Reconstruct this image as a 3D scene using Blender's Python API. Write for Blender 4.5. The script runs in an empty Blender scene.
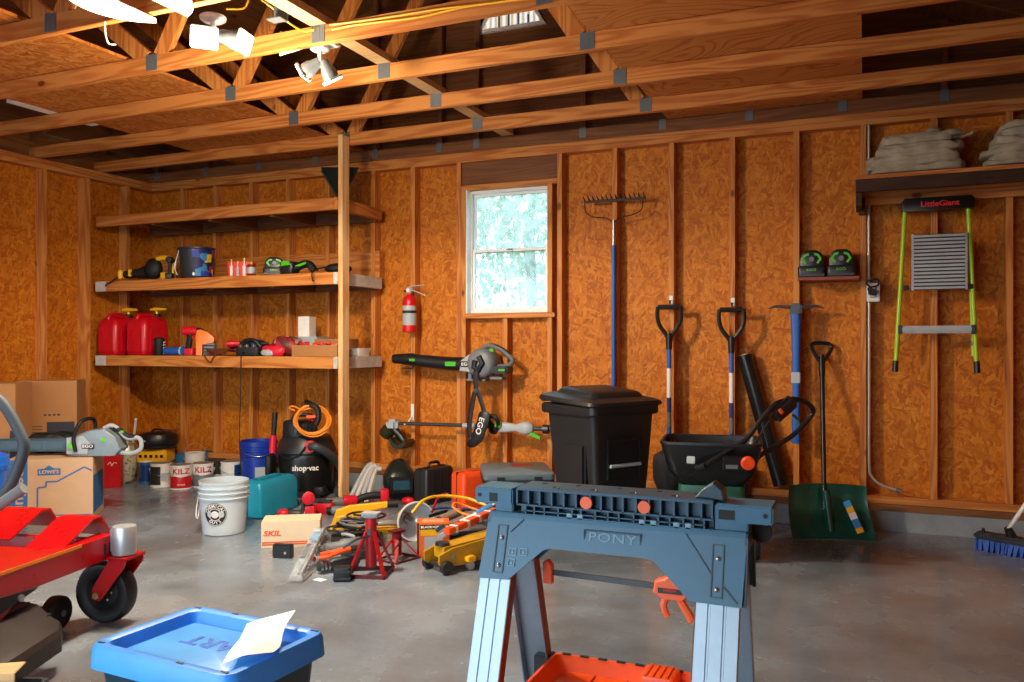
import bpy, bmesh, math, random
from mathutils import Vector, Matrix, Euler

random.seed(11)
SC = bpy.context.scene
COL = SC.collection
PI = math.pi
R = math.radians
V = Vector


# ------------------------------------------------------------------ materials
def lin(c):
    if isinstance(c, str):
        c = c.lstrip('#')
        c = [int(c[i:i + 2], 16) / 255 for i in (0, 2, 4)]
    return tuple((x / 12.92 if x <= .04045 else ((x + .055) / 1.055) ** 2.4) for x in c[:3]) + (1,)


MATS = {}


class NT:
    """small helper round a node tree"""
    def __init__(s, name):
        s.m = bpy.data.materials.new(name)
        s.m.use_nodes = True
        s.t = s.m.node_tree
        s.p = s.t.nodes['Principled BSDF']
        MATS[name] = s.m

    def n(s, kind, ins=None, **kw):
        nd = s.t.nodes.new(kind)
        for k, v in kw.items():
            setattr(nd, k, v)
        for k, v in (ins or {}).items():
            s.set(nd.inputs[k], v)
        return nd

    def set(s, sock, v):
        if isinstance(v, bpy.types.NodeSocket):
            s.t.links.new(v, sock)
        elif isinstance(v, bpy.types.Node):
            s.t.links.new(v.outputs[0], sock)
        else:
            sock.default_value = v

    def math(s, op, a, b=0.0, clamp=False):
        nd = s.n('ShaderNodeMath', operation=op, use_clamp=clamp)
        s.set(nd.inputs[0], a)
        s.set(nd.inputs[1], b)
        return nd.outputs[0]

    def mix(s, f, a, b, blend='MIX'):
        nd = s.n('ShaderNodeMix', data_type='RGBA', blend_type=blend)
        s.set(nd.inputs[0], f)
        s.set(nd.inputs[6], a)
        s.set(nd.inputs[7], b)
        return nd.outputs[2]

    def mixf(s, f, a, b):
        nd = s.n('ShaderNodeMix', data_type='FLOAT')
        s.set(nd.inputs[0], f)
        s.set(nd.inputs[2], a)
        s.set(nd.inputs[3], b)
        return nd.outputs[0]

    def ramp(s, f, stops, interp='LINEAR'):
        nd = s.n('ShaderNodeValToRGB')
        nd.color_ramp.interpolation = interp
        el = nd.color_ramp.elements
        while len(el) < len(stops):
            el.new(.5)
        for e, (p, c) in zip(el, stops):
            e.position = p
            e.color = c if len(c) == 4 else tuple(c) + (1,)
        s.set(nd.inputs[0], f)
        return nd.outputs[0]

    def noise(s, vec, scale, detail=2, rough=.5, dist=0):
        return s.n('ShaderNodeTexNoise', {'Vector': vec, 'Scale': scale, 'Detail': detail, 'Roughness': rough, 'Distortion': dist}).outputs[0]

    def obj(s):
        return s.n('ShaderNodeTexCoord').outputs['Object']

    def bump(s, h, strength=.2, dist=.002):
        b = s.n('ShaderNodeBump', {'Strength': strength, 'Distance': dist, 'Height': h})
        s.t.links.new(b.outputs[0], s.p.inputs['Normal'])


def mat(name, col, rough=.5, metal=0., var=.10, scale=9., coat=0., spec=.5, dirt=None):
    """plain material with a little procedural unevenness in colour and gloss"""
    if name in MATS:
        return MATS[name]
    k = NT(name)
    c = lin(col)
    o = k.obj()
    nz = k.noise(o, scale, 4, .6)
    dark = tuple(x * (1 - var) for x in c[:3]) + (1,)
    lite = tuple(min(1, x * (1 + var)) for x in c[:3]) + (1,)
    base = k.ramp(nz, [(.3, dark), (.7, lite)])
    if dirt:
        d = k.noise(o, scale * .6 + 2, 6, .7)
        base = k.mix(k.ramp(d, [(.55, (0, 0, 0)), (.75, (.8, .8, .8))]), base, lin(dirt))
    k.set(k.p.inputs['Base Color'], base)
    k.set(k.p.inputs['Roughness'], k.mixf(nz, max(0, rough - .06), min(1, rough + .08)))
    k.p.inputs['Metallic'].default_value = metal
    k.p.inputs['Coat Weight'].default_value = coat
    k.p.inputs['Specular IOR Level'].default_value = spec
    return k.m


def mat_emit(name, col, strength):
    k = NT(name)
    nz = k.noise(k.obj(), 3, 1)
    e = k.mix(k.math('MULTIPLY', nz, .06), lin(col), (1, 1, 1, 1))
    k.set(k.p.inputs['Base Color'], lin(col))
    k.set(k.p.inputs['Emission Color'], e)
    k.p.inputs['Emission Strength'].default_value = strength
    return k.m


def mat_osb(name, axes, cols, scale=1.0, rough=.62):
    """flake board: three layers of elongated flakes, each flake with its own tone and rank"""
    k = NT(name)
    o = k.obj()
    sep = k.n('ShaderNodeSeparateXYZ', {0: o})
    p = k.n('ShaderNodeCombineXYZ', {0: sep.outputs[axes[0]], 1: sep.outputs[axes[1]]}).outputs[0]
    wob = k.n('ShaderNodeTexNoise', {'Vector': p, 'Scale': 9.0 * scale, 'Detail': 2})
    wv = k.n('ShaderNodeVectorMath', {0: wob.outputs['Color'], 1: (.5, .5, .5)}, operation='SUBTRACT').outputs[0]
    wv = k.n('ShaderNodeVectorMath', {0: wv, 3: .055 / scale}, operation='SCALE').outputs[0]
    pw = k.n('ShaderNodeVectorMath', {0: p, 1: wv}, operation='ADD').outputs[0]
    cur = None
    for i, (ang, sx, sy) in enumerate(((12, 15, 58), (74, 17, 62), (132, 16, 52), (98, 22, 80))):
        mp = k.n('ShaderNodeMapping', {'Vector': pw, 'Rotation': (0, 0, R(ang)), 'Location': (i * 3.1, i * 7.7, 0)})
        sc = k.n('ShaderNodeVectorMath', {0: mp.outputs[0], 1: (sx * scale, sy * scale, 1)}, operation='MULTIPLY')
        vo = k.n('ShaderNodeTexVoronoi', {'Vector': sc.outputs[0], 'Scale': 1.0, 'Randomness': 1.0}, voronoi_dimensions='2D')
        s3 = k.n('ShaderNodeSeparateColor', {0: vo.outputs['Color']})
        if cur is None:
            cur = (s3.outputs[0], s3.outputs[1])
        else:
            f = k.math('GREATER_THAN', s3.outputs[1], cur[1])
            cur = (k.mixf(f, cur[0], s3.outputs[0]), k.mixf(f, cur[1], s3.outputs[1]))
    fine = k.noise(pw, 70 * scale, 4, .7, .6)
    big = k.noise(p, 1.1, 2)
    v = k.math('ADD', k.math('MULTIPLY', cur[0], .40), k.math('MULTIPLY', fine, .46))
    v = k.math('ADD', v, k.math('MULTIPLY', big, .22))
    col = k.ramp(v, [(.16, lin(cols[0])), (.40, lin(cols[1])), (.62, lin(cols[2])), (.92, lin(cols[3]))])
    dk = k.math('GREATER_THAN', cur[0], .94)
    col = k.mix(k.math('MULTIPLY', dk, .25), col, lin(cols[0]))
    k.set(k.p.inputs['Base Color'], col)
    k.p.inputs['Roughness'].default_value = rough
    k.p.inputs['Specular IOR Level'].default_value = .3
    k.bump(v, .25, .002)
    return k.m


def mat_wood(name, axis, cols, rough=.6, rings=26., knots=True, contrast=1.0, stretch=.07, freq=7.5):
    """sawn softwood, grain running along one axis"""
    k = NT(name)
    o = k.obj()
    rnd = k.n('ShaderNodeObjectInfo').outputs['Random']
    off = k.n('ShaderNodeCombineXYZ', {0: k.math('MULTIPLY', rnd, 37.), 1: k.math('MULTIPLY', rnd, 91.), 2: k.math('MULTIPLY', rnd, 53.)})
    q = k.n('ShaderNodeVectorMath', {0: o, 1: off.outputs[0]}, operation='ADD').outputs[0]
    st = [1.0, 1.0, 1.0]
    st[axis] = stretch
    g = k.n('ShaderNodeVectorMath', {0: q, 1: tuple(st)}, operation='MULTIPLY').outputs[0]
    field = k.noise(g, freq, 2, .45, .4)
    ring = k.math('SINE', k.math('MULTIPLY', field, rings * 2.6))
    ring = k.math('MULTIPLY_ADD', ring, .5)
    ring = k.math('ADD', k.math('MULTIPLY', ring, 1.0), .5)
    st2 = [1.0, 1.0, 1.0]
    st2[axis] = .03
    fib = k.noise(k.n('ShaderNodeVectorMath', {0: q, 1: tuple(st2)}, operation='MULTIPLY').outputs[0], 150, 2, .6)
    blot = k.noise(q, 2.6, 3)
    v = k.math('ADD', k.math('MULTIPLY', k.math('ADD', ring, -.5), .42 * contrast), k.math('ADD', k.math('MULTIPLY', fib, .34), .21))
    v = k.math('ADD', v, k.math('MULTIPLY', blot, .40))
    col = k.ramp(v, [(.25, lin(cols[0])), (.55, lin(cols[1])), (.9, lin(cols[2]))])
    if knots:
        st3 = [1.0, 1.0, 1.0]
        st3[axis] = .55
        kn = k.n('ShaderNodeTexVoronoi', {'Vector': k.n('ShaderNodeVectorMath', {0: q, 1: tuple(st3)}, operation='MULTIPLY').outputs[0], 'Scale': 4.2})
        f = k.ramp(kn.outputs['Distance'], [(.05, (1, 1, 1)), (.085, (0, 0, 0))])
        col = k.mix(k.math('MULTIPLY', f, .8), col, lin(cols[3]))
    k.set(k.p.inputs['Base Color'], col)
    k.p.inputs['Roughness'].default_value = rough
    k.p.inputs['Specular IOR Level'].default_value = .3
    k.bump(v, .15, .001)
    return k.m


# ------------------------------------------------------------------ mesh builder
def frame_of(d):
    d = d.normalized()
    up = V((0, 0, 1)) if abs(d.z) < .95 else V((1, 0, 0))
    a = d.cross(up).normalized()
    return a, a.cross(d).normalized()


def rrect(w, d, r, n=4):
    """rounded rectangle loop, counter-clockwise, centred"""
    r = min(r, w / 2 - 1e-4, d / 2 - 1e-4)
    pts = []
    for cx, cy, a0 in ((w / 2 - r, d / 2 - r, 0), (-w / 2 + r, d / 2 - r, 90), (-w / 2 + r, -d / 2 + r, 180), (w / 2 - r, -d / 2 + r, 270)):
        for i in range(n + 1):
            a = R(a0 + 90 * i / n)
            pts.append((cx + r * math.cos(a), cy + r * math.sin(a)))
    return pts


def arc(cx, cy, r, a0, a1, n):
    return [(cx + r * math.cos(R(a0 + (a1 - a0) * i / n)), cy + r * math.sin(R(a0 + (a1 - a0) * i / n))) for i in range(n + 1)]


def spline(pts, n=6):
    """Catmull-Rom through the points"""
    P = [V(p) for p in pts]
    P = [P[0] * 2 - P[1]] + P + [P[-1] * 2 - P[-2]]
    out = []
    for i in range(1, len(P) - 2):
        a, b, c, d = P[i - 1:i + 3]
        for j in range(n):
            t = j / n
            out.append(.5 * ((2 * b) + (c - a) * t + (2 * a - 5 * b + 4 * c - d) * t * t + (3 * b - a - 3 * c + d) * t ** 3))
    out.append(P[-2])
    return out


class MB:
    def __init__(s, M=None):
        s.bm = bmesh.new()
        s.M = M or Matrix()

    def at(s, M):
        s.M = M
        return s

    def raw(s, verts, faces):
        vs = [s.bm.verts.new(s.M @ V(v)) for v in verts]
        for f in faces:
            try:
                s.bm.faces.new([vs[i] for i in f])
            except ValueError:
                pass
        return s

    def take(s, t):
        m = {}
        for v in t.verts:
            m[v] = s.bm.verts.new(s.M @ v.co)
        for f in t.faces:
            try:
                s.bm.faces.new([m[v] for v in f.verts])
            except ValueError:
                pass
        t.free()
        return s

    def box(s, a, b, bev=0., seg=2):
        t = bmesh.new()
        x0, y0, z0 = a
        x1, y1, z1 = b
        vs = [t.verts.new(c) for c in ((x0, y0, z0), (x1, y0, z0), (x1, y1, z0), (x0, y1, z0), (x0, y0, z1), (x1, y0, z1), (x1, y1, z1), (x0, y1, z1))]
        for f in ((3, 2, 1, 0), (4, 5, 6, 7), (0, 1, 5, 4), (1, 2, 6, 5), (2, 3, 7, 6), (3, 0, 4, 7)):
            t.faces.new([vs[i] for i in f])
        if bev:
            bmesh.ops.bevel(t, geom=t.edges[:], offset=bev, segments=seg, affect='EDGES', clamp_overlap=True)
        return s.take(t)

    def cbox(s, c, d, bev=0., seg=2):
        return s.box([c[i] - d[i] / 2 for i in range(3)], [c[i] + d[i] / 2 for i in range(3)], bev, seg)

    def beam(s, p, q, w, h, roll=0., bev=0.):
        """rectangular bar from p to q, w across, h in the upright direction"""
        p, q = V(p), V(q)
        a, b = frame_of(q - p)
        if roll:
            m = Matrix.Rotation(roll, 3, (q - p).normalized())
            a, b = m @ a, m @ b
        L = (q - p).length
        d = (q - p).normalized()
        old = s.M
        s.M = old @ Matrix(((a.x, d.x, b.x, p.x), (a.y, d.y, b.y, p.y), (a.z, d.z, b.z, p.z), (0, 0, 0, 1)))
        s.box((-w / 2, 0, -h / 2), (w / 2, L, h / 2), bev)
        s.M = old
        return s

    def loft(s, loops, cap=True, close=False):
        n = len(loops[0])
        verts = [p for L in loops for p in L]
        faces = []
        m = len(loops)
        for j in range(m if close else m - 1):
            k = (j + 1) % m
            for i in range(n):
                i2 = (i + 1) % n
                faces.append((j * n + i, j * n + i2, k * n + i2, k * n + i))
        if cap and not close:
            faces.append(tuple(range(n - 1, -1, -1)))
            faces.append(tuple((m - 1) * n + i for i in range(n)))
        return s.raw(verts, faces)

    def lathe(s, prof, c=(0, 0, 0), seg=24, axis='z', cap=True):
        loops = []
        for r, h in prof:
            L = []
            for i in range(seg):
                a = 2 * PI * i / seg
                x, y = r * math.cos(a), r * math.sin(a)
                p = {'z': (x, y, h), 'y': (x, h, -y), 'x': (h, x, y)}[axis]
                L.append((p[0] + c[0], p[1] + c[1], p[2] + c[2]))
            loops.append(L)
        return s.loft(loops, cap)

    def cyl(s, p, q, r, r2=None, seg=14):
        p, q = V(p), V(q)
        a, b = frame_of(q - p)
        r2 = r if r2 is None else r2
        mk = lambda o, rr: [o + (a * math.cos(2 * PI * i / seg) + b * math.sin(2 * PI * i / seg)) * rr for i in range(seg)]
        return s.loft([mk(p, r), mk(q, r2)])

    def tube(s, pts, r, seg=8, closed=False, flat=None):
        P = [V(p) for p in pts]
        n = len(P)
        rr = r if isinstance(r, (list, tuple)) else [r] * n
        loops = []
        a = None
        for i in range(n):
            if closed:
                t = P[(i + 1) % n] - P[i - 1]
            else:
                t = P[min(i + 1, n - 1)] - P[max(i - 1, 0)]
            if t.length < 1e-9:
                t = V((0, 0, 1))
            t.normalize()
            if a is None:
                a, b = frame_of(t)
            else:
                a = a - t * a.dot(t)
                if a.length < 1e-6:
                    a, b = frame_of(t)
                a.normalize()
            b = t.cross(a)
            fa, fb = flat or (1, 1)
            loops.append([P[i] + (a * math.cos(2 * PI * k / seg) * fa + b * math.sin(2 * PI * k / seg) * fb) * rr[i] for k in range(seg)])
        return s.loft(loops, True, closed)

    def prism(s, poly, a, b, plane='xz', bev=0., seg=1):
        """polygon in a plane, pushed from a to b along the third axis"""
        f = {'xz': lambda u, v, w: (u, w, v), 'xy': lambda u, v, w: (u, v, w), 'yz': lambda u, v, w: (w, u, v)}[plane]
        n = len(poly)
        t = bmesh.new()
        A = [t.verts.new(f(u, v, a)) for u, v in poly]
        B = [t.verts.new(f(u, v, b)) for u, v in poly]
        t.faces.new(A[::-1])
        t.faces.new(B)
        for i in range(n):
            t.faces.new((A[i], A[(i + 1) % n], B[(i + 1) % n], B[i]))
        bmesh.ops.recalc_face_normals(t, faces=t.faces[:])
        if bev:
            e = [x for x in t.edges if any(len(fc.verts) == n and n != 4 or abs(fc.normal.dot(V(f(0, 0, 1)))) > .9 for fc in x.link_faces)]
            bmesh.ops.bevel(t, geom=e, offset=bev, segments=seg, affect='EDGES', clamp_overlap=True)
        return s.take(t)

    def ring(s, outer, inner, a, b, plane='xz'):
        """plate with one hole, loops of equal length"""
        f = {'xz': lambda u, v, w: (u, w, v), 'xy': lambda u, v, w: (u, v, w), 'yz': lambda u, v, w: (w, u, v)}[plane]
        return s.loft([[f(u, v, a) for u, v in outer], [f(u, v, b) for u, v in outer], [f(u, v, b) for u, v in inner], [f(u, v, a) for u, v in inner]], False, True)

    def ell(s, c, r, seg=16, rings=10):
        loops = []
        for j in range(1, rings):
            t = PI * j / rings
            loops.append([(c[0] + r[0] * math.sin(t) * math.cos(2 * PI * i / seg), c[1] + r[1] * math.sin(t) * math.sin(2 * PI * i / seg), c[2] - r[2] * math.cos(t)) for i in range(seg)])
        return s.loft(loops)

    def rbox(s, c, w, d, h, r=.02, edge=.01, taper=1., n=4):
        """soft-edged box standing on c, corners rounded in plan and along top and bottom"""
        L = []
        for z, k in ((0, edge), (edge * .3, edge * .3), (edge, 0), (h - edge, 0), (h - edge * .3, edge * .3), (h, edge)):
            q = 1 + (taper - 1) * z / h
            L.append([(c[0] + x, c[1] + y, c[2] + z) for x, y in rrect(w * q - 2 * k, d * q - 2 * k, max(r - k, .002), n)])
        return s.loft(L)

    def build(s, name, m=None, parent=None, label=None, smooth=40., kind=None):
        bmesh.ops.recalc_face_normals(s.bm, faces=s.bm.faces[:])
        lim = R(smooth)
        for f in s.bm.faces:
            f.smooth = smooth > 0
        for e in s.bm.edges:
            e.smooth = len(e.link_faces) == 2 and e.calc_face_angle(0) < lim
        me = bpy.data.meshes.new(name)
        s.bm.to_mesh(me)
        s.bm.free()
        o = bpy.data.objects.new(name, me)
        COL.objects.link(o)
        if m:
            me.materials.append(MATS[m] if isinstance(m, str) else m)
        if parent:
            o.parent = parent
        if label:
            o['label'] = label
        if kind:
            o['kind'] = kind
        return o


def thing(name, label, cat, loc=(0, 0, 0), rotz=0., group=None, rot=None):
    o = bpy.data.objects.new(name, None)
    COL.objects.link(o)
    o.empty_display_size = .05
    o.location = loc
    o.rotation_euler = rot or (0, 0, rotz)
    o['label'] = label
    o['category'] = cat
    if group:
        o['group'] = group
    return o


def tag(o, label, cat, group=None, kind=None):
    o['label'] = label
    o['category'] = cat
    if group:
        o['group'] = group
    if kind:
        o['kind'] = kind
    return o


def base_at(o, loc):
    """put a one-mesh thing's origin at its base"""
    loc = V(loc)
    o.data.transform(Matrix.Translation(-loc))
    o.location = loc
    return o


def struct(o):
    o['kind'] = 'structure'
    return o


def copy_tree(o, parent=None):
    c = o.copy()
    COL.objects.link(c)
    if parent is not None:
        c.parent = parent
    for ch in [x for x in o.children]:
        copy_tree(ch, c)
    return c


def text(name, s, size, m, parent, M, ext=.0006, align='CENTER', shear=0., sx=1., label=None, spacing=1.0, thick=0.):
    """raised lettering as a mesh; M maps text plane (x right, y up, z out) into the parent"""
    cu = bpy.data.curves.new(name, 'FONT')
    cu.body = s
    cu.size = size
    cu.extrude = ext
    cu.offset = thick
    cu.align_x = align
    cu.align_y = 'CENTER'
    cu.shear = shear
    cu.space_character = spacing
    cu.resolution_u = 3
    t = bpy.data.objects.new(name, cu)
    COL.objects.link(t)
    dg = bpy.context.evaluated_depsgraph_get()
    me = bpy.data.meshes.new_from_object(t.evaluated_get(dg))
    bpy.data.objects.remove(t)
    bpy.data.curves.remove(cu)
    me.transform(M @ Matrix.Diagonal((sx, 1, 1, 1)))
    me.name = name
    me.materials.clear()
    me.materials.append(MATS[m] if isinstance(m, str) else m)
    o = bpy.data.objects.new(name, me)
    COL.objects.link(o)
    o.parent = parent
    if label:
        o['label'] = label
    return o


def face(origin, right, up):
    """matrix of a drawing plane: x along right, y along up, z out of it"""
    r = V(right).normalized()
    u = V(up)
    n = r.cross(u).normalized()
    u = n.cross(r)
    o = V(origin)
    return Matrix(((r.x, u.x, n.x, o.x), (r.y, u.y, n.y, o.y), (r.z, u.z, n.z, o.z), (0, 0, 0, 1)))


FRONT = lambda x, y, z: face((x, y, z), (1, 0, 0), (0, 0, 1))      # facing -Y
T = Matrix.Translation
RX = lambda a: Matrix.Rotation(R(a), 4, 'X')
RY = lambda a: Matrix.Rotation(R(a), 4, 'Y')
RZ = lambda a: Matrix.Rotation(R(a), 4, 'Z')

# palette ------------------------------------------------------------
OSB = ('#7a3a0a', '#ad5c0e', '#c67414', '#de983c')
mat_osb('osb_back', (0, 2), OSB)
mat_osb('osb_side', (1, 2), OSB)
mat_osb('osb_deck', (0, 1), ('#7a400e', '#aa5e1a', '#c27a34', '#d89c5c'), .8)
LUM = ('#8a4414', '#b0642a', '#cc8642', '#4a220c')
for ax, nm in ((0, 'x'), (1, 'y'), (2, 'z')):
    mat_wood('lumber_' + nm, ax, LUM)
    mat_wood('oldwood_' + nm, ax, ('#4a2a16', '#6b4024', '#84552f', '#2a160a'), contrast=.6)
mat_wood('post_wood', 2, ('#a86a34', '#d39a5c', '#e8bd88', '#5c3010'))
mat_wood('shelf_ply', 0, ('#b08a5c', '#c9a472', '#d9ba8c', '#7a5228'), knots=False, contrast=.4)
mat_wood('fir_ply', 0, ('#7a3c14', '#a6602a', '#c68142', '#54290e'), rings=56, knots=False, contrast=2.0, stretch=.4, freq=2.4)
mat_wood('dark_board', 0, ('#2c1a0e', '#3a2414', '#4a3020', '#1a0e06'), contrast=.5)
mat('galv', '#6c7478', .5, .5)
mat('white_paint', '#e8e6e0', .45)
mat('white_plastic', '#e6e6e2', .35)
mat('black_plastic', '#17181a', .38)
mat('soft_black', '#101113', .6)
mat('rubber', '#141415', .7)
mat('dark_grey', '#33383c', .45)
mat('mid_grey', '#6c7276', .45)
mat('light_grey', '#a9b0b3', .4)
mat('steel', '#b4b8ba', .28, .9)
mat('dark_steel', '#4a4c4e', .4, .8)
mat('aluminium', '#c6cacc', .32, .85)
mat('red', '#c8101c', .32)
mat('deep_red', '#9c1216', .4)
mat('tool_red', '#d4142a', .4)
mat('orange', '#f0581e', .4)
mat('cord_orange', '#f08a1c', .5)
mat('yellow', '#f0b414', .42)
mat('jack_yellow', '#c8961a', .4, dirt='#8a6a20')
mat('blue', '#1a5cb4', .4)
mat('navy', '#163a80', .35)
mat('green_dark', '#0d4a38', .35)
mat('lime', '#5ec81e', .45)
mat('egreen', '#48b818', .4)
mat('cardboard', '#d0a984', .8, var=.05)
mat('cream_card', '#e2cdae', .8, var=.03)
mat('cardboard_dark', '#a87444', .85, var=.06)
mat('paper', '#f2f2ee', .7, var=.02)
mat('concrete_curb', '#868c92', .85, var=.18, scale=5)

# ================================================================== setting
ST = .038          # stud thickness
OX = .089          # stud depth
WX, FY = 7.10, -6.50   # right stud face, front wall
TOP = 2.565        # under the top plate
RIDGE, PITCH = 3.55, .44

# floor
k = NT('concrete')
o = k.obj()
n1 = k.noise(o, .8, 3, .5, .3)
n2 = k.noise(o, 4.0, 4, .55, .2)
n3 = k.noise(o, 38, 3, .6)
v = k.math('ADD', k.math('MULTIPLY', n1, .68), k.math('MULTIPLY', n2, .24))
v = k.math('ADD', v, k.math('MULTIPLY', n3, .08))
c = k.ramp(v, [(.28, lin('#4a545e')), (.43, lin('#6c7986')), (.56, lin('#8896a4')), (.72, lin('#a4b2c0'))])
stain = k.ramp(k.noise(o, 1.1, 3, .5, .5), [(.48, (0, 0, 0)), (.70, (1, 1, 1))])
c = k.mix(k.math('MULTIPLY', stain, .6), c, lin('#5c4a38'))
k.set(k.p.inputs['Base Color'], c)
k.set(k.p.inputs['Roughness'], k.ramp(n2, [(.35, (.15, .15, .15)), (.65, (.32, .32, .32))]))
k.bump(n3, .05, .002)
struct(MB().box((-.3, FY - .3, -.12), (WX + .3, .25, 0)).build('floor', 'concrete'))

# back wall: sheathing with the window opening, everything nailed to it is a part
WL, WR, WB, WT = 3.190, 3.858, 1.406, 2.350     # rough opening
wb = MB()
for a, b in (((-.09, OX, 0), (WL, OX + .012, TOP + .08)), ((WR, OX, 0), (WX + .09, OX + .012, TOP + .08)), ((WL, OX, 0), (WR, OX + .012, WB)), ((WL, OX, WT), (WR, OX + .012, TOP + .08))):
    wb.box(a, b)
wall_back = struct(wb.build('wall_back', 'osb_back'))
PX = lambda n, a, b, m='lumber_x', par=None, bev=.002: MB().box(a, b, bev, 1).build(n, m, par or wall_back)
MB().box((-.09, -.02, 0), (WX + .09, OX + .02, .122)).build('curb', 'concrete_curb', wall_back)
PX('bottom_plate', (-.09, -.004, .122), (WX + .09, OX, .165), 'oldwood_x')
PX('bottom_plate', (-.09, 0, .165), (WX + .09, OX, .212))
PX('top_plate', (-.09, 0, TOP), (WX + .09, OX, TOP + .038))
PX('top_plate', (-.09, 0, TOP + .0385), (WX + .09, OX, TOP + .0765))
for x in (.329 + ST, .709 + ST, 1.11 + ST, 1.499 + ST, 1.94, 2.38, 2.746, 3.151, 3.973, 4.389, 4.794, 5.206, 5.617, 6.02, 6.424, 6.828):
    PX('stud', (x - ST, 0, .212), (x, OX, TOP), 'lumber_z')
for x0, z1 in ((WL - ST, WT + .03), (WR, WT + .03)):
    PX('trimmer_stud', (x0, .001, .212), (x0 + ST, OX, z1), 'lumber_z')
PX('cripple_stud', (3.50, 0, .212), (3.50 + ST, OX, WB - .04), 'lumber_z')
PX('window_header', (3.152, .018, WT + .038), (3.934, OX, TOP), 'oldwood_x')
PX('window_header', (3.152, 0, WT), (3.934, OX - .01, WT + .037))
PX('rough_sill', (WL, -.003, WB - .039), (WR + ST + .02, OX, WB))
# horizontal board let in behind the middle shelf
MB().box((-.05, .003, 1.70), (2.42, OX - .02, 1.92)).build('backer_board', 'lumber_x', wall_back)

# gable above the plates
gp = MB().prism([(-.3, TOP + .08), (WX + .3, TOP + .08), (WX + .3, 2.78), (RIDGE, 2.78 + PITCH * (WX + .3 - RIDGE)), (-.3, 2.78)], OX, OX + .012)
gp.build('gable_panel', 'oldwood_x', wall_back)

# left wall
wall_left = struct(MB().box((-OX - .012, FY, 0), (-OX, .10, TOP + .08)).build('wall_left', 'osb_side'))
MB().box((-OX - .012, FY, TOP + .081), (-OX, .10, 2.865)).build('eave_blocker', 'oldwood_y', wall_left)  # added to block sky leaking in under the roof, toned dark
MB().box((-OX - .02, FY, 0), (.02, -.021, .122)).build('curb', 'concrete_curb', wall_left)
PX('bottom_plate', (-OX, FY, .122), (0, -.001, .212), 'lumber_y', wall_left)
PX('top_plate', (-OX, FY, TOP), (0, -.001, TOP + .038), 'lumber_y', wall_left)
PX('top_plate', (-OX, FY, TOP + .0385), (0, -.001, TOP + .0765), 'lumber_y', wall_left)
for i in range(16):
    y = -.252 - .4064 * i
    wd = ST if i != 1 else .055
    PX('stud', (-OX, y - wd, .212), (0, y, TOP), 'lumber_z', wall_left)
# right wall and front wall with the open garage door behind the camera
wall_right = struct(MB().box((WX + OX, FY, 0), (WX + OX + .012, .10, TOP + .08)).build('wall_right', 'osb_side'))
MB().box((WX + OX, FY, TOP + .081), (WX + OX + .012, .10, 2.865)).build('eave_blocker', 'oldwood_y', wall_right)  # likewise added against sky light at the right eave
PX('bottom_plate', (WX, FY, .0), (WX + OX, -.02, .212), 'lumber_y', wall_right)
PX('top_plate', (WX, FY, TOP), (WX + OX, -.001, TOP + .0765), 'lumber_y', wall_right)
for i in range(16):
    y = -.252 - .4064 * i
    PX('stud', (WX, y - ST, .212), (WX + OX, y, TOP), 'lumber_z', wall_right)
DX0, DX1, DZ = .7, 5.3, 2.25
wf = MB()
for a, b in (((-.1, FY - .02, 0), (DX0, FY, 2.7)), ((DX1, FY - .02, 0), (WX + .1, FY, 2.7)), ((DX0, FY - .02, DZ), (DX1, FY, 2.7))):
    wf.box(a, b)
wf.prism([(-.3, 2.7), (WX + .3, 2.7), (RIDGE, 2.78 + PITCH * (WX + .3 - RIDGE))], FY - .02, FY)
wall_front = struct(wf.build('wall_front', 'osb_back'))
for nm, a, b in (('door_jamb', (DX0 - .04, FY - .03, 0), (DX0, FY + .05, DZ)), ('door_jamb', (DX1, FY - .03, 0), (DX1 + .04, FY + .05, DZ)), ('door_header', (DX0 - .04, FY - .03, DZ), (DX1 + .04, FY + .05, DZ + .2))):
    MB().box(a, b).build(nm, 'lumber_x', wall_front)

# roof
ZE = 2.78           # underside of the sheathing over the wall line
rb = MB()
def roof_z(x):
    return ZE + PITCH * (x + .3 if x < RIDGE else WX + .3 - x)
for x0, x1 in ((-.45, RIDGE), (WX + .45, RIDGE)):
    rb.prism([(x0, roof_z(x0)), (x1, roof_z(x1)), (x1, roof_z(x1) + .02), (x0, roof_z(x0) + .02)], FY - .2, .3)
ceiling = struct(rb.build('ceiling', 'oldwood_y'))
# trusses: bottom chord is the part, its webs and plates the pieces of it
NL, NM, NR = 2.47, 3.55, 4.73
def plate(x, y, z, par, w=.075, h=.085):
    b = MB().cbox((x, y, z), (w, .003, h))
    for i in range(4):
        for j in range(5):
            b.cbox((x + (i - 1.5) * w / 4.6, y - .002, z + (j - 2) * h / 5.6), (.005, .002, .009))
    b.build('gusset_plate', 'galv', par)
for i in range(10):
    y0 = -.548 - .607 * i          # front face
    y1 = y0 + ST
    ch = MB().box((-.35, y0, 2.642), (WX + .35, y1, 2.731), .003, 1).build('truss', 'lumber_x', ceiling)
    ymid = (y0 + y1) / 2
    tz = lambda x: roof_z(x) - .05
    for xa, xb in ((-.35, RIDGE), (WX + .35, RIDGE)):
        MB().beam((xa, ymid, tz(xa)), (xb, ymid, tz(xb)), ST, .089).build('rafter', 'oldwood_x', ch)
    for xa, xb in ((NL, 1.45), (NL, RIDGE - .03), (NR, 5.65), (NR, RIDGE + .03)):
        s = .05 if xb > xa else -.05
        MB().beam((xa + s, ymid, 2.72), (xb, ymid, tz(xb) - .03), ST - .004, .089).build('web', 'lumber_z', ch)
    if i < 6:
        for x in (NL, NM if i < 4 else None, NR):
            if x:
                plate(x, y0 - .002, 2.69, ch)
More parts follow.
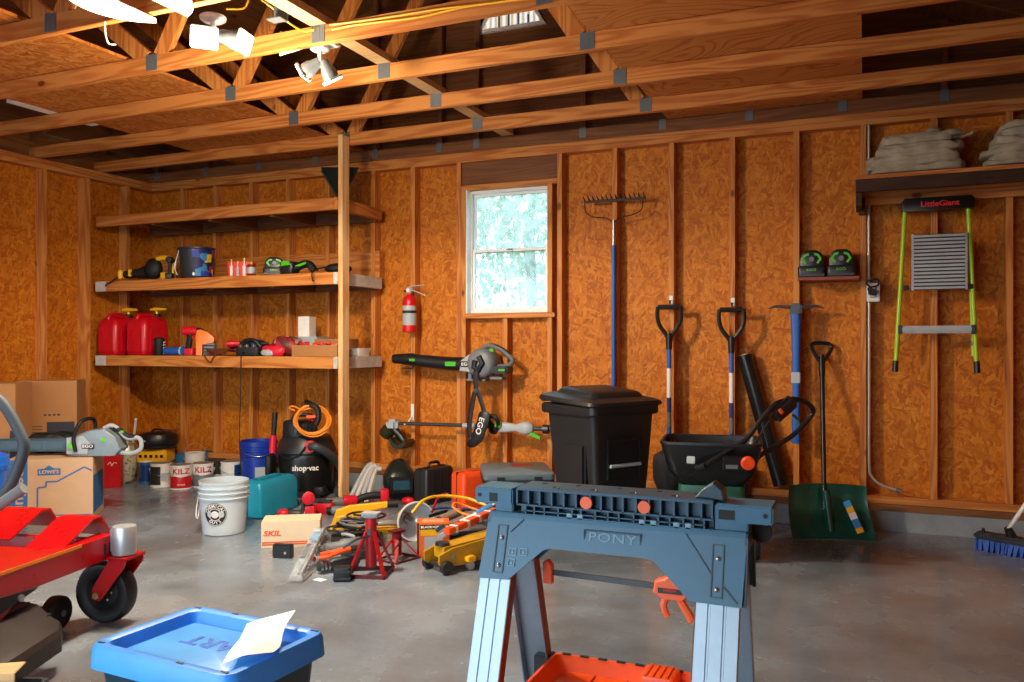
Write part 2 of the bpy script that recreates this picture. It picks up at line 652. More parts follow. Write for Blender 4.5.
# gable truss on the plate, with its studs
gt = MB().box((-.35, .002, 2.642), (WX + .35, .04, 2.731)).build('truss', 'oldwood_x', ceiling)
for i in range(13):
    x = .05 + i * .583
    if i == 6:
        x = 3.28
    MB().box((x - .019, .004, 2.731), (x + .019, .042, roof_z(x) - .02)).build('web', 'oldwood_z', gt)
    plate(x, -.001, 2.70, gt, .05, .07)
# boards on top of the chords
def deck(x0, x1, ya, yb, m):
    MB().box((x0, ya, 2.733), (x1, yb, 2.749)).build('loft_deck', m, ceiling)
deck(.99, 2.275, -4.9, -.0, 'osb_deck')
deck(4.75, 5.996, -6.4, -.0, 'fir_ply')
MB().box((NM - .045, -6.4, 2.7315), (NM + .045, -.02, 2.77)).build('lateral_brace', 'shelf_ply', ceiling, 'board lying across the trusses, toned pale as if lit')  # paler wood stands in for the light on its underside
MB().box((.90, -2.06, 2.733), (.985, -1.42, 2.757)).build('trim_1', 'white_paint', ceiling)

# gable vent, closed; daylight through it is imitated by a glowing sheet
vt = struct(MB().ring([(3.26, 3.56), (3.82, 3.56), (3.62, 3.90), (3.46, 3.90)], [(3.30, 3.585), (3.78, 3.585), (3.60, 3.88), (3.48, 3.88)], OX - .03, OX + .001).build('gable_vent', 'white_paint'))
k = NT('vent_glow')
wv = k.n('ShaderNodeTexWave', {'Vector': k.obj(), 'Scale': 7.0})
k.set(k.p.inputs['Emission Color'], k.ramp(wv.outputs[0], [(.2, lin('#b0a060')), (.5, lin('#dfe6f0')), (.9, lin('#f4f6fa'))]))
k.p.inputs['Emission Strength'].default_value = .8
MB().prism([(3.30, 3.585), (3.78, 3.585), (3.60, 3.88), (3.48, 3.88)], OX - .012, OX - .006).build('vent_glow_sheet', 'vent_glow', vt)
for x in (3.36, 3.44, 3.52, 3.60, 3.68):
    MB().box((x - .006, OX - .025, 3.586), (x + .006, OX - .012, 3.86 - abs(x - 3.54) * 1.5)).build('vent_slat', 'galv', vt)

# window
mat('vinyl', '#e4e8ea', .4, var=.03)
k = NT('dusty_glass')
k.t.nodes.remove(k.p)
nz = k.noise(k.obj(), 9, 5, .65)
tr = k.n('ShaderNodeBsdfTransparent', {'Color': (.66, .70, .70, 1)})
gl = k.n('ShaderNodeBsdfGlossy', {'Roughness': .05})
tl = k.n('ShaderNodeBsdfTranslucent', {'Color': (.5, .56, .58, 1)})
m1 = k.n('ShaderNodeMixShader', {0: k.ramp(nz, [(.35, (.18, .18, .18)), (.7, (.5, .5, .5))]), 1: tr.outputs[0], 2: tl.outputs[0]})
m2 = k.n('ShaderNodeMixShader', {0: .04, 1: m1.outputs[0], 2: gl.outputs[0]})
k.t.links.new(m2.outputs[0], k.t.nodes['Material Output'].inputs[0])
w1 = MB()
w1.ring([(WL, WB), (WR, WB), (WR, WT), (WL, WT)], [(WL + .02, WB + .02), (WR - .02, WB + .02), (WR - .02, WT - .02), (WL + .02, WT - .02)], OX - .018, OX + .05)
win = struct(w1.build('window_1', 'vinyl'))
MB().box((WL + .001, .004, WB), (WL + .012, OX - .018, WT)).build('window_jamb', 'white_paint', win)
MR = 1.885
def sash(z0, z1, y, b):
    s = MB().ring([(WL + .021, z0), (WR - .021, z0), (WR - .021, z1), (WL + .021, z1)], [(WL + .021 + b, z0 + b), (WR - .021 - b, z0 + b), (WR - .021 - b, z1 - b), (WL + .021 + b, z1 - b)], y, y + .022).build('window_sash', 'vinyl', win)
    MB().box((WL + .021 + b, y + .009, z0 + b), (WR - .021 - b, y + .013, z1 - b)).build('window_pane', 'dusty_glass', s)
sash(MR - .012, WT - .021, OX + .018, .020)
sash(WB + .021, MR + .014, OX - .008, .022)
MB().box((3.5, OX - .016, MR + .001), (3.55, OX - .008, MR + .012)).build('sash_lock', 'galv', win)

# outside the window: a yard and pale trees under a bright sky
k = NT('grass')
k.set(k.p.inputs['Base Color'], k.ramp(k.noise(k.obj(), 3, 4), [(.3, lin('#6a8a4c')), (.7, lin('#9db878'))]))
tag(base_at(MB().box((-30, .42, -.5), (40, 60, -.12)).build('lawn', 'grass'), (3, 5, -.12)), 'pale lawn outside behind the garage window', 'lawn', kind='structure')
tag(base_at(MB().box((-20, -40, -.4), (30, FY - .32, -.08)).build('driveway', 'concrete_curb'), (3, -12, -.08)), 'concrete driveway outside the open garage door', 'driveway', kind='structure')
k = NT('leaf')
k.set(k.p.inputs['Base Color'], k.ramp(k.noise(k.obj(), 2, 3), [(.3, lin('#84a490')), (.7, lin('#b4ccb6'))]))
k.p.inputs['Roughness'].default_value = .6
mat('bark', '#6a5c4c', .9)
rt = random.Random(3)
def tree(x, y, h, rad, n):
    t = thing('tree', 'pale leafy tree standing outside behind the upper window pane', 'tree', (x, y, -.12), group='trees beyond the window')
    MB().tube(spline([(0, 0, 0), (.05, 0, h * .35), (-.05, .05, h * .7)]), .09).build('trunk', 'bark', t)
    b = MB()
    for i in range(n):
        a, e = rt.uniform(0, 2 * PI), rt.uniform(-1, 1)
        q = rad * rt.random() ** .4
        c = V((q * math.cos(a) * math.sqrt(1 - e * e), q * math.sin(a) * math.sqrt(1 - e * e), h * .72 + q * e * .9))
        m = T(c) @ Euler((rt.uniform(0, 6), rt.uniform(0, 6), rt.uniform(0, 6))).to_matrix().to_4x4()
        s = rt.uniform(.05, .11)
        b.at(m).raw([(-s, 0, 0), (0, -s * .45, .01), (s, 0, 0), (0, s * .45, .01)], [(0, 1, 2, 3)])
    b.build('foliage', 'leaf', t, smooth=0)
tree(1.5, 5.6, 4.2, 1.5, 1900)
tree(-2.2, 8.3, 4.6, 1.5, 1500)

# sky and lights
w = bpy.data.worlds.new('sky')
SC.world = w
w.use_nodes = True
nt = w.node_tree
bg = nt.nodes['Background']
geo = nt.nodes.new('ShaderNodeTexCoord')
sepn = nt.nodes.new('ShaderNodeSeparateXYZ')
nt.links.new(geo.outputs['Generated'], sepn.inputs[0])
rp = nt.nodes.new('ShaderNodeValToRGB')
rp.color_ramp.elements[0].position = 0
rp.color_ramp.elements[0].color = (.86, .95, 1.0, 1)
rp.color_ramp.elements[1].position = .7
rp.color_ramp.elements[1].color = (.62, .82, 1.0, 1)
nt.links.new(sepn.outputs[2], rp.inputs[0])
nt.links.new(rp.outputs[0], bg.inputs['Color'])
bg.inputs['Strength'].default_value = 6.5

def light(name, kind, loc, energy, col, **kw):
    l = bpy.data.lights.new(name, kind)
    l.energy = energy
    l.color = col
    rot = kw.pop('rot', None)
    for a, b in kw.items():
        setattr(l, a, b)
    o = bpy.data.objects.new(name, l)
    COL.objects.link(o)
    o.location = loc
    if rot:
        o.rotation_euler = rot
    return o
po = light('door_daylight', 'AREA', ((DX0 + DX1) / 2, FY, DZ / 2), 1, (1, 1, 1), shape='RECTANGLE', size=DX1 - DX0, size_y=DZ, rot=(R(90), 0, 0))
po.data.cycles.is_portal = True
pw = light('window_daylight', 'AREA', ((WL + WR) / 2, .2, (WB + WT) / 2), 1, (1, 1, 1), shape='RECTANGLE', size=WR - WL, size_y=WT - WB, rot=(R(-90), 0, 0))
pw.data.cycles.is_portal = True

# camera
cam = bpy.data.cameras.new('camera')
cam.sensor_width = 36
cam.lens = 36 * 835 / 1024
cam.shift_y = 2.5 / 1024
cam.clip_start = .05
co = bpy.data.objects.new('camera', cam)
COL.objects.link(co)
co.location = (6.01, -5.76, 1.175)
co.rotation_euler = (R(90), 0, R(22.9))
SC.camera = co
SC.view_settings.view_transform = 'Standard'
SC.view_settings.look = 'None'
SC.view_settings.exposure = 0
SC.view_settings.gamma = 1
SC.view_settings.use_curve_mapping = False
WARM = (1, .82, .60)
for nm, loc, e in (('flood_lamp_light', (3.26, -2.84, 2.26), 235), ('flood_lamp_light', (3.38, -2.25, 2.30), 45)):
    light(nm, 'POINT', loc, e * .36, WARM, shadow_soft_size=.08)
    sp_ = light(nm, 'SPOT', loc, e * .62, WARM, shadow_soft_size=.08)
    sp_.data.spot_size, sp_.data.spot_blend = R(176), .22
light('led_light', 'AREA', (3.18, -3.17, 2.60), 36, WARM, shape='DISK', size=.45)

# ================================================================== things hung on the back wall, right half
def W(t):
    """builder that takes room coordinates for a thing that is not turned"""
    return MB(T(-V(t.location)))

# --- bow rake
mat('rake_iron', '#2a2420', .6)
t = thing('bow_rake', 'bow rake with a blue handle hung head up beside the window', 'rake', (4.37, -.05, .55))
x, y = 4.372, -.035
W(t).cyl((x, y, .55), (x, y, 1.87), .0145).build('handle', 'blue', t)
W(t).cyl((x, y, 1.86), (x, y, 2.05), .0125, .010).build('ferrule', 'steel', t)
b = W(t)
b.beam((4.155, y, 2.19), (4.605, y, 2.19), .012, .018, bev=.002)
for s in (-1, 1):
    b.tube(spline([(x, y, 2.03), (x + s * .05, y - .005, 2.065), (x + s * .13, y - .006, 2.075), (x + s * .20, y - .004, 2.11), (x + s * .214, y, 2.18)], 5), .0045, 6)
b.build('rake_head', 'rake_iron', t)
for i in range(14):
    xx = 4.162 + i * .0335
    W(t).tube([(xx, y, 2.195), (xx - .004, y - .02, 2.21), (xx, y - .055, 2.225)], [.006, .005, .002], 5).build('tine', 'rake_iron', t)

# --- two digging shovels on hooks
def shovel(x, ztop, label, blade):
    t = thing('digging_shovel', label, 'shovel', (x, -.04, ztop - 1.13), group='shovels hung by their grips')
    b = MB()
    y = -.03
    h = 1.13
    b.tube([(-.075, y, h), (.075, y, h)], .017, 8)
    for s in (-1, 1):
        b.tube(spline([(s * .078, y, h + .004), (s * .082, y, h - .06), (s * .066, y, h - .125), (s * .02, y, h - .19), (0, y, h - .23)], 5), [.015] * 21 , 8, flat=(1, 1.0))
    b.cyl((0, y, h - .18), (0, y, h - .29), .024, .02)
    b.build('grip', 'black_plastic', t)
    z = h - .27
    for m, L in (('blue', .15), ('white_plastic', .20), ('navy', .10), ('mid_grey', .10), ('blue', .05), ('steel', .16)):
        MB().cyl((0, y, z), (0, y, z - L), .0155).build('shaft', m, t)
        z -= L
    L = []
    for u, w in ((.16, .024), (.11, .03), (.06, .11), (0, .118), (-.10, .115), (-.19, .08), (-.24, .01)) if blade else ((.16, .024), (.11, .03), (.08, .10), (.02, .112), (-.10, .11), (-.20, .105), (-.24, .10)):
        row = []
        for k in range(7):
            q = -1 + k / 3
            row.append((w * q, y - .02 + .03 * q * q * (1 if u < .1 else .3), u + .05))
        L.append(row + [(p[0], p[1] + .004, p[2]) for p in row[::-1]])
    MB().loft(L).build('blade', 'dark_steel', t)
    return t
shovel(4.775, 1.425, 'round point shovel with blue and white shaft, beside the bin', True)
shovel(5.192, 1.40, 'square blade shovel with blue and white shaft, above the spreader', False)
for x, z, lb in ((4.775, 1.452, 'small white hook holding the shovel beside the bin'), (5.192, 1.428, 'small white hook holding the shovel above the spreader')):
    t = thing('wall_hook', lb, 'hook', (x, -.001, z), group='white shovel hooks')
    MB().box((-.014, -.004, .0), (.014, 0, .055), .002).build('back_plate', 'white_plastic', t)
    MB().tube([(0, -.004, .02), (0, -.03, .016), (0, -.034, -.004), (0, -.046, -.006), (0, -.058, .02)], .004, 6).build('hook', 'black_plastic', t)

# --- pickaxe
t = thing('pickaxe', 'pickaxe with a bright blue handle hung between shovels and shelf', 'pickaxe', (5.6, -.075, .53))
L = []
for z, w, d in ((.53, .027, .018), (.56, .026, .017), (.8, .022, .015), (1.1, .024, .017), (1.3, .03, .021), (1.37, .034, .024)):
    L.append([(5.6 + a, -.075 + c, z) for a, c in rrect(2 * w, 2 * d, min(w, d) * .8)])
W(t).loft(L).build('handle', 'blue', t)
W(t).box((5.572, -.098, .92), (5.628, -.052, .99), .004).build('sticker', 'light_grey', t)
W(t).cbox((5.6, -.075, 1.395), (.075, .062, .08), .012).build('eye', 'dark_steel', t)
for s, n in ((-1, 'pick_arm'), (1, 'adze_arm')):
    pts = spline([(5.6, -.075, 1.405), (5.6 + s * .10, -.075 - .03 * -s * .3, 1.415), (5.6 + s * .14, -.08 + .02 * s, 1.412), (5.6 + s * .17, -.08 + .03 * s, 1.40)], 5)
    W(t).tube(pts, [.026 - .0013 * i for i in range(len(pts))], 6, flat=(1, .6)).build(n, 'steel', t)
W(t).tube([(5.617, -.0005, 1.352), (5.617, -.13, 1.352), (5.617, -.135, 1.37)], .006, 6).build('peg', 'galv', t)

# --- little red-brown shelf with two chargers
t = thing('wall_shelf', 'small reddish brown shelf fixed between the studs', 'shelf', (5.80, 0, 1.575))
MB().box((-.183, -.16, 0), (.179, .086, .020), .002).build('board', 'deep_shelf', t) if 'deep_shelf' in MATS else MB().box((-.183, -.16, 0), (.179, .086, .020), .002).build('board', mat('deep_shelf', '#8a3a22', .5), t)
for x, z, lb in ((5.697, 1.5955, 'left black battery charger with lime hexagon outline on shelf'), (5.873, 1.5955, 'right black battery charger with lime hexagon outline on shelf')):
    t = thing('battery_charger', lb, 'charger', (x, -.05, z), group='chargers on the small shelf')
    MB().rbox((0, 0, 0), .168, .15, .075, .02, .012).build('base', 'black_plastic', t)
    b = MB()
    L = []
    for yy, k in ((-.055, .9), (-.05, 1), (.055, 1), (.06, .9)):
        L.append([(px * k, yy, .07 + pz * k) for px, pz in [(-.07, 0), (.07, 0), (.074, .035), (.058, .085), (.03, .105), (-.03, .105), (-.058, .085), (-.074, .035)]])
    b.loft(L).build('housing', 'black_plastic', t)
    for s in (-1, 1):
        MB().prism([(s * .016, .158), (s * .042, .15), (s * .062, .118), (s * .04, .088), (s * .028, .094), (s * .046, .119), (s * .034, .138), (s * .016, .143)], -.0595, -.056).build('lime_band', 'egreen', t)
    MB().lathe([(.006, 0), (.016, 0), (.016, .003), (.006, .003)], (0, -.0595, .118), 14, 'y').build('lock_ring', 'mid_grey', t)
    MB().box((-.078, -.0765, .008), (.078, -.0735, .022)).build('light_strip', 'dark_grey', t)
    text('lettering', 'EGO', .022, 'lime', t, FRONT(0, -.0753, .048), sx=1.3)

# --- upper shelf with two folded cloths
t = thing('storage_shelf', 'dark plank shelf high on the right of the back wall', 'shelf', (6.52, 0, 1.99))
MB().box((-.56, -.31, .175), (.58, -.0015, .198), .002).build('board', 'lumber_x', t)
MB().box((-.56, -.305, .10), (.58, -.275, .1745), .002).build('front_rail', 'dark_board', t)
MB().box((-.56, -.274, .02), (-.525, -.002, .1745), .002).build('side_rail', 'dark_board', t)
MB().box((-.545, -.06, -.0), (-.507, -.002, .1), .002).build('bracket', 'dark_board', t)
MB().box((-.524, -.024, .06), (.58, -.002, .1745), .002).build('back_rail', 'lumber_x', t)
k = NT('canvas')
nz = k.noise(k.obj(), 12, 4)
k.set(k.p.inputs['Base Color'], k.ramp(nz, [(.3, lin('#948a74')), (.7, lin('#b8ae96'))]))
k.p.inputs['Roughness'].default_value = .9
k.bump(k.noise(k.n('ShaderNodeVectorMath', {0: k.obj(), 1: (7, 26, 40)}, operation='MULTIPLY').outputs[0], 1.0, 3, .55, .8), .55, .012)
from mathutils import noise as mn
def cloth_pile(name, label, cx, cy, z, w, d, layers, seed):
    rr = random.Random(seed)
    b = MB()
    zz = 0
    n, m_ = 96, 22
    fold = lambda p, f, k: (1 - 2 * abs(mn.noise(p * f))) * k
    for i in range(layers):
        h = rr.uniform(.022, .036)
        lw = w * rr.uniform(.84, 1.04) * (1 - .028 * i)
        ld = d * rr.uniform(.88, 1.0)
        ox, oy = rr.uniform(-.02, .03), rr.uniform(-.012, .012)
        tilt = rr.uniform(-.05, .06)
        loops = []
        for j in range(m_ + 1):
            t_ = j / m_
            # round a soft edge: up the outside then over the top to the middle
            if t_ < .45:
                a = PI * t_ / .45
                kk, hz = 1 - .05 * (1 - math.sin(a)), (1 - math.cos(a)) / 2
            else:
                kk, hz = 1 - .05 - .9 * (t_ - .45) / .55, 1.0
            L = []
            for q_ in range(n):
                ang = 2 * PI * q_ / n
                ca, sa = math.cos(ang), math.sin(ang)
                q = (abs(ca) ** 5 + abs(sa) ** 5) ** -.2
                P = V((ca * q * kk * lw / 2, sa * q * kk * ld / 2, seed * 3.1 + i * 1.7))
                edge = 1 + .09 * mn.noise(V((ca * 2, sa * 2, seed + i * 2.2)))
                x, y = P.x * edge, P.y * edge
                Q = V((P.x * .55 + P.y * .5, P.y * 1.6, P.z))
                wr = fold(Q, 13, .016) + fold(Q + V((7, 3, 0)), 27, .008) + .022 * mn.noise(P * 4)
                L.append((ox + x, oy + y + (.006 * mn.noise(P * 30) if t_ < .45 else 0), max(.001, zz + hz * h + wr * min(1, hz + .25 * (zz > .02)) + tilt * x * (zz > .02))))
            loops.append(L)
        b.loft(loops)
        zz += h * .8
    for i in range(5):
        x0 = rr.uniform(-.34, .22) * w
        pts = spline([(x0 + q * w * .12, rr.uniform(-.36, .05) * d, zz - .006 + rr.uniform(-.008, .022)) for q in range(4)], 6)
        b.tube(pts, [.012 + .011 * math.sin(PI * q / (len(pts) - 1)) for q in range(len(pts))], 8, flat=(1, .6))
    x0 = .16 * w
    b.loft([[(x0 + (px + .3 * z_) * s_, py * s_ - .02, zz + z_) for px, py in rrect(.11, .09, .03, 3)] for z_, s_ in ((-.02, 1.2), (.02, 1.0), (.045, .75), (.06, .35))])
    o = b.build(name, 'canvas', smooth=70)
    o.location = (cx, cy, z)
    return tag(o, label, 'drop cloth', 'folded cloths on the high shelf')
cloth_pile('drop_cloth', 'wide folded taupe drop cloth at the left of the high shelf', 6.29, -.15, 2.199, .54, .28, 9, 3)
cloth_pile('drop_cloth', 'second taupe drop cloth, at the right end of high shelf', 6.87, -.15, 2.199, .46, .28, 10, 8)

# --- step stool ladder hanging on the wall
t = thing('step_ladder', 'folding step ladder with lime green rails hanging on the wall', 'ladder', (6.40, -.10, 1.0))
for s, xt, xb, n in ((-1, 6.238, 6.186, 'rail'), (1, 6.580, 6.622, 'rail')):
    W(t).tube([(xt, -.10, 1.99), (xb, -.115, 1.06)], .0135, 10).build(n, 'lime_rail' if 'lime_rail' in MATS else mat('lime_rail', '#a8cc22', .35), t)
    f = W(t).cyl((xb - s * -.001, -.1145, 1.07), (xb + s * .004, -.116, 1.0), .0175).build('foot', 'black_plastic', t)
    W(t).tube([(xt + s * .006, -.06, 1.95), (xb - s * .01, -.055, 1.1)], .011, 8).build('rear_leg', 'lime_rail', t)
L = []
for y, k in ((-.145, .0), (-.14, .006), (-.06, .006), (-.05, 0)):
    e = .006 - k
    L.append([(6.415 + a, y, 2.016 + c) for a, c in [(-.195 + e, -.036), (.195 - e, -.036), (.198 - e, .02), (.18, .042 - e), (-.18, .042 - e), (-.198 + e, .02)]])
W(t).loft(L).build('tray', 'black_plastic', t)
text('lettering', 'LittleGiant', .046, mat('sign_red', '#e0261e', .5), t, T(-V(t.location)) @ FRONT(6.425, -.1458, 2.016), sx=1.05, thick=.001)
pf = W(t).box((6.272, -.128, 1.50), (6.574, -.120, 1.835)).build('platform', 'dark_grey', t, 'grey ribbed platform')
b = W(t)
for i in range(15):
    b.beam((6.285, -.130, 1.511 + i * .0224), (6.561, -.130, 1.511 + i * .0224), .008, .013)
b.build('tread_ribs', 'light_grey', pf)
for x in (6.272, 6.562):
    W(t).box((x, -.134, 1.497), (x + .013, -.118, 1.838), .002).build('edge_trim', 'aluminium', pf)
for x in (6.245, 6.588):
    W(t).box((x - .016, -.13, 1.50), (x + .016, -.09, 1.53), .004).build('hinge', 'black_plastic', t)
W(t).box((6.208, -.150, 1.237), (6.606, -.105, 1.282), .012).build('step', 'light_grey', t, 'rounded grey bottom step')
for s, x in ((-1, 6.21), (1, 6.604)):
    W(t).box((x - .012, -.152, 1.232), (x + .012, -.10, 1.287), .004).build('step_bracket', 'dark_grey', t)
    W(t).tube([(x - s * .08, -.10, 1.235), (x - s * .0, -.085, 1.165)], .004, 6).build('spreader_wire', 'steel', t)

# --- power outlet, plug and conduit
t = thing('power_outlet', 'white outlet box on the stud left of the ladder', 'outlet', (6.058, -.006, 1.44))
MB().box((-.037, 0, 0), (.04, .05, .118), .004).build('box', 'white_plastic', t)
for z in (.035, .083):
    MB().box((-.017, -.003, z - .014), (.02, .002, z + .014), .004).build('socket', 'light_grey', t)
t = thing('charger_plug', 'black plug and looped cord pushed into the wall outlet', 'plug', (6.05, -.03, 1.49))
MB().box((-.02, -.03, -.01), (.022, .019, .03), .006).build('plug_body', 'soft_black', t)
MB().tube(spline([(0, -.02, .03), (-.03, -.03, .07), (.03, -.035, .09), (.035, -.03, .05), (-.02, -.03, .03), (.01, -.03, -.01), (.03, -.025, .02)], 6), .006, 6).build('cord', 'soft_black', t)
mat('conduit_grey', '#b0aca2', .4, .3)
o = W(thing('conduit', 'thin grey conduit running down the stud to the floor', 'conduit', (6.036, .012, .22)))
cp = SC.objects['conduit']
W(cp).tube([(6.034, .012, 1.557), (6.034, .012, TOP - .002)], .0085, 8).build('upper_pipe', 'conduit_grey', cp)
W(cp).tube(spline([(6.036, .012, 1.435), (6.036, .012, .9), (6.036, .012, .42), (6.05, .012, .335), (6.10, .008, .285), (6.17, 0, .262), (6.2, -.002, .258)], 6), .0085, 8).build('lower_pipe', 'conduit_grey', cp)
W(cp).cyl((6.19, -.002, .258), (6.222, -.004, .250), .014).build('end_fitting', 'galv', cp)

# --- roll of dark plastic sheeting
t = thing('plastic_roll', 'long roll of dark plastic sheeting leaning in the stud bay', 'roll', (5.50, .028, .228))
a, q = V((0, 0, .0)), V((-.235, -.02, .87))
MB().cyl(a + V((0, 0, .012)), q, .052, .05, 20).build('sheeting', mat('dark_film', '#15181a', .22), t)
MB().cyl(q, q + (q - a).normalized() * .006, .028, .028, 14).build('core', 'cardboard', t)

# --- snow shovel
t = thing('snow_shovel', 'wide dark green snow shovel leaning against the wall', 'snow shovel', (5.845, -.43, 0), R(19))
L = []
for i in range(9):
    u = i / 8
    z = .003 + .30 * u
    yb = .025 + .14 * u + .05 * math.sin(PI * u)
    row = []
    for k in range(17):
        q = -1 + k / 8
        w = .247 - .016 * u
        rib = .006 * math.cos(q * 15) * (1 - u * .4)
        row.append((w * q, yb + rib - .028 * q * q, z + (.012 * (1 - q * q) if i == 8 else 0)))
    L.append(row + [(p[0], p[1] + .006, p[2]) for p in row[::-1]])
MB().loft(L).build('blade', mat('shovel_green', '#0a4438', .3, dirt='#226a58'), t)
p0, p1 = V((-.02, .13, .16)), V((.055, .44, 1.10))
MB().cyl((0, .07, .04), p0 + V((0, -.02, .12)), .018, .022).build('socket', 'shovel_green', t)
MB().cyl(p0, p1, .0145).build('shaft', 'black_plastic', t)
d = (p1 - p0).normalized()
b = MB()
b.tube(spline([p1 - d * .06, p1 + d * .0 + V((-.04, 0, 0)), p1 + d * .055 + V((-.062, 0, 0)), p1 + d * .08 + V((-.05, 0, 0)), p1 + d * .083, p1 + d * .075 + V((.05, 0, 0)), p1 + d * .045 + V((.062, 0, 0)), p1 + V((.04, 0, 0)), p1 - d * .06], 5), .0125, 8)
b.cyl(p1 - d * .14, p1 - d * .03, .019, .021)
b.build('grip', 'black_plastic', t)
lb = MB()
m = face((.095, .060, .165), (1, -.05, 0), (.38, .40, -1))
def sticker(u0, u1, mm, w=.042):
    o = MB(m).box((-w / 2, u0, 0), (w / 2, u1, .002)).build('sticker', mm, t)
mat('label_blue', '#3a8ccf', .45)
m = face((.158, .018, .045), (1, .04, .34), (-.34, .40, 1))
for a_, b_, mm in ((0, .03, 'yellow'), (.03, .085, 'label_blue'), (.085, .125, 'paper'), (.125, .16, 'yellow'), (.16, .20, 'label_blue')):
    sticker(a_, b_, mm)

# --- push broom
t = thing('push_broom', 'push broom with blue bristles lying at the right edge', 'broom', (6.60, -.30, 0), R(-29))
MB().box((0, -.045, .06), (.62, .045, .10), .012).build('block', 'black_plastic', t)
br = MB()
rr = random.Random(5)
for i in range(44):
    for j in range(5):
        x, y = .014 + i * .0138, -.036 + j * .018
        br.beam((x, y, .062), (x + rr.uniform(-.012, .012), y * 1.35 + rr.uniform(-.008, .008), .001), .010, .012)
o = br.build('bristles', mat('bristle_blue', '#1a50a8', .6), t)
o['kind'] = 'stuff'
MB().cyl((.19, 0, .095), (.175, -.02, .15), .026, .02).build('socket', 'black_plastic', t)
MB().cyl((.178, -.016, .14), (.62, .16, 1.0), .0125).build('handle', 'white_plastic', t)
MB().cyl((.05, -.02, .098), (.047, -.022, .125), .008).build('thread_hole', 'black_plastic', t)

# --- fire extinguisher
t = thing('fire_extinguisher', 'small red fire extinguisher hung on the stud by the window', 'fire extinguisher', (2.734, -.062, 1.262))
prof = [(.036, 0), (.052, .004), (.054, .02), (.054, .235), (.048, .262), (.03, .285), (.02, .292), (.018, .31)]
MB().lathe(prof, seg=24).build('cylinder', 'red', t)
MB().lathe([(.0546, .055), (.0548, .057), (.0548, .205), (.0546, .207)], seg=24, cap=False).build('label_sleeve', 'light_grey', t, 'silver printed label')
MB().lathe([(.0551, .148), (.0551, .17)], seg=24, cap=False).build('label_band', 'soft_black', t)
MB().lathe([(.019, .305), (.024, .31), (.024, .34), (.017, .35)], seg=14).build('valve', 'light_grey', t)
MB().tube(spline([(-.02, 0, .335), (.02, -.005, .36), (.09, -.012, .362), (.14, -.015, .366)], 4), .008, 8, flat=(1, .6)).build('lever', 'light_grey', t)
MB().tube(spline([(.0, -.004, .33), (.05, -.012, .322), (.10, -.018, .305), (.15, -.02, .285)], 4), .008, 8, flat=(1, .6)).build('carry_handle', 'light_grey', t)
MB().cyl((-.02, 0, .325), (-.045, -.006, .322), .011, .009).build('nozzle', 'soft_black', t)
MB().lathe([(.0, 0), (.014, 0), (.014, .008), (0, .008)], (0, -.03, .328), 14, 'y').build('gauge', 'white_plastic', t)
MB().box((-.016, .056, .1), (.016, .0615, .26)).build('wall_bracket', 'dark_grey', t)

# --- leaf blower hung by its strap hooks
t = thing('leaf_blower', 'grey and black leaf blower hung level below the window', 'leaf blower', (3.15, -.11, .90))
y = -.115
pts = [(2.625, y, 1.055), (2.66, y, 1.056), (2.79, y, 1.052), (2.82, y, 1.045), (3.05, y, 1.027), (3.22, y, 1.018), (3.33, y, 1.015)]
W(t).tube(pts, [.036, .039, .049, .047, .050, .054, .060], 20).build('tube', 'black_plastic', t)
W(t).tube([(2.69, y, 1.01), (2.70, y, .985), (2.79, y, .984), (2.80, y, 1.0)], .006, 6).build('nozzle_rim', 'black_plastic', t)
for x0, x1, z0, z1 in ((3.10, 3.19, 1.005, 1.038), (2.79, 2.84, 1.04, 1.058)):
    W(t).box((x0, y - .0545, z0), (x1, y - .046, z1), .002).build('green_badge', 'egreen', t)
L = []
for yy, k in ((-.205, .72), (-.19, .92), (-.16, 1.), (-.07, 1.), (-.04, .92), (-.03, .72)):
    L.append([(3.40 + a * k, yy, 1.03 + c * k) for a, c in arc(0, 0, .112, 0, 345, 23)])
W(t).loft(L).build('fan_housing', 'mid_grey', t)
L = []
for yy, k in ((-.175, .86), (-.165, 1.), (-.065, 1.), (-.055, .86)):
    L.append([(3.32 + a * k, yy, 1.02 + c * k) for a, c in [(-.10, -.052), (.04, -.065), (.06, .065), (-.02, .075), (-.09, .028)]])
W(t).loft(L).build('outlet_cowl', 'light_grey', t)
W(t).box((3.235, -.181, 1.0), (3.325, -.175, 1.043), .006).build('badge', 'black_plastic', t)
text('lettering', 'EGO', .034, 'white_plastic', t, T(-V(t.location)) @ FRONT(3.283, -.1815, 1.021), sx=1.15, thick=.0006)
b = W(t)
b.tube(spline([(3.38, y, 1.12), (3.42, y, 1.152), (3.47, y, 1.156), (3.54, y, 1.128), (3.60, y, 1.085), (3.63, y, 1.05), (3.60, y, 1.015), (3.52, y, 1.005), (3.46, y, 1.03)], 6), [.026] * 9 + [.022] * 40, 10, flat=(1, .8)).build('handle', 'mid_grey', t)
W(t).tube(spline([(3.43, y, 1.160), (3.48, y - .0, 1.158), (3.55, y, 1.13), (3.605, y, 1.09)], 5), .016, 8).build('grip_pad', 'soft_black', t)
W(t).box((3.44, -.15, 1.105), (3.49, -.10, 1.135), .008).build('trigger', 'egreen', t)
W(t).box((3.455, -.19, .955), (3.615, -.05, 1.01), .012).build('battery', 'black_plastic', t)
W(t).box((3.55, -.192, .975), (3.60, -.186, .988)).build('battery_stripe', 'egreen', t)
W(t).box((3.27, -.16, .897), (3.43, -.06, .912), .004).build('foot', 'mid_grey', t)
W(t).box((3.28, -.14, .905), (3.305, -.08, .99), .004).build('foot_strut', 'mid_grey', t)
W(t).box((3.46, -.15, .91), (3.56, -.08, .93), .004).build('foot', 'mid_grey', t)
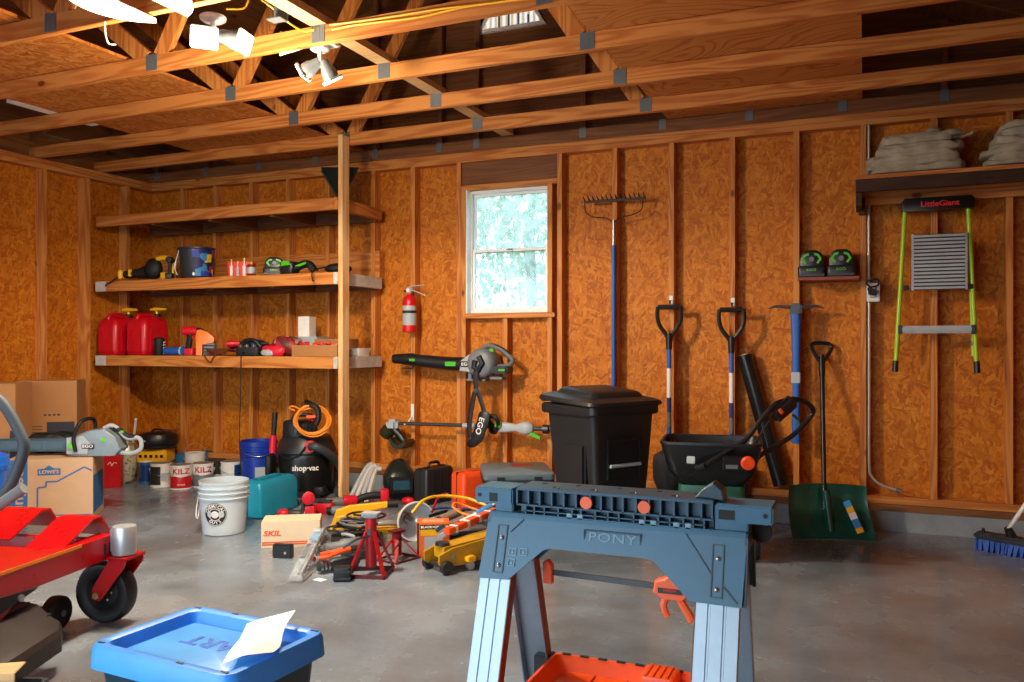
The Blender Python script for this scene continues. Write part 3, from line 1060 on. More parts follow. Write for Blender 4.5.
W(t).tube([(3.40, -.205, 1.08), (3.43, -.21, 1.03), (3.40, -.212, .98), (3.36, -.21, 1.0), (3.37, -.208, 1.05)], .022, 8).build('intake_guard', 'soft_black', t)
# strap
st = thing('shoulder_strap', 'black padded shoulder strap hanging from the leaf blower', 'strap', (3.38, -.20, .45))
W(st).tube(spline([(3.39, -.22, 1.0), (3.38, -.225, .93), (3.385, -.225, .84), (3.37, -.222, .80), (3.345, -.22, .69), (3.33, -.22, .58), (3.335, -.22, .50), (3.37, -.222, .466)], 6), [.02] * 43, 8, flat=(.3, 1.0)).build('webbing', 'soft_black', st)
W(st).tube(spline([(3.39, -.224, .84), (3.42, -.226, .77), (3.445, -.228, .70), (3.455, -.228, .665)], 6), .018, 8, flat=(.3, 1.)).build('webbing', 'soft_black', st)
pd = W(st).tube(spline([(3.448, -.232, .68), (3.452, -.234, .63), (3.43, -.236, .56), (3.405, -.236, .50), (3.36, -.232, .458), (3.335, -.23, .468)], 6), [.026, .036, .042, .046] + [.048] * 27, 10, flat=(.34, 1.)).build('pad', 'black_plastic', st)
text('lettering', 'EGO', .058, 'white_plastic', st, T(-V(st.location)) @ face((3.428, -.2525, .575), (-.30, 0, -1), (1, 0, -.30)), sx=1.1, thick=.001)
W(st).cbox((3.385, -.226, .83), (.04, .014, .03), .004).build('buckle', 'dark_grey', st)

# --- string trimmer hung level
t = thing('string_trimmer', 'battery string trimmer hung level beneath the leaf blower', 'string trimmer', (3.2, -.10, .33))
y = -.10
W(t).cyl((2.66, y, .552), (3.24, y, .558), .0135).build('lower_shaft', 'dark_grey', t)
W(t).cyl((3.22, y, .557), (3.35, y, .557), .02).build('coupler', 'light_grey', t)
W(t).cyl((3.34, y, .557), (3.93, y, .555), .0145).build('upper_shaft', 'dark_grey', t)
L = []
for x, r in ((3.50, .022), (3.52, .042), (3.60, .036), (3.66, .026), (3.70, .046), (3.74, .05), (3.78, .036), (3.79, .02)):
    L.append([(x, y + a, .556 + c) for a, c in rrect(2 * r * .8, 2 * r, r * .6, 3)])
W(t).loft(L).build('handle_housing', 'light_grey', t)
W(t).tube(spline([(3.47, y, .56), (3.44, y - .02, .60), (3.47, y - .06, .64), (3.52, y - .07, .63), (3.53, y - .05, .58), (3.49, y - .02, .52), (3.45, y, .53), (3.46, y, .56)], 5), .017, 8).build('loop_handle', 'soft_black', t)
W(t).box((3.50, y - .06, .555), (3.55, y - .03, .60), .008).build('lock_button', 'egreen', t)
W(t).prism([(3.75, .515), (3.79, .528), (3.85, .498), (3.845, .478), (3.79, .50)], y - .02, y + .01).build('trigger', 'egreen', t)
W(t).lathe([(.02, 3.86), (.034, 3.865), (.034, 3.91), (.02, 3.915)], (0, y, .555), 14, 'x').build('end_collar', 'dark_steel', t)
hd = W(t).box((2.56, y - .05, .49), (2.665, y + .045, .585), .025, 3).build('motor_housing', 'light_grey', t)
W(t).at(T(-V(t.location)) @ T((2.555, y, .478)) @ RY(38)).lathe([(.01, -.035), (.05, -.035), (.056, -.02), (.056, .03), (.04, .045), (.01, .05)], seg=20).build('spool_head', mat('olive_black', '#2a2c1a', .4), t)
L = []
for u in range(9):
    a = R(-150 + u * 14)
    L.append([(2.66 + math.cos(a) * r_ * .6 + .03, y + q, .50 + math.sin(a) * r_ * .95) for r_, q in ((.15, -.075), (.155, .075), (.12, .075), (.115, -.075))])
W(t).loft(L).build('guard', 'olive_black', t)
W(t).tube([(2.60, y, .52), (2.68, y, .45), (2.72, y, .40)], .03, 10).build('gear_neck', 'black_plastic', t)
for x, z, lb in ((2.728, .60, 'white plastic hanger above the trimmer head'), (3.955, .58, 'white plastic hanger holding the trimmer handle end')):
    hk = thing('wall_hanger', lb, 'hanger', (x, -.001, z), group='trimmer hangers')
    MB().box((-.016, -.005, -.03), (.016, 0, .10), .003).build('back_plate', 'white_plastic', hk)
    MB().tube([(0, -.005, .0), (0, -.06, -.03), (0, -.10, -.062), (0, -.13, -.05)], .006, 6).build('arm', 'white_plastic', hk)

# ================================================================== right side floor: bin and spreader
t = thing('wheeled_bin', 'tall black wheeled rubbish bin with a closed lid', 'bin', (4.629, -1.35, 0), R(58))
t.scale = (1, 1, 1.015)
# local x along the front face, local y to the back; origin under the near front corner
BW, BD = .52, .47
def bl(z, inx, iny0, iny1, r=.035):
    w, d = BW - 2 * inx, BD - iny0 - iny1
    return [(BW / 2 + a, iny0 + d / 2 + c, z) for a, c in rrect(w, d, r, 4)]
MB().loft([bl(.05, .085, .06, .09), bl(.06, .08, .055, .085), bl(.40, .05, .035, .05), bl(.74, .024, .02, .02), bl(.765, .02, .018, .018)]).build('body', mat('bin_black', '#1b1d1f', .42), t)
MB().loft([bl(.755, .004, 0, -.01, .04), bl(.765, -.004, -.008, -.02, .045), bl(.805, -.004, -.008, -.02, .045), bl(.812, .004, 0, -.01, .04)]).build('rim', 'bin_black', t)
def lid(z0, z1, k, r):
    L = [(BW / 2 + a, BD / 2 + c) for a, c in rrect(BW + .02 - 2 * k, BD + .03 - 2 * k, r, 4)]
    return [(a, c, z0 + (z1 - z0) * c / BD) for a, c in L]
MB().loft([lid(.807, .83, -.005, .05), lid(.815, .842, -.012, .05), lid(.832, .862, -.004, .05), lid(.842, .875, .03, .05), lid(.848, .882, .07, .04), lid(.87, .906, .085, .04), lid(.878, .916, .11, .03), lid(.882, .92, .16, .02)]).build('lid', 'bin_black', t)
MB().tube([(.05, BD + .05, .83), (BW - .05, BD + .05, .83)], .016, 8).build('rear_handle', 'bin_black', t)
# recess and lift bar in the front
b = MB()
b.box((.13, .018, .40), (.145, .05, .62)).box((.37, .018, .40), (.385, .05, .62)).box((.13, .018, .61), (.385, .05, .625))
b.build('recess_frame', 'bin_black', t)
MB().box((.145, .0225, .40), (.37, .027, .61)).build('recess', 'soft_black', t)
MB().cyl((.143, .012, .475), (.372, .012, .475), .010).build('lift_bar', 'light_grey', t, 'pale metal lift bar')
MB().box((.02, .10, .30), (.06, .30, .60), .015).build('side_rib', 'bin_black', t)
for x in (.02, BW - .07):
    w = MB().lathe([(.03, 0), (.09, .002), (.10, .012), (.10, .04), (.09, .05), (.03, .052)], (x, BD - .05, .10), 22, 'x', False).build('wheel', 'rubber', t)
    MB().lathe([(.0, -.002), (.03, -.002), (.03, .054), (0, .054)], (x, BD - .05, .10), 12, 'x').build('hub', 'dark_grey', w)
MB().box((.09, .06, 0), (BW - .09, .12, .055), .01).build('front_foot', 'bin_black', t)

# --- broadcast spreader
t = thing('broadcast_spreader', 'black and green broadcast spreader with tall loop handle', 'spreader', (5.24, -1.14, 0), R(8))
def hop(z, w, d, k=.0, r=.06):
    return [(a, c, z) for a, c in rrect(w - 2 * k, d - 2 * k, r, 4)]
mat('hopper_black', '#131416', .28)
MB().loft([hop(.40, .26, .20), hop(.43, .36, .28), hop(.50, .45, .36), hop(.60, .505, .41), hop(.64, .52, .425), hop(.65, .525, .43), hop(.65, .50, .405), hop(.52, .44, .36), hop(.44, .34, .26), hop(.42, .20, .16)]).build('hopper', 'hopper_black', t)
MB().loft([hop(.642, .53, .435), hop(.656, .53, .435), hop(.656, .505, .41), hop(.642, .505, .41)], False, True).build('hopper_rim', 'black_plastic', t)
MB().loft([[(a * 1., c, z) for a, c in rrect(w, d, .03, 4)] for z, w, d in ((.20, .20, .2), (.24, .30, .25), (.36, .35, .28), (.42, .34, .27), (.43, .2, .18))]).build('gear_housing', mat('spreader_green', '#14513c', .35), t)
MB().lathe([(.0, .165), (.13, .17), (.15, .185), (.15, .192), (.12, .196), (.0, .198)], seg=20).build('spinner', 'spreader_green', t)
MB(T((-.10, -.199, .565)) @ RX(-14)).box((-.022, -.006, -.022), (.022, .006, .022), .003).build('label', 'light_grey', t)
MB().cyl((-.26, .05, .115), (.26, .05, .115), .012).build('axle', 'steel', t)
for s in (-1, 1):
    w = MB().lathe([(.05, -.025), (.105, -.025), (.115, -.012), (.115, .012), (.105, .025), (.05, .025)], (s * .23, .05, .115), 22, 'x', False).build('wheel', 'rubber', t)
    MB().lathe([(.0, -.018), (.06, -.018), (.06, .018), (0, .018)], (s * .23, .05, .115), 14, 'x').build('hub', 'dark_grey', w)
    MB().tube([(s * .10, .0, .3), (s * .17, .03, .2), (s * .2, .05, .115)], .013, 8).build('frame_tube', 'black_plastic', t)
MB().tube([(.0, -.09, .26), (.0, -.17, .1), (0, -.18, .012)], .014, 8).build('rest_leg', 'black_plastic', t)
# handle, room coordinates
hp = [(5.254, -1.40, .546), (5.345, -1.345, .61), (5.437, -1.291, .673), (5.50, -1.25, .76), (5.56, -1.21, .838), (5.60, -1.17, .868), (5.67, -1.10, .880), (5.72, -1.04, .862), (5.752, -.985, .825), (5.742, -.966, .783), (5.664, -1.021, .690), (5.57, -1.09, .625), (5.491, -1.149, .575)]
inv = (T(t.location) @ RZ(8)).inverted()
MB(inv).tube(spline(hp, 5), .0135, 10).build('handle', 'black_plastic', t)
MB(inv).tube([(5.254, -1.40, .546), (5.22, -1.38, .53), (5.20, -1.36, .525)], .016, 8).build('handle_bracket', 'black_plastic', t)
MB(inv).tube([(5.491, -1.149, .575), (5.45, -1.15, .545), (5.42, -1.15, .53)], .016, 8).build('handle_bracket', 'black_plastic', t)
m = inv @ T((5.625, -1.17, .835)) @ RZ(35) @ RY(-38)
MB(m).box((-.085, -.028, -.035), (.075, .028, .04), .018, 3).build('control_box', 'black_plastic', t)
MB(m).box((-.05, -.036, .0), (-.03, -.024, .03), .003).build('lever', 'orange', t)
m = inv @ face((5.405, -1.345, .555), (.96, .27, 0), (0, -.15, 1))
MB(m).box((-.085, -.045, -.01), (.085, .05, .02), .016, 3).build('dial_plate', 'black_plastic', t)
MB(m).lathe([(.0, .02), (.036, .02), (.036, .034), (.03, .04), (0, .04)], (.05, .012, 0), 20).build('dial', mat('dial_orange', '#f04a12', .4), t)
MB(m).box((-.06, -.02, .02), (-.0, .0, .024)).build('label', 'mid_grey', t)
MB(inv).tube(spline([(5.40, -1.25, .56), (5.48, -1.22, .66), (5.55, -1.20, .77), (5.60, -1.18, .82)], 5), .004, 6).build('cable', 'soft_black', t)
MB(inv).tube([(5.66, -1.13, .80), (5.69, -1.12, .77), (5.692, -1.12, .745)], .009, 6).build('cable_clip', 'spreader_green', t)

# ================================================================== built-in shelves on the left of the back wall
SH = thing('shelf_unit', 'built-in lumber shelves with three long boards and one post', 'shelves', (1.22, -.3, 0))
SF, SB, SX0, SX1 = -.62, -.004, .012, 2.45
mat('bleached', '#c4beb4', .7, var=.2, scale=14)
for z1, nm in ((2.249, 'a'), (1.70, 'b'), (1.077, 'c')):
    s = W(SH).box((SX0, SF + .039, z1 - .012), (SX1 - .039, SB, z1), .001).build('shelf', 'oldwood_x', SH)
    W(SH).box((SX0, SF, z1 - .089), (SX1 - .04, SF + .038, z1), .003, 1).build('front_board', 'lumber_x', s)
    W(SH).box((SX1 - .0385, SF, z1 - .089), (SX1, SB, z1), .003, 1).build('end_board', 'lumber_y' if nm == 'a' else 'bleached', s)
    W(SH).box((SX0, SB - .038, z1 - .101), (SX1 - .04, SB, z1 - .0125)).build('rear_board', 'oldwood_x', s)
    for x in (.6, 1.2, 1.8):
        W(SH).box((x, SF + .04, z1 - .101), (x + .038, SB - .04, z1 - .0125)).build('joist', 'oldwood_y', s)
    if nm != 'a':
        W(SH).box((SX0, SF - .002, z1 - .086), (SX0 + .12, SF, z1 - .004)).build('pale_patch', 'bleached', s)
W(SH).box((2.468, -.6385, 0), (2.506, -.5495, 2.70), .003, 1).build('post', 'post_wood', SH)
t = thing('corner_panel', 'black triangular panel wedged behind the post above the shelves', 'panel', (2.33, -.42, 2.25))
W(t).prism([(2.16, 2.53), (2.50, 2.50), (2.34, 2.2515)], -.43, -.405, bev=.004).build('panel', mat('black_green', '#10201a', .3), t)
W(t).tube([(2.18, -.44, 2.50), (2.335, -.44, 2.27)], .008, 6).build('edge_bead', 'dark_grey', t)

# --- generic cordless tool: motor barrel along +x, grip down, battery pack
def cordless(name, label, loc, rotz, body, accent, group=None, k=1.0, tip=.07, lay=0, bits=True):
    t = thing(name, label, 'power tool', loc, group=group, rot=(R(lay), 0, rotz))
    S = lambda *p: tuple(q * k for q in p)
    b = MB()
    b.lathe([(.018 * k, -.085 * k), (.03 * k, -.08 * k), (.034 * k, -.06 * k), (.034 * k, .03 * k), (.028 * k, .05 * k)], S(0, 0, .19), 16, 'x')
    b.build('motor_housing', body, t)
    MB().lathe([(.0345 * k, -.055 * k), (.0355 * k, -.05 * k), (.0355 * k, -.02 * k), (.0345 * k, -.015 * k)], S(0, 0, .19), 16, 'x').build('accent_band', accent, t)
    MB().lathe([(.024 * k, .05 * k), (.022 * k, .075 * k), (.012 * k, (.05 + tip * .7) * k), (.006 * k, (.05 + tip) * k)], S(0, 0, .19), 14, 'x').build('chuck', 'dark_steel', t)
    MB().loft([[(x * k + (px) * k, py * k, z * k) for px, py in rrect(.044, .034, .012, 3)] for x, z in ((-.035, .05), (-.028, .09), (-.02, .13), (-.022, .165))]).build('grip', 'soft_black', t)
    MB().box(S(.0, -.008, .125), S(.018, .008, .155), .004).build('trigger', accent, t)
    MB().rbox(S(-.03, 0, 0), .11 * k, .07 * k, .055 * k, .012 * k, .006 * k).build('battery', accent, t)
    return t

# --- middle shelf
t = thing('reciprocating_saw', 'yellow and black reciprocating saw lying at left of middle shelf', 'power tool', (.56, -.52, 1.7015), R(14))
MB().tube(spline([(-.27, 0, .05), (-.20, 0, .055), (-.12, 0, .06), (-.05, 0, .072)], 4), [.03, .032, .034, .036, .036, .036, .036, .04, .042, .045, .05, .055, .058][:13], 12).build('gear_case', 'soft_black', t)
MB().rbox((-.28, 0, .012), .04, .10, .075, .015, .01).build('front_shoe', 'yellow', t)
MB().box((-.21, -.04, .03), (-.18, .04, .09), .006).build('yellow_band', 'yellow', t)
MB().ell((.0, 0, .095), (.075, .055, .09), 16, 10).build('motor_housing', 'soft_black', t)
MB().tube(spline([(.03, 0, .175), (.10, 0, .185), (.165, 0, .17), (.18, 0, .11), (.16, 0, .03)], 5), .021, 10).build('handle', 'yellow', t)
MB().rbox((.13, 0, .001), .10, .08, .06, .012, .008).build('battery', 'yellow', t)
MB().raw([(-.29, -.02, .03), (-.34, -.15, -.06), (-.34, -.15, -.045), (-.29, -.02, .05), (-.285, -.02, .03), (-.335, -.15, -.06), (-.335, -.15, -.045), (-.285, -.02, .05)], [(0, 1, 2, 3), (7, 6, 5, 4), (0, 4, 5, 1), (3, 2, 6, 7)]).build('blade', 'dark_steel', t)
cordless('impact_driver', 'short black impact driver standing between saw and bucket', (.80, -.575, 1.7015), R(120), 'soft_black', 'black_plastic', k=.8)

t = thing('utility_bucket', 'dark grey bucket with a colourful printed label, middle shelf', 'bucket', (.965, -.46, 1.7015))
mat('bucket_grey', '#2e3338', .4)
MB().lathe([(.11, 0), (.118, .01), (.138, .235), (.146, .24), (.146, .255), (.135, .255), (.112, .012), (.0, .012)], seg=32).build('body', 'bucket_grey', t)
k = NT('busy_label')
vo = k.n('ShaderNodeTexVoronoi', {'Vector': k.obj(), 'Scale': 17.0}, distance='CHEBYCHEV')
sp = k.n('ShaderNodeSeparateColor', {0: vo.outputs['Color']})
k.set(k.p.inputs['Base Color'], k.ramp(sp.outputs[0], [(0, lin('#14206a')), (.2, lin('#2a4ab0')), (.34, lin('#e8c020')), (.46, lin('#d02020')), (.58, lin('#f0f0e8')), (.70, lin('#20242a')), (.84, lin('#3a8ac0'))], 'CONSTANT'))
L = []
for z, r in ((.02, .1222), (.235, .1405)):
    L.append([(r * math.cos(R(a)), r * math.sin(R(a)), z) for a in range(-62, 41, 6)])
n = len(L[0])
MB().raw(L[0] + L[1], [(i, i + 1, n + i + 1, n + i) for i in range(n - 1)]).build('label', 'busy_label', t)
MB().tube(spline([(-.05, -.142, .225), (-.075, -.145, .15), (-.085, -.15, .08), (-.07, -.14, .03)], 5), .003, 6).build('bail', 'steel', t)

t = thing('red_tub', 'small red tub holding white and yellow tubes, middle shelf', 'tub', (1.46, -.50, 1.7015), R(20))
b = MB()
b.loft([[(x, y, z) for x, y in rrect(w, w * .7, .02, 3)] for z, w in ((0, .18), (.115, .20), (.115, .188), (.006, .168))])
b.build('tub', mat('tub_red', '#e0361e', .45), t)
for x, y, h, m in ((-.05, -.075, .10, 'white_plastic'), (.0, -.078, .09, 'light_grey'), (.052, -.076, .11, 'white_plastic')):
    MB().lathe([(.012, 0), (.013, h * .7), (.006, h * .85), (.004, h * 1.1)], (x, y, .002), 12).build('tube', m, t)
    MB().lathe([(.0045, h * 1.08), (.008, h * 1.1), (.006, h * 1.3)], (x, y, .002), 8).build('cap', 'yellow', t)
t = thing('small_red_can', 'little dark red can standing beside the red tub', 'can', (1.585, -.53, 1.7015))
MB().lathe([(.033, 0), (.035, .003), (.035, .085), (.03, .092)], seg=18).build('body', mat('can_red', '#7c1c1a', .3), t)
MB().lathe([(.012, .09), (.012, .105), (.008, .115)], seg=10).build('nozzle', 'yellow', t)
MB().lathe([(.0354, .02), (.0354, .07)], seg=18, cap=False).build('label', 'light_grey', t)

src = [o for o in COL.objects if o.name == 'battery_charger'][0]
t = copy_tree(src)
t.location, t.rotation_euler = (1.79, -.50, 1.7015), (0, 0, R(32))
t['label'] = 'black battery charger with lime hexagon on the middle long shelf'
del t['group']
t.scale = (1, 1, .8)

t = thing('hedge_trimmer', 'black and green cordless tool lying near the post, middle shelf', 'power tool', (2.03, -.54, 1.7015), R(2))
MB().rbox((-.07, 0, 0), .13, .11, .10, .03, .02).build('motor_housing', 'black_plastic', t)
MB().prism([(-.11, .06), (-.02, .07), (-.04, .098), (-.10, .098)], -.058, -.050).build('green_panel', 'egreen', t)
MB().tube(spline([(-.01, 0, .05), (.06, 0, .075), (.11, 0, .07), (.15, 0, .03)], 5), [.03] * 16, 10).build('handle', 'black_plastic', t)
MB().prism([(.0, .062), (.10, .09), (.10, .075), (.04, .055)], -.034, -.024).build('green_panel', 'egreen', t)
MB().beam((.13, -.02, .035), (.185, -.02, .03), .05, .02).build('battery_rail', 'soft_black', t)
t = thing('tool_pouch', 'dark crumpled tool pouch with a strap hanging over the shelf edge', 'pouch', (2.325, -.43, 1.7015), R(10))
MB().ell((0, 0, .042), (.11, .07, .042), 16, 8).build('pouch', 'soft_black', t)
MB().tube(spline([(-.09, -.05, .05), (-.10, -.19, .02), (-.10, -.235, -.01), (-.095, -.235, -.06), (-.085, -.232, -.07)], 4), .006, 6).build('strap', 'soft_black', t)
MB().box((.04, -.075, .03), (.075, -.062, .05), .003).build('clip', 'white_plastic', t)

# --- bottom shelf: gas cans
def gas_can(x, y, label):
    t = thing('gas_can', label, 'gas can', (x, y, 1.078), group='red petrol cans')
    L = []
    for z, w, d, r in ((0, .19, .25, .03), (.012, .212, .272, .04), (.04, .218, .28, .04), (.24, .218, .28, .045), (.29, .20, .265, .05), (.315, .16, .22, .05), (.322, .12, .18, .05)):
        L.append([(a, c, z) for a, c in rrect(w, d, r, 4)])
    MB().loft(L).build('body', mat('can_plastic', '#c40a1c', .35), t)
    # bulged front panel and the side panel
    for M_ in (T((0, -.1405, 0)), RZ(90) @ T((0, -.1095, 0))):
        w_ = .075 if M_[1][3] else .09
        MB(M_).ring([(-w_, .035), (w_, .035), (w_, .21), (w_ * .6, .245), (-w_ * .6, .245), (-w_, .21)], [(-w_ + .022, .06), (w_ - .022, .06), (w_ - .022, .195), (w_ * .5, .215), (-w_ * .5, .215), (-w_ + .022, .195)], -.006, .004).build('raised_frame', 'can_plastic', t)
    MB().tube(spline([(0, -.11, .295), (0, -.10, .325), (0, -.05, .337), (0, .03, .337), (0, .07, .31)], 5), .021, 10).build('handle', 'can_plastic', t)
    MB().lathe([(.03, .31), (.032, .315), (.032, .345), (.022, .35)], (0, .10, 0), 16).build('cap', 'soft_black', t)
    b = MB().lathe([(.012, .345), (.014, .36), (.012, .372)], (0, .10, 0), 12)
    b.tube([(-.07, .10, .388), (-.02, .10, .391), (.02, .10, .391), (.10, .10, .388)], [.010, .016, .015, .008], 8)
    b.build('spout', 'yellow', t)
    return t
gas_can(.115, -.47, 'red petrol can with yellow spout, in the corner of the shelf')
gas_can(.42, -.45, 'red petrol can with yellow spout, second from the corner')

t = thing('drill_bit_set', 'black and white spiral bit on end before the petrol can', 'drill bit', (.69, -.585, 1.078))
t.scale = (1.35, 1.35, 1.05)
b = MB()
for i in range(5):
    b.tube([(.03 * math.cos(a), .03 * math.sin(a), .012 + i * .022 + .0035 * q) for q, a in enumerate([2 * PI * j / 12 for j in range(7)])], .006, 6)
MB().lathe([(.028, 0), (.03, .004), (.03, .13), (.02, .14)], seg=16).build('bit', 'soft_black', t)
b.build('flute', 'white_plastic', t)
t = thing('flashlight', 'short blue cylinder torch lying beside the spiral bit', 'torch', (.86, -.595, 1.078), R(12))
MB().lathe([(.028, -.085), (.03, -.08), (.03, .05), (.036, .06), (.036, .085), (.03, .088)], (0, 0, .0365), 18, 'x').build('barrel', 'blue', t)
MB().lathe([(.0365, .058), (.0375, .06), (.0375, .07), (.0365, .072)], (0, 0, .0365), 18, 'x').build('bezel', 'light_grey', t)
cordless('cordless_drill', 'red and black cordless drill standing on its battery', (.985, -.53, 1.078), R(10), 'tool_red', 'tool_red', k=1.05)
t = thing('orange_sander', 'bright orange upright tool with brown cord, bottom shelf', 'power tool', (1.155, -.555, 1.078), R(25))
L = []
for y, k_ in ((-.045, .93), (-.04, 1), (.04, 1), (.045, .93)):
    L.append([(x * k_, y, .003 + z * k_) for x, z in [(-.07, 0), (-.02, 0), (-.018, .09), (.075, .11), (.07, .145), (.03, .18), (-.03, .205), (-.06, .20), (-.072, .16)]])
MB().loft(L).build('housing', mat('bright_orange', '#f47a10', .4), t)
MB().rbox((.03, 0, .001), .09, .07, .10, .01, .006).build('motor', 'mid_grey', t)
for z in (.025, .05, .075):
    MB().box((-.012, -.0385, z), (.072, -.034, z + .009)).build('vent', 'soft_black', t)
t = thing('extension_lead', 'coiled brown extension cord spilling over the shelf edge', 'cord', (1.29, -.575, 1.078))
b = MB()
rr = random.Random(4)
for i in range(4):
    q = .06 + .012 * i
    b.tube([(q * math.cos(2 * PI * j / 16) * 1.15, q * .45 * math.sin(2 * PI * j / 16) - .0, .016 + i * .012 + .005 * math.sin(j)) for j in range(16)], .0055, 6, True)
b.tube(spline([(-.07, -.02, .02), (-.08, -.054, .008), (-.06, -.056, -.03), (-.02, -.056, -.05), (.0, -.056, -.02), (.03, -.052, .01)], 5), .0055, 6)
b.build('coil', mat('cord_brown', '#6a3014', .6), t)
cordless('red_sander', 'small red tool on its side behind the brown cord', (1.29, -.36, 1.13), R(35), 'tool_red', 'tool_red', k=.75, lay=72)
cordless('blue_drill', 'dark blue drill lying behind the brown cord', (1.48, -.19, 1.125), R(5), 'navy', 'black_plastic', k=1.0, lay=75)
t = thing('circular_saw', 'low black saw with chrome knobs, middle of bottom shelf', 'power tool', (1.585, -.54, 1.078), R(12))
MB().rbox((0, 0, 0), .20, .13, .075, .03, .015).build('base_housing', 'soft_black', t)
MB().tube(spline([(-.09, 0, .06), (-.05, 0, .115), (.03, 0, .12), (.09, 0, .07)], 5), .017, 8).build('handle', 'black_plastic', t)
for x in (-.055, .0, .055):
    MB().lathe([(.016, 0), (.018, .006), (.012, .02), (.0, .022)], (x, -.055, .068), 12).build('knob', 'steel', t)
MB().tube(spline([(-.02, -.06, .03), (-.02, -.10, .02), (-.02, -.112, -.04), (-.022, -.114, -.3), (-.03, -.116, -.60), (-.02, -.118, -.83)], 5), .004, 6).build('cord', 'soft_black', t)
k = NT('red_pack')
vo = k.n('ShaderNodeTexVoronoi', {'Vector': k.obj(), 'Scale': 26.})
k.set(k.p.inputs['Base Color'], k.ramp(k.n('ShaderNodeSeparateColor', {0: vo.outputs['Color']}).outputs[1], [(0, lin('#7a2420')), (.4, lin('#a83430')), (.7, lin('#5a2a24')), (.9, lin('#b88880'))], 'CONSTANT'))
def soft_bag(name, label, loc, w, d, h, m, seed, cat='bag', rotz=0., group=None):
    rr = random.Random(seed)
    L = []
    for j in range(1, 9):
        a = PI * j / 9
        L.append([(w / 2 * math.sin(a) ** .6 * math.cos(2 * PI * i / 28) * (1 + .12 * mn.noise(V((math.cos(i * .9) * 2, j * .7, seed)))), d / 2 * math.sin(a) ** .6 * math.sin(2 * PI * i / 28), max(0, h / 2 - h / 2 * math.cos(a) + .16 * h * mn.noise(V((i * .55, j * .8, seed * 3.3))))) for i in range(28)])
    o = MB().loft(L).build(name, m)
    o.location = loc
    o.rotation_euler = (0, 0, rotz)
    return tag(o, label, cat, group)
soft_bag('screw_bag', 'dark red bag of hardware piled behind the bright red bag', (1.84, -.42, 1.078), .26, .2, .15, 'red_pack', 5)
soft_bag('red_bag', 'bright red plastic bag lying on the bottom shelf edge', (1.835, -.575, 1.078), .22, .075, .085, mat('bag_red', '#d8203a', .3), 9)
soft_bag('silver_bag', 'small silver plastic bag under the end of the red bag', (1.80, -.60, 1.078), .13, .045, .05, 'light_grey', 12)
def carton(name, label, loc, w, d, h, rotz=0., m='cardboard', open_top=False, group=None, tape=None, cat='box'):
    t = thing(name, label, cat, loc, rotz, group)
    if open_top:
        MB().loft([[(a, c, z) for a, c in rrect(w - 2 * k_, d - 2 * k_, .002, 1)] for z, k_ in ((0, 0), (h, 0), (h, .005), (.006, .005))]).build('walls', m, t)
    else:
        MB().box((-w / 2, -d / 2, 0), (w / 2, d / 2, h), .003).build('walls', m, t)
        q = .0018
        for s in (-1, 1):
            MB().box((-w / 2 + .002, s * .0015 if s > 0 else -d / 2 + .002, h), (w / 2 - .002, d / 2 - .002 if s > 0 else -.0015, h + q)).build('flap', m, t)
    if tape:
        MB().box((-w / 2 + .001, -tape / 2, h + .0005), (w / 2 - .001, tape / 2, h + .0028)).build('tape', 'cardboard_dark', t)
    return t
t = carton('parts_tray', 'shallow cardboard tray of red parts, left of the post', (2.20, -.49, 1.078), .40, .15, .085, R(2), 'cardboard_dark', True)
rr = random.Random(21)
for i in range(7):
    o = MB().rbox((0, 0, 0), rr.uniform(.04, .07), rr.uniform(.03, .05), .02, .006, .004).build('plastic_clip', rr.choice(['tool_red', 'orange', 'tool_red']))
    o.location = (2.06 + i * .046, -.49 + rr.uniform(-.035, .035), 1.085 + .05 + rr.uniform(0, .03))
    o.rotation_euler = (rr.uniform(-.3, .3), rr.uniform(-.4, .4), rr.uniform(0, 3))
    tag(o, 'small red or orange plastic clip heaped in the cardboard tray', 'clip', 'clips in the cardboard tray')
MB().rbox((0, 0, .006), .33, .14, .045, .01, .01).build('packing', 'cardboard', t)
carton('white_carton', 'upright white box standing behind the cardboard tray', (1.86, -.19, 1.23), .10, .11, .16, R(6), 'white_paint')
carton('grey_carton', 'flat grey box under the upright white box', (1.84, -.19, 1.078), .34, .22, .15, R(6), 'light_grey')
carton('brown_carton', 'low brown box at the right end of the bottom shelf', (2.18, -.24, 1.078), .27, .22, .13, R(4), 'cardboard_dark')
o = MB().loft([[(a, c, z) for a, c in rrect(w, d, .02, 3)] for z, w, d in ((0, .10, .16), (.06, .12, .19), (.06, .11, .18), (.01, .09, .15))]).build('white_tray', 'white_plastic')
tag(o, 'small white tray jutting past the post, bottom shelf', 'tray')
o.location = (2.385, -.24, 1.078)

# ================================================================== floor along the left and under the shelves
CAM = V((6.01, -5.76, 1.175))
YAW = R(22.9)
FW = V((-math.sin(YAW), math.cos(YAW), 0))
RT = V((math.cos(YAW), math.sin(YAW), 0))
def fl(px, py, z=0.):
    """floor (or table-height) point seen at a pixel of the photograph"""
    d = FW + RT * ((px - 512) / 835) + V((0, 0, (343.5 - py) / 835))
    return CAM + d * ((z - CAM.z) / d.z)
def dp(px, py, d):
    """point seen at a pixel, d metres ahead"""
    return CAM + (FW + RT * ((px - 512) / 835) + V((0, 0, (343.5 - py) / 835))) * d
def bend(o, r, taper=0.):
    for v in o.data.vertices:
        x, y, z = v.co
        z += taper * y
        v.co = ((r + z) * math.sin(x / r), -(r + z) * math.cos(x / r), y)
    return o
def text_cyl(name, s, size, m, parent, r, z, ang=0., sx=1., thick=0., shear=0.):
    o = text(name, s, size, m, parent, T((0, 0, 0)), .0005, sx=sx, thick=thick, shear=shear)
    bend(o, r + .001)
    o.data.transform(T((0, 0, z)) @ RZ(ang))
    return o

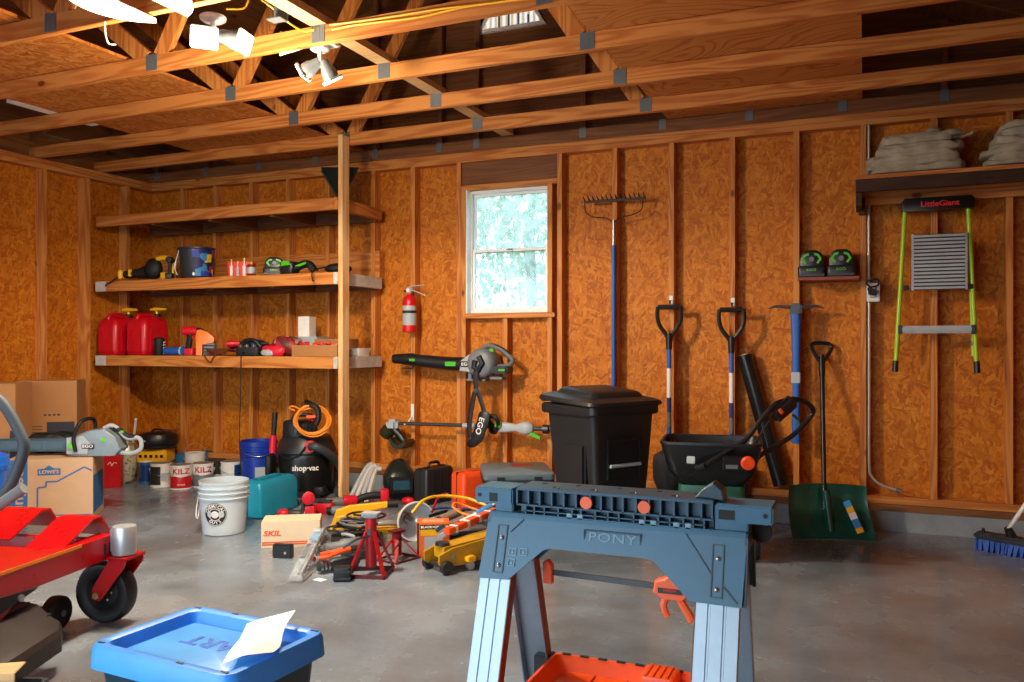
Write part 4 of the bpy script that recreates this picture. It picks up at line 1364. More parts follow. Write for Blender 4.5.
# --- moving box with printing
q = fl(93, 521)
A = 40
W_, D_, H_ = .505, .42, .42
c = q + RZ(A) @ V((-W_ / 2, D_ / 2, 0))
t = carton('moving_box', 'printed cardboard moving box with blue stripe under the chainsaw', (c.x, c.y, 0), W_, D_, H_, R(A), 'cardboard', tape=.05)
mat('print_blue', '#2f6cab', .7)
y = -D_ / 2 - .0006
def pb(a, b, lab='print'):
    MB().box((a[0], y, a[1]), (b[0], y + .0005, b[1])).build(lab, 'print_blue', t)
pb((-.2525, .0), (-.132, .42), 'blue_stripe')
text('lettering', 'medium', .095, 'cardboard', t, face((-.172, y - .0004, .22), (0, 0, -1), (1, 0, 0)), sx=1.12, thick=.001)
pl = [(-.115, .29), (-.06, .325), (.085, .325), (.085, .355), (.06, .355), (.0, .385), (-.06, .355), (-.115, .355)]
MB().prism([(-.075, .315), (.06, .315), (.06, .357), (.02, .36), (-.008, .38), (-.035, .36), (-.075, .357)], y, y + .0005).build('store_badge', 'print_blue', t)
text('lettering', 'LOWE\'S', .031, 'cardboard', t, FRONT(-.008, y - .0004, .336), sx=1.08, thick=.0012)
ln = [(-.075, .055), (-.075, .235), (-.025, .24), (-.025, .272), (.04, .272), (.20, .36), (.245, .335)]
for i in range(len(ln) - 1):
    MB().beam((ln[i][0], y, ln[i][1]), (ln[i + 1][0], y, ln[i + 1][1]), .0006, .010).build('printed_line', 'print_blue', t)
MB().beam((-.075, y, .055), (.25, y, .045), .0006, .007).build('printed_line', 'print_blue', t)
MB().box((W_ / 2, -D_ / 2 + .005, .05), (W_ / 2 + .0006, D_ / 2 - .05, .30)).build('side_print', 'print_blue', t)
BOXM = t

# --- chainsaw on top of it
q = dp(100, 458, 5.62)
mat('saw_grey', '#7d8c94', .4)
mat('sheath', '#46606e', .45)
t = thing('chainsaw', 'grey battery chainsaw with green accents lying on the moving box', 'chainsaw', (q.x, q.y, .4235), R(24))
t.scale = (.9, .9, .9)
MB().box((-.80, -.03, .03), (-.17, .03, .125), .012).build('bar_sheath', 'sheath', t)
for x in (-.72, -.54, -.36):
    MB().box((x, -.034, .05), (x + .13, -.029, .105), .006).build('sheath_rib', 'sheath', t)
L = []
for yy, k_ in ((-.085, .8), (-.07, 1), (.07, 1), (.085, .8)):
    L.append([(x * k_, yy, .005 + z * (k_ * .2 + .8)) for x, z in [(-.19, 0), (.14, 0), (.18, .05), (.14, .14), (.06, .20), (-.04, .19), (-.12, .16), (-.20, .13)]])
MB().loft(L).build('body', 'saw_grey', t)
MB().prism([(-.20, .02), (-.05, .02), (-.03, .10), (-.08, .155), (-.20, .14)], -.094, -.082).build('side_cover', 'light_grey', t)
MB().lathe([(.0, -.02), (.026, -.02), (.026, .0), (0, 0)], (-.155, -.092, .085), 16, 'y').build('tension_knob', 'lime', t)
MB().box((-.09, -.0965, .06), (-.0, -.093, .095), .006).build('badge', 'soft_black', t)
text('lettering', 'EGO', .032, 'white_plastic', t, FRONT(-.045, -.0972, .078), sx=1.2, thick=.001)
MB().tube(spline([(-.13, -.10, .04), (-.14, -.11, .14), (-.10, -.10, .25), (-.08, 0, .275), (-.08, .09, .24), (-.08, .095, .10)], 5), .0145, 8).build('front_handle', 'soft_black', t)
MB().tube(spline([(.03, 0, .20), (.08, 0, .222), (.13, 0, .20), (.20, 0, .13), (.28, 0, .13), (.305, 0, .10), (.30, 0, .045), (.24, 0, .015), (.15, 0, .02)], 5), .0165, 8).build('rear_handle', 'light_grey', t)
MB().tube(spline([(.10, -.0, .205), (.15, -.0, .185), (.21, 0, .14), (.26, 0, .137)], 5), .0185, 8).build('grip', 'soft_black', t)
MB().box((.035, -.088, .10), (.09, -.06, .145), .01).build('green_latch', 'lime', t)
MB().box((.155, -.025, .165), (.185, .025, .185), .006).build('green_latch', 'lime', t)
q = RZ(A) @ V((-.06, .13, 0)) + c
soft_bag('dark_bag', 'crumpled black bag behind the chainsaw on the moving box', (q.x, q.y, .4235), .34, .17, .14, 'soft_black', 7, rotz=R(A))

# --- tall cartons against the left wall
def tall(px, d, w, dd, h, label, ang, lab):
    q = dp(px, 343.5, d)
    t = carton('tall_carton', label, (q.x, q.y, 0), w, dd, h, R(ang), 'cardboard_dark', group='tall cartons at the left wall', tape=.05)
    return t
t = tall(52, 6.25, .40, .28, .90, 'tall brown carton with a dark printed label, beside the left wall', 38, True)
y = -.1406
MB().box((-.0, y, .47), (.185, y + .0005, .60)).build('dark_label', 'print_dark' if 'print_dark' in MATS else mat('print_dark', '#2b2c36', .7), t)
for i in range(4):
    MB().box((-.10, y, .50 + i * .022), (-.03, y + .0005, .505 + i * .022)).build('printed_line', 'print_dark', t)
for x in (-.02, .01, .04, .07):
    MB().box((x, y, .645), (x + .018, y + .0005, .658)).build('printed_mark', 'print_dark', t)
t = tall(1, 5.80, .30, .26, .90, 'brown carton at the left edge with printed frame', 30, False)
y = -.1306
for a, b in (((-.02, .44), (.10, .447)), ((-.02, .36), (-.014, .44)), ((.094, .36), (.10, .44))):
    MB().box((a[0], y, a[1]), (b[0], y + .0005, b[1])).build('printed_line', 'print_dark', t)
MB().box((.115, y, .35), (.148, y + .0005, .58)).build('dark_label', 'print_dark', t)

# --- blue drum at the left edge
q = dp(-30, 343.5, 4.85)
t = thing('blue_drum', 'bright blue plastic drum at the left edge before the carton', 'drum', (q.x, q.y, 0))
mat('drum_blue', '#1a6ee0', .35)
MB().lathe([(.15, 0), (.165, .01), (.185, .42), (.19, .44), (.198, .445), (.198, .515), (.185, .52), (.175, .50), (.155, .02), (.0, .02)], seg=36).build('body', 'drum_blue', t)
MB().lathe([(.1985, .455), (.202, .46), (.202, .475), (.1985, .48)], seg=36, cap=False).build('rim_bead', 'drum_blue', t)

# --- things left of the cans
q = fl(106, 488)
t = thing('red_box', 'narrow bright red box with a white script mark behind the moving box', 'box', (q.x, q.y + .06, 0), R(36))
MB().box((-.075, -.06, 0), (.075, .06, .325), .006).build('walls', mat('box_red', '#c81018', .4), t)
MB().tube(spline([(-.02, -.061, .19), (.0, -.061, .21), (.01, -.061, .18), (.025, -.061, .205), (.05, -.061, .20)], 4), .003, 5).build('white_mark', 'white_paint', t)
MB().box((-.077, -.062, .30), (.077, .062, .328), .004).build('lid', 'box_red', t)
q = fl(117, 484)
k = NT('clear_bag')
k.set(k.p.inputs['Base Color'], k.ramp(k.noise(k.obj(), 22, 4), [(.35, lin('#6a6450')), (.5, lin('#c0bca8')), (.65, lin('#8a7a5c'))]))
k.p.inputs['Roughness'].default_value = .22
k.p.inputs['Coat Weight'].default_value = .5
soft_bag('parts_bag', 'clear plastic bag of small white parts beside the red box', (q.x + .02, q.y + .06, 0), .22, .16, .36, 'clear_bag', 15)
t = thing('white_pole', 'thin white pole leaning in the corner behind the parts bag', 'pole', tuple(fl(129, 478)))
d = dp(136, 419, 7.0) - V(t.location)
MB().cyl((0, 0, .012), d, .0105).build('pole', 'white_plastic', t)
MB().cyl(d * .28, d * .42, .0125).build('sleeve', 'navy', t)
MB().cyl((0, 0, 0), d * .03 + V((0, 0, .01)), .014).build('foot', 'soft_black', t)

# yellow crate with black coil case
q = fl(146, 482)
q = V((q.x + .0, q.y + .12, 0))
t = thing('yellow_crate', 'yellow and brown storage case under the black round case', 'crate', (q.x - .03, q.y + .02, 0), R(24))
MB().box((-.12, -.10, 0), (.12, .10, .15), .008).build('base', 'cardboard_dark', t)
MB().box((-.125, -.105, .151), (.125, .105, .27), .012).build('lid', 'yellow', t)
for i in range(5):
    MB().box((-.105 + i * .045, -.107, .20), (-.08 + i * .045, -.1045, .225)).build('mark', 'soft_black', t)
t = thing('round_case', 'round black ribbed case stacked on the yellow crate', 'case', (q.x - .02, q.y + .03, .2705))
MB().lathe([(.13, 0), (.155, .008), (.16, .02), (.152, .03), (.165, .045), (.168, .075), (.165, .10), (.155, .125), (.10, .138), (.0, .14)], seg=32).build('shell', 'black_plastic', t)
MB().box((-.03, -.173, .07), (.03, -.160, .085), .003).build('latch', 'light_grey', t)
MB().tube(spline([(-.07, 0, .135), (-.04, 0, .16), (.04, 0, .16), (.07, 0, .135)], 4), .009, 6).build('handle', 'soft_black', t)
q = fl(175, 470)
carton('brown_crate', 'brown wooden box standing in the corner behind the cans', (.25, -.062, 0), .14, .075, .40, R(1), 'oldwood_z')

# --- paint cans
mat('can_steel', '#a8a49a', .35, .6)
def paint_can(px, py, r, h, label, wall, lid='can_steel', band=None, bandm=None, bail=True, txt=None, dy=0., dark=None):
    q = fl(px, py)
    q = q + (V((q.x, q.y, 0)) - V((CAM.x, CAM.y, 0))).normalized() * (r + dy)
    t = thing('paint_can', label, 'paint can', (q.x, q.y, 0), R(45), group='paint cans under the shelves')
    MB().lathe([(r - .004, 0), (r + .001, .002), (r + .001, .008), (r - .002, .01), (r - .002, h - .012), (r + .002, h - .01), (r + .002, h)], seg=28, cap=False).build('wall', wall, t)
    MB().lathe([(r + .001, h), (r - .006, h + .002), (r - .012, h - .006), (r - .02, h - .003), (.0, h - .003)], seg=28, cap=False).build('lid', lid, t)
    if band:
        z0, z1 = band
        MB().lathe([(r - .0012, z0), (r - .0005, z0 + .001), (r - .0005, z1 - .001), (r - .0012, z1)], seg=28, cap=False).build('label_band', bandm, t)
    if dark:
        n, a0, a1, m = dark
        L = []
        for z in (h * .12, h * .88):
            L.append([(r * math.cos(R(a)), r * math.sin(R(a)), z) for a in range(a0, a1 + 1, 8)])
        k_ = len(L[0])
        MB().raw(L[0] + L[1], [(i, i + 1, k_ + i + 1, k_ + i) for i in range(k_ - 1)]).build(n, m, t)
    if bail:
        for s in (-1, 1):
            MB().cyl((s * (r - .001), 0, h - .05), (s * (r + .007), 0, h - .05), .009, seg=10).build('ear', 'can_steel', t)
        bb = spline([(-r - .004, 0, h - .05), (-r * .9, -r * .7, h - .075), (0, -r - .012, h - .095), (r * .9, -r * .7, h - .075), (r + .004, 0, h - .05)], 5) if bail == 1 else spline([(-r - .004, 0, h - .05), (-r * .85, 0, h + .04), (0, 0, h + .085), (r * .85, 0, h + .04), (r + .004, 0, h - .05)], 5)
        MB().tube(bb, .002, 5).build('bail', 'steel', t)
    if txt:
        s, sz, z, m = txt
        text_cyl('lettering', s, sz, m, t, r, z, 0, sx=1.15, thick=.0014)
    return t
mat('kilz_red', '#c8141e', .35)
mat('can_blue', '#2c6c9c', .35)
mat('can_dark', '#2a2a2c', .35)
t = paint_can(146, 484, .053, .18, 'blue quart can with a pale lid, leftmost of the front cans', 'can_blue', 'white_plastic', (.03, .05), 'can_dark', 0, dark=('wave', 225, 320, 'navy'))
t = paint_can(161, 488, .083, .195, 'white paint can with a black printed panel beside the blue can', 'white_paint', 'can_steel', None, None, 1, dark=('black_panel', 196, 275, 'can_dark'))
MB().box((.0, -.0865, .06), (.045, -.0835, .12)).build('label', 'light_grey', t)
t = paint_can(181, 490, .083, .195, 'red and white paint can with bold red lettering', 'white_paint', 'can_steel', (.012, .105), 'kilz_red', 1, ('KILZ', .062, .145, 'kilz_red'))
text_cyl('lettering', 'PRIMER', .02, 'white_paint', t, .083, .04, 0)
t = paint_can(203, 488, .083, .195, 'grey and white paint can with red lettering', 'white_paint', 'can_steel', (.012, .105), 'mid_grey', 1, ('KILZ', .062, .145, 'kilz_red'))
MB().lathe([(.0, .0), (.008, 0), (.008, .006), (0, .006)], (.055, -.071, .13), 10, 'y').build('rivet', 'soft_black', t)
t = paint_can(217, 484, .075, .195, 'dark brown can half hidden between two white cans', 'can_dark', 'can_dark', (.05, .08), 'light_grey', 0)
t = paint_can(231, 486, .083, .195, 'plain white can with dark side panel next to blue bucket', 'white_paint', 'can_steel', None, None, 1, dark=('dark_panel', 285, 335, 'navy'))
t = paint_can(195, 481, .085, .225, 'white pail with raised wire handle behind the lettered cans', 'white_paint', 'white_plastic', None, None, 2, dy=.06)
t = paint_can(182, 478, .07, .20, 'can with dark blue lid behind the black panel can', 'can_blue', 'can_blue', None, None, 0, dy=.05)
t = paint_can(206, 478, .075, .215, 'can with blue lid behind the grey lettered can', 'can_blue', 'can_blue', None, None, 0, dy=.09)

# --- dark blue bucket
q = fl(249, 479)
t = thing('blue_bucket', 'dark blue bucket with white printing beside the shop vacuum', 'bucket', (1.39, -.21, 0), R(40))
mat('bucket_blue', '#1638a0', .35)
MB().lathe([(.12, 0), (.13, .008), (.146, .33), (.152, .335), (.152, .372), (.144, .375), (.128, .02), (0, .02)], seg=32).build('body', 'bucket_blue', t)
for z in (.30, .26):
    MB().lathe([(.143, z - .01), (.151, z - .006), (.151, z + .006), (.146, z + .01)], seg=32, cap=False).build('rib', 'bucket_blue', t)
L = []
for z in (.06, .17):
    L.append([(.141 * math.cos(R(a)), .141 * math.sin(R(a)), z) for a in range(258, 297, 6)])
n = len(L[0])
MB().raw(L[0] + L[1], [(i, i + 1, n + i + 1, n + i) for i in range(n - 1)]).build('label', 'light_grey', t)
MB().tube(spline([(-.152, 0, .31), (-.10, -.12, .28), (0, -.165, .26), (.10, -.12, .28), (.152, 0, .31)], 5), .003, 6).build('bail', 'steel', t)

# --- shop vacuum
q = fl(311, 499)
q = q + V((-.62, .6, 0)).normalized() * .2
t = thing('shop_vacuum', 'large black wet and dry vacuum beneath the shelves', 'vacuum cleaner', (q.x, q.y, 0), R(20))
mat('vac_black', '#1c2226', .4)
MB().lathe([(.18, .05), (.20, .06), (.215, .30), (.212, .33), (.205, .345), (.0, .345)], seg=36).build('drum', mat('vac_drum', '#111314', .35), t)
MB().lathe([(.222, .335), (.228, .345), (.222, .37), (.20, .43), (.18, .46), (.0, .465)], seg=36).build('lid', 'vac_black', t)
MB().lathe([(.13, .45), (.135, .47), (.13, .56), (.12, .575), (.0, .58)], (-.05, 0, 0), 28).build('motor_head', 'vac_black', t)
for i in range(10):
    a = R(200 + i * 14)
    MB().cbox((-.03 + .134 * math.cos(a), .134 * math.sin(a), .51), (.012, .012, .06), .002).build('vent_slot', 'soft_black', t)
MB().tube(spline([(-.12, 0, .57), (-.08, 0, .615), (.03, 0, .615), (.07, 0, .57)], 5), .016, 8).build('top_handle', 'vac_black', t)
MB().lathe([(.0, 0), (.022, 0), (.022, .02), (0, .025)], (.06, -.05, .575), 14).build('switch', 'tool_red', t)
text_cyl('lettering', 'shop\u00b7vac', .058, 'white_paint', t, .2155, .235, 14, thick=.0016)
for a in (225, 315, 45, 135):
    ca, sa = math.cos(R(a)), math.sin(R(a))
    f = MB().rbox((ca * .205, sa * .205, .03), .085, .085, .06, .02, .012).build('caster_mount', 'vac_black', t)
    MB().lathe([(.0, -.012), (.024, -.012), (.026, 0), (.024, .012), (0, .012)], (ca * .21, sa * .21, .026), 14, 'x').build('caster', 'rubber', f)
hose = spline([(.09, -.20, .40), (.14, -.23, .40), (.20, -.19, .36), (.26, -.08, .27), (.285, .0, .15), (.25, .06, .07), (.27, -.09, .04)], 8)
MB().tube(hose, [.031 + .0025 * (i % 2) for i in range(len(hose))], 12).build('hose', mat('hose_grey', '#3a3f42', .5), t)
MB().lathe([(.045, -.02), (.045, .03), (.034, .035)], (.09, -.195, .40), 16, 'y').build('hose_port', 'tool_red', t)
w_ = MB()
w_.cyl((-.235, -.085, .42), (-.225, -.07, .645), .02)
w_.build('wand', 'soft_black', t)
MB().cyl((-.24, -.088, .335), (-.234, -.083, .47), .026).build('wand_collar', 'tool_red', t)
MB().rbox((-.255, -.09, .16), .05, .13, .16, .02, .02).build('floor_nozzle', 'soft_black', t)
MB().tube(spline([(-.19, -.11, .36), (-.10, -.205, .31), (.0, -.24, .33), (.06, -.225, .40)], 5), .006, 6).build('cord', 'soft_black', t)
# orange cord hung over it
cx, cy = V((.09, -.07, .60)), None
t2 = thing('orange_extension_cord', 'coiled orange extension cord draped over the vacuum', 'cord', (q.x + .12, q.y - .09, .47), R(30))
b = MB()
rr = random.Random(8)
for i in range(7):
    rx, rz = .125 + rr.uniform(-.018, .02), .10 + rr.uniform(-.012, .02)
    ph = rr.uniform(0, 6)
    b.tube([(rx * math.cos(2 * PI * j / 24) + rr.uniform(-.002, .002) + i * .003, -.075 - i * .006 + .012 * math.sin(2 * PI * j / 24 + ph), .125 + rz * math.sin(2 * PI * j / 24) * (1 if True else 1) - .0) for j in range(24)], .0065, 6, True)
b.tube(spline([(-.06, -.08, .2), (-.13, -.09, .235), (-.16, -.08, .22), (-.12, -.07, .20)], 5), .0065, 6)
b.build('coil', 'cord_orange', t2)
MB().box((-.03, -.155, .15), (.04, -.12, .17), .004).build('plug', 'orange', t2)
MB().tube(spline([(-.04, -.02, .26), (.0, -.11, .25), (.05, -.13, .22), (.06, -.135, .15), (.04, -.13, .10)], 5), .022, 8).build('hanger_strap', 'soft_black', t2)

# --- translucent white bucket with round logo
q = fl(216, 537)
q = q + FW * .14
t = thing('white_bucket', 'translucent white bucket with round black logo on the floor', 'bucket', (q.x, q.y, 0), R(32))
k = NT('milky')
k.set(k.p.inputs['Base Color'], k.ramp(k.noise(k.obj(), 4, 3), [(.3, lin('#dbe8f0')), (.7, lin('#eef6fa'))]))
k.p.inputs['Roughness'].default_value = .35
k.p.inputs['Transmission Weight'].default_value = .45
k.p.inputs['IOR'].default_value = 1.2
MB().lathe([(.122, 0), (.128, .004), (.146, .24), (.147, .31), (.150, .312), (.150, .325), (.144, .325), (.125, .008), (0, .008)], seg=40).build('body', 'milky', t)
for z in (.285, .255, .225):
    MB().lathe([(.145, z - .004), (.155, z - .002), (.155, z + .002), (.145, z + .004)], seg=40, cap=False).build('rib', 'milky', t)
MB().tube(spline([(-.150, 0, .245), (-.158, -.03, .15), (-.155, -.05, .11), (-.15, -.03, .10), (-.152, .05, .18), (-.150, .0, .245)], 5), .003, 6).build('bail', 'white_plastic', t)
def logo_mesh(parts, m):
    bm = bmesh.new()
    for s, size, M_ in parts:
        cu = bpy.data.curves.new('t', 'FONT')
        cu.body, cu.size, cu.extrude, cu.align_x, cu.align_y, cu.offset = s, size, .0004, 'CENTER', 'CENTER', .0006
        cu.resolution_u = 2
        o = bpy.data.objects.new('t', cu)
        COL.objects.link(o)
        me = bpy.data.meshes.new_from_object(o.evaluated_get(bpy.context.evaluated_depsgraph_get()))
        bpy.data.objects.remove(o)
        bpy.data.curves.remove(cu)
        me.transform(M_)
        bm.from_mesh(me)
        bpy.data.meshes.remove(me)
    me = bpy.data.meshes.new('lettering')
    bm.to_mesh(me)
    bm.free()
    me.materials.append(MATS[m])
    return me
def bent_disc(name, r0, r1, m, par, z, a0, off):
    L = []
    for r_ in (r0, r1):
        L.append([(r_ * math.cos(2 * PI * i / 40), r_ * math.sin(2 * PI * i / 40), off) for i in range(40)])
    b = MB()
    if r0 > 0:
        b.loft(L, False)
    else:
        b.raw(L[1] + [(0, 0, off)], [(i, (i + 1) % 40, 40) for i in range(40)])
    o = b.build(name, m, par, smooth=0)
    bend(o, .1375, .076)
    o.data.transform(T((0, 0, z)) @ RZ(a0))
    return o
bent_disc('logo_disc', 0, .070, 'soft_black', t, .135, -12, .0035)
bent_disc('logo_ring', .034, .038, 'white_paint', t, .135, -12, .0045)
bent_disc('logo_ring', .064, .067, 'white_paint', t, .135, -12, .0045)
bent_disc('logo_centre', 0, .022, 'white_paint', t, .135, -12, .0045)
P_ = []
for i, ch in enumerate('CHEMICAL'):
    a = 158 - i * 136 / 7
    P_.append((ch, .026, T((.051 * math.cos(R(a)), .051 * math.sin(R(a)), .0045)) @ RZ(a - 90)))
for i, ch in enumerate('GUYS'):
    a = 236 + i * 68 / 3
    P_.append((ch, .026, T((.051 * math.cos(R(a)), .051 * math.sin(R(a)), .0045)) @ RZ(a + 90)))
o = bpy.data.objects.new('lettering', logo_mesh(P_, 'white_paint'))
COL.objects.link(o)
o.parent = t
bend(o, .1375, .076)
o.data.transform(T((0, 0, .135)) @ RZ(-12))

# --- teal tool case
q = fl(261, 520)
t = thing('teal_case', 'teal plastic tool case with recessed top handle on the floor', 'tool case', (q.x, q.y, 0), R(96))
mat('teal', '#0c94b8', .4)
L = []
for z, k_ in ((0, .012), (.012, 0), (.20, .002), (.235, .018), (.243, .04)):
    L.append([(.235 + a, .105 + c, z) for a, c in rrect(.47 - 2 * k_, .21 - 2 * k_, .025, 4)])
MB().loft(L).build('shell', 'teal', t)
MB().box((-.001, .100, .01), (.471, .110, .235), .001).build('seam', mat('teal_dark', '#08567a', .4), t)
MB().loft([[(.235 + a, .105 + c, z) for a, c in rrect(w, d, .02, 4)] for z, w, d in ((.2435, .26, .085), (.246, .25, .075), (.246, .22, .05), (.2435, .215, .045))], False).build('handle_recess', 'teal_dark', t)
MB().tube(spline([(.13, .105, .236), (.15, .105, .242), (.235, .105, .245), (.32, .105, .242), (.34, .105, .236)], 5), .011, 8, flat=(1, 1.4)).build('handle', 'teal', t)

# --- printed cardboard box
q = fl(261, 549)
A2 = 33
c2 = q + RZ(A2) @ V((.165, .10, 0))
t = carton('printed_carton', 'long low cardboard box with orange lettering before the teal case', (c2.x, c2.y, 0), .33, .20, .15, R(A2), 'cream_card')
text('lettering', 'SKIL', .042, mat('print_orange', '#e0561e', .7), t, FRONT(-.105, -.1008, .085), sx=1.25, thick=.0012, shear=.2)
for z in (.022, .034):
    MB().box((-.16, -.1008, z - .004), (.16, -.1002, z + .004)).build('printed_stripe', 'print_orange', t)

# ================================================================== cases and tools on the floor, middle
# pale hoses against the wall by the post
mat('hose_pale', '#c2beb4', .5)
q = fl(352, 494)
t = thing('hose_bundle', 'bundle of pale grey hoses leaning right of the shelf post', 'hose', (q.x, q.y, 0))
for i in range(4):
    a = dp(349 + i * 6, 493 + i * 1.2, 6.1) - V((q.x, q.y, 0))
    b_ = dp(368 + i * 2.6, 466 + i * 1.5, 6.3) - V((q.x, q.y, 0))
    m_ = (a + b_) / 2 + V((0, 0, -.015 + .004 * i))
    a.z = .022 + .004 * i
    MB().tube(spline([a + (a - b_) * .1 - V((0, 0, (a - b_).z * .1)), a, m_, b_, b_ + V((.03, .03, .01))], 6), .017, 8).build('hose', 'hose_pale' if i % 2 else 'light_grey', t)

# welding helmet
q = fl(396, 499)
t = thing('welding_helmet', 'dark welding helmet with blue glass window standing on the floor', 'helmet', (q.x, q.y + .05, 0), R(38))
L = []
for z, w, d, yo in ((.0, .15, .14, 0), (.03, .20, .18, 0), (.10, .245, .22, 0), (.17, .24, .22, .0), (.22, .19, .19, .02), (.265, .13, .12, .035), (.29, .06, .06, .045)):
    L.append([(a, c + yo, z) for a, c in rrect(w, d, min(w, d) * .32, 4)])
MB().loft(L).build('shell', mat('helmet_black', '#1a2220', .3), t)
MB().loft([[(a, -.108 + y_, .115 + z) for a, z in rrect(w, h, .01, 2)] for y_, w, h in ((.015, .18, .125), (-.012, .17, .115), (-.012, .13, .08), (-.004, .125, .075))], False).build('window_frame', 'black_plastic', t)
MB().box((-.064, -.114, .078), (.064, -.108, .152)).build('window_glass', mat('weld_glass', '#1d4a5c', .12, spec=.8), t)
MB().lathe([(.0, -.01), (.03, -.01), (.03, .012), (0, .012)], (.122, .01, .16), 14, 'x').build('side_knob', mat('olive', '#5a6a2a', .5), t)
MB().prism([(-.06, .06), (.07, .06), (.07, .18), (.0, .20)], .1205, .1225, 'yz').build('side_panel', 'olive', t)

def hard_case(name, label, near, ang, L_, D_, H_, m, seam=True, handle=True, lid_top=False, latch='black_plastic'):
    """case standing on edge; near is the near lower corner, length goes along the local x axis"""
    t = thing(name, label, 'tool case', (near.x, near.y, 0), R(ang))
    L = []
    for z, k_ in ((0, .012), (.012, 0), (H_ * .9, 0), (H_ - .006, .008), (H_, .02)):
        L.append([(L_ / 2 + a, D_ / 2 + c, z) for a, c in rrect(L_ - 2 * k_, D_ - 2 * k_, .022, 4)])
    MB().loft(L).build('shell', m, t)
    if seam:
        MB().box((-.0012, D_ * .47, .01), (L_ + .0012, D_ * .53, H_ + .001), .0005).build('seam', 'soft_black', t)
    if handle:
        z = H_ - .005
        MB().tube(spline([(L_ * .32, D_ / 2, z), (L_ * .34, D_ / 2, z + .035), (L_ * .5, D_ / 2, z + .04), (L_ * .66, D_ / 2, z + .035), (L_ * .68, D_ / 2, z)], 5), .011, 8).build('handle', latch, t)
    for x in (L_ * .2, L_ * .8):
        MB().box((x - .02, D_ * .40, H_ - .01), (x + .02, D_ * .60, H_ + .008), .003).build('latch', latch, t)
    return t
mat('case_black', '#1c2022', .45)
mat('case_orange', '#f4511c', .45)
t = hard_case('black_tool_case', 'black plastic tool case standing upright left of the orange case', fl(427, 506), 76, .30, .14, .26, 'case_black')
for x in (.07, .15, .23):
    MB().box((x - .012, -.004, .03), (x + .012, .004, .24), .003).build('rib', 'case_black', t)
hard_case('long_black_case', 'second black case behind, with a wire carry handle', fl(452, 500) + V((.04, .24, 0)), 66, .22, .085, .31, 'case_black')
t = hard_case('orange_tool_case', 'bright orange tool case standing between black and grey cases', fl(463, 512), 58, .44, .17, .265, 'case_orange', handle=False, latch='case_orange')
MB().box((.02, -.004, .03), (.42, .004, .24), .003).build('side_panel', 'case_orange', t)
# flat grey case on a dark crate
q = fl(512, 506)
t = thing('black_crate', 'dark open crate carrying the flat grey case', 'crate', (3.86, -.60, 0), R(28))
MB().rbox((0, 0, 0), .40, .42, .25, .03, .015).build('tub', 'case_black', t)
MB().box((-.18, -.214, .05), (.18, -.21, .14), .002).build('rib', 'case_black', t)
t = thing('flat_grey_case', 'flat blue grey case lying on the dark crate beside the bin', 'tool case', (3.86, -.60, .2505), R(28))
mat('case_grey', '#66767e', .4)
L = []
for z, k_ in ((0, .012), (.01, 0), (.04, 0), (.048, .006)):
    L.append([(a, c, z) for a, c in rrect(.46 - 2 * k_, .50 - 2 * k_, .03, 4)])
MB().loft(L).build('lower_shell', 'case_black', t)
L = []
for z, k_ in ((.0485, .004), (.055, 0), (.085, .0), (.095, .012)):
    L.append([(a, c, z) for a, c in rrect(.46 - 2 * k_, .50 - 2 * k_, .03, 4)])
MB().loft(L).build('lid', 'case_grey', t)
MB().box((-.02, .06, .0945), (.12, .16, .0965), .001).build('badge', 'deep_red', t, 'red badge')
for x in (-.12, .12):
    MB().box((x - .025, -.256, .03), (x + .025, -.248, .07), .002).build('latch', 'soft_black', t)

# --- red tools beside the teal case
q = fl(310, 518)
t = thing('work_torch', 'red cordless torch with round head standing upright on its battery', 'torch', (q.x, q.y, 0), R(35))
MB().rbox((0, 0, 0), .085, .075, .10, .012, .008).build('battery', 'tool_red', t)
MB().tube(spline([(0, 0, .095), (-.01, 0, .12), (-.03, 0, .14), (-.03, 0, .16)], 4), .024, 10).build('neck', 'dark_grey', t)
MB().lathe([(.02, .05), (.036, .03), (.05, .0), (.052, -.03), (.046, -.034), (.0, -.03)], (-.012, -.02, .165), 20, 'y').build('head', 'tool_red', t)
MB().tube(spline([(-.04, 0, .15), (-.055, .0, .10), (-.06, 0, .04)], 4), .016, 8).build('handle', 'dark_grey', t)
t.scale = (.8, .8, .85)
q = fl(325, 513)
t = thing('red_battery', 'chunky red battery pack lying right of the red torch', 'battery', (q.x, q.y, 0), R(20))
MB().rbox((0, 0, 0), .12, .08, .075, .015, .01).build('body', 'tool_red', t)
MB().box((-.05, -.042, .075), (.05, .03, .088), .004).build('rail', 'dark_grey', t)
q = fl(288, 518)
t = thing('red_ratchet', 'short red and black ratchet lying by the cardboard box', 'power tool', (q.x, q.y, 0), R(24))
MB().ell((-.03, 0, .032), (.045, .035, .031), 16, 10).build('battery', 'tool_red', t)
MB().lathe([(.02, -.0), (.026, .01), (.024, .08), (.016, .10)], (0, 0, .03), 14, 'x').build('body', 'dark_grey', t)
MB().cyl((.10, 0, .03), (.125, 0, .03), .022, .02).build('head', 'steel', t)
q = fl(338, 509)
t = thing('angle_polisher', 'long red and black cordless grinder lying near the post', 'power tool', (q.x + .06, q.y + .06, 0), R(38))
MB().lathe([(.02, -.17), (.034, -.16), (.038, -.09), (.034, -.05)], (0, 0, .045), 16, 'x').build('gear_head', 'mid_grey', t)
MB().lathe([(.0, .0), (.05, .002), (.055, .01), (.05, .018), (.0, .02)], (-.14, 0, .002), 20).build('disc', 'dark_grey', t)
MB().lathe([(.036, -.05), (.043, -.045), (.043, .04), (.036, .05)], (0, 0, .05), 16, 'x').build('motor_housing', 'tool_red', t)
MB().tube(spline([(.04, 0, .05), (.10, 0, .075), (.18, 0, .085), (.23, 0, .08)], 5), .026, 10).build('handle', 'soft_black', t)
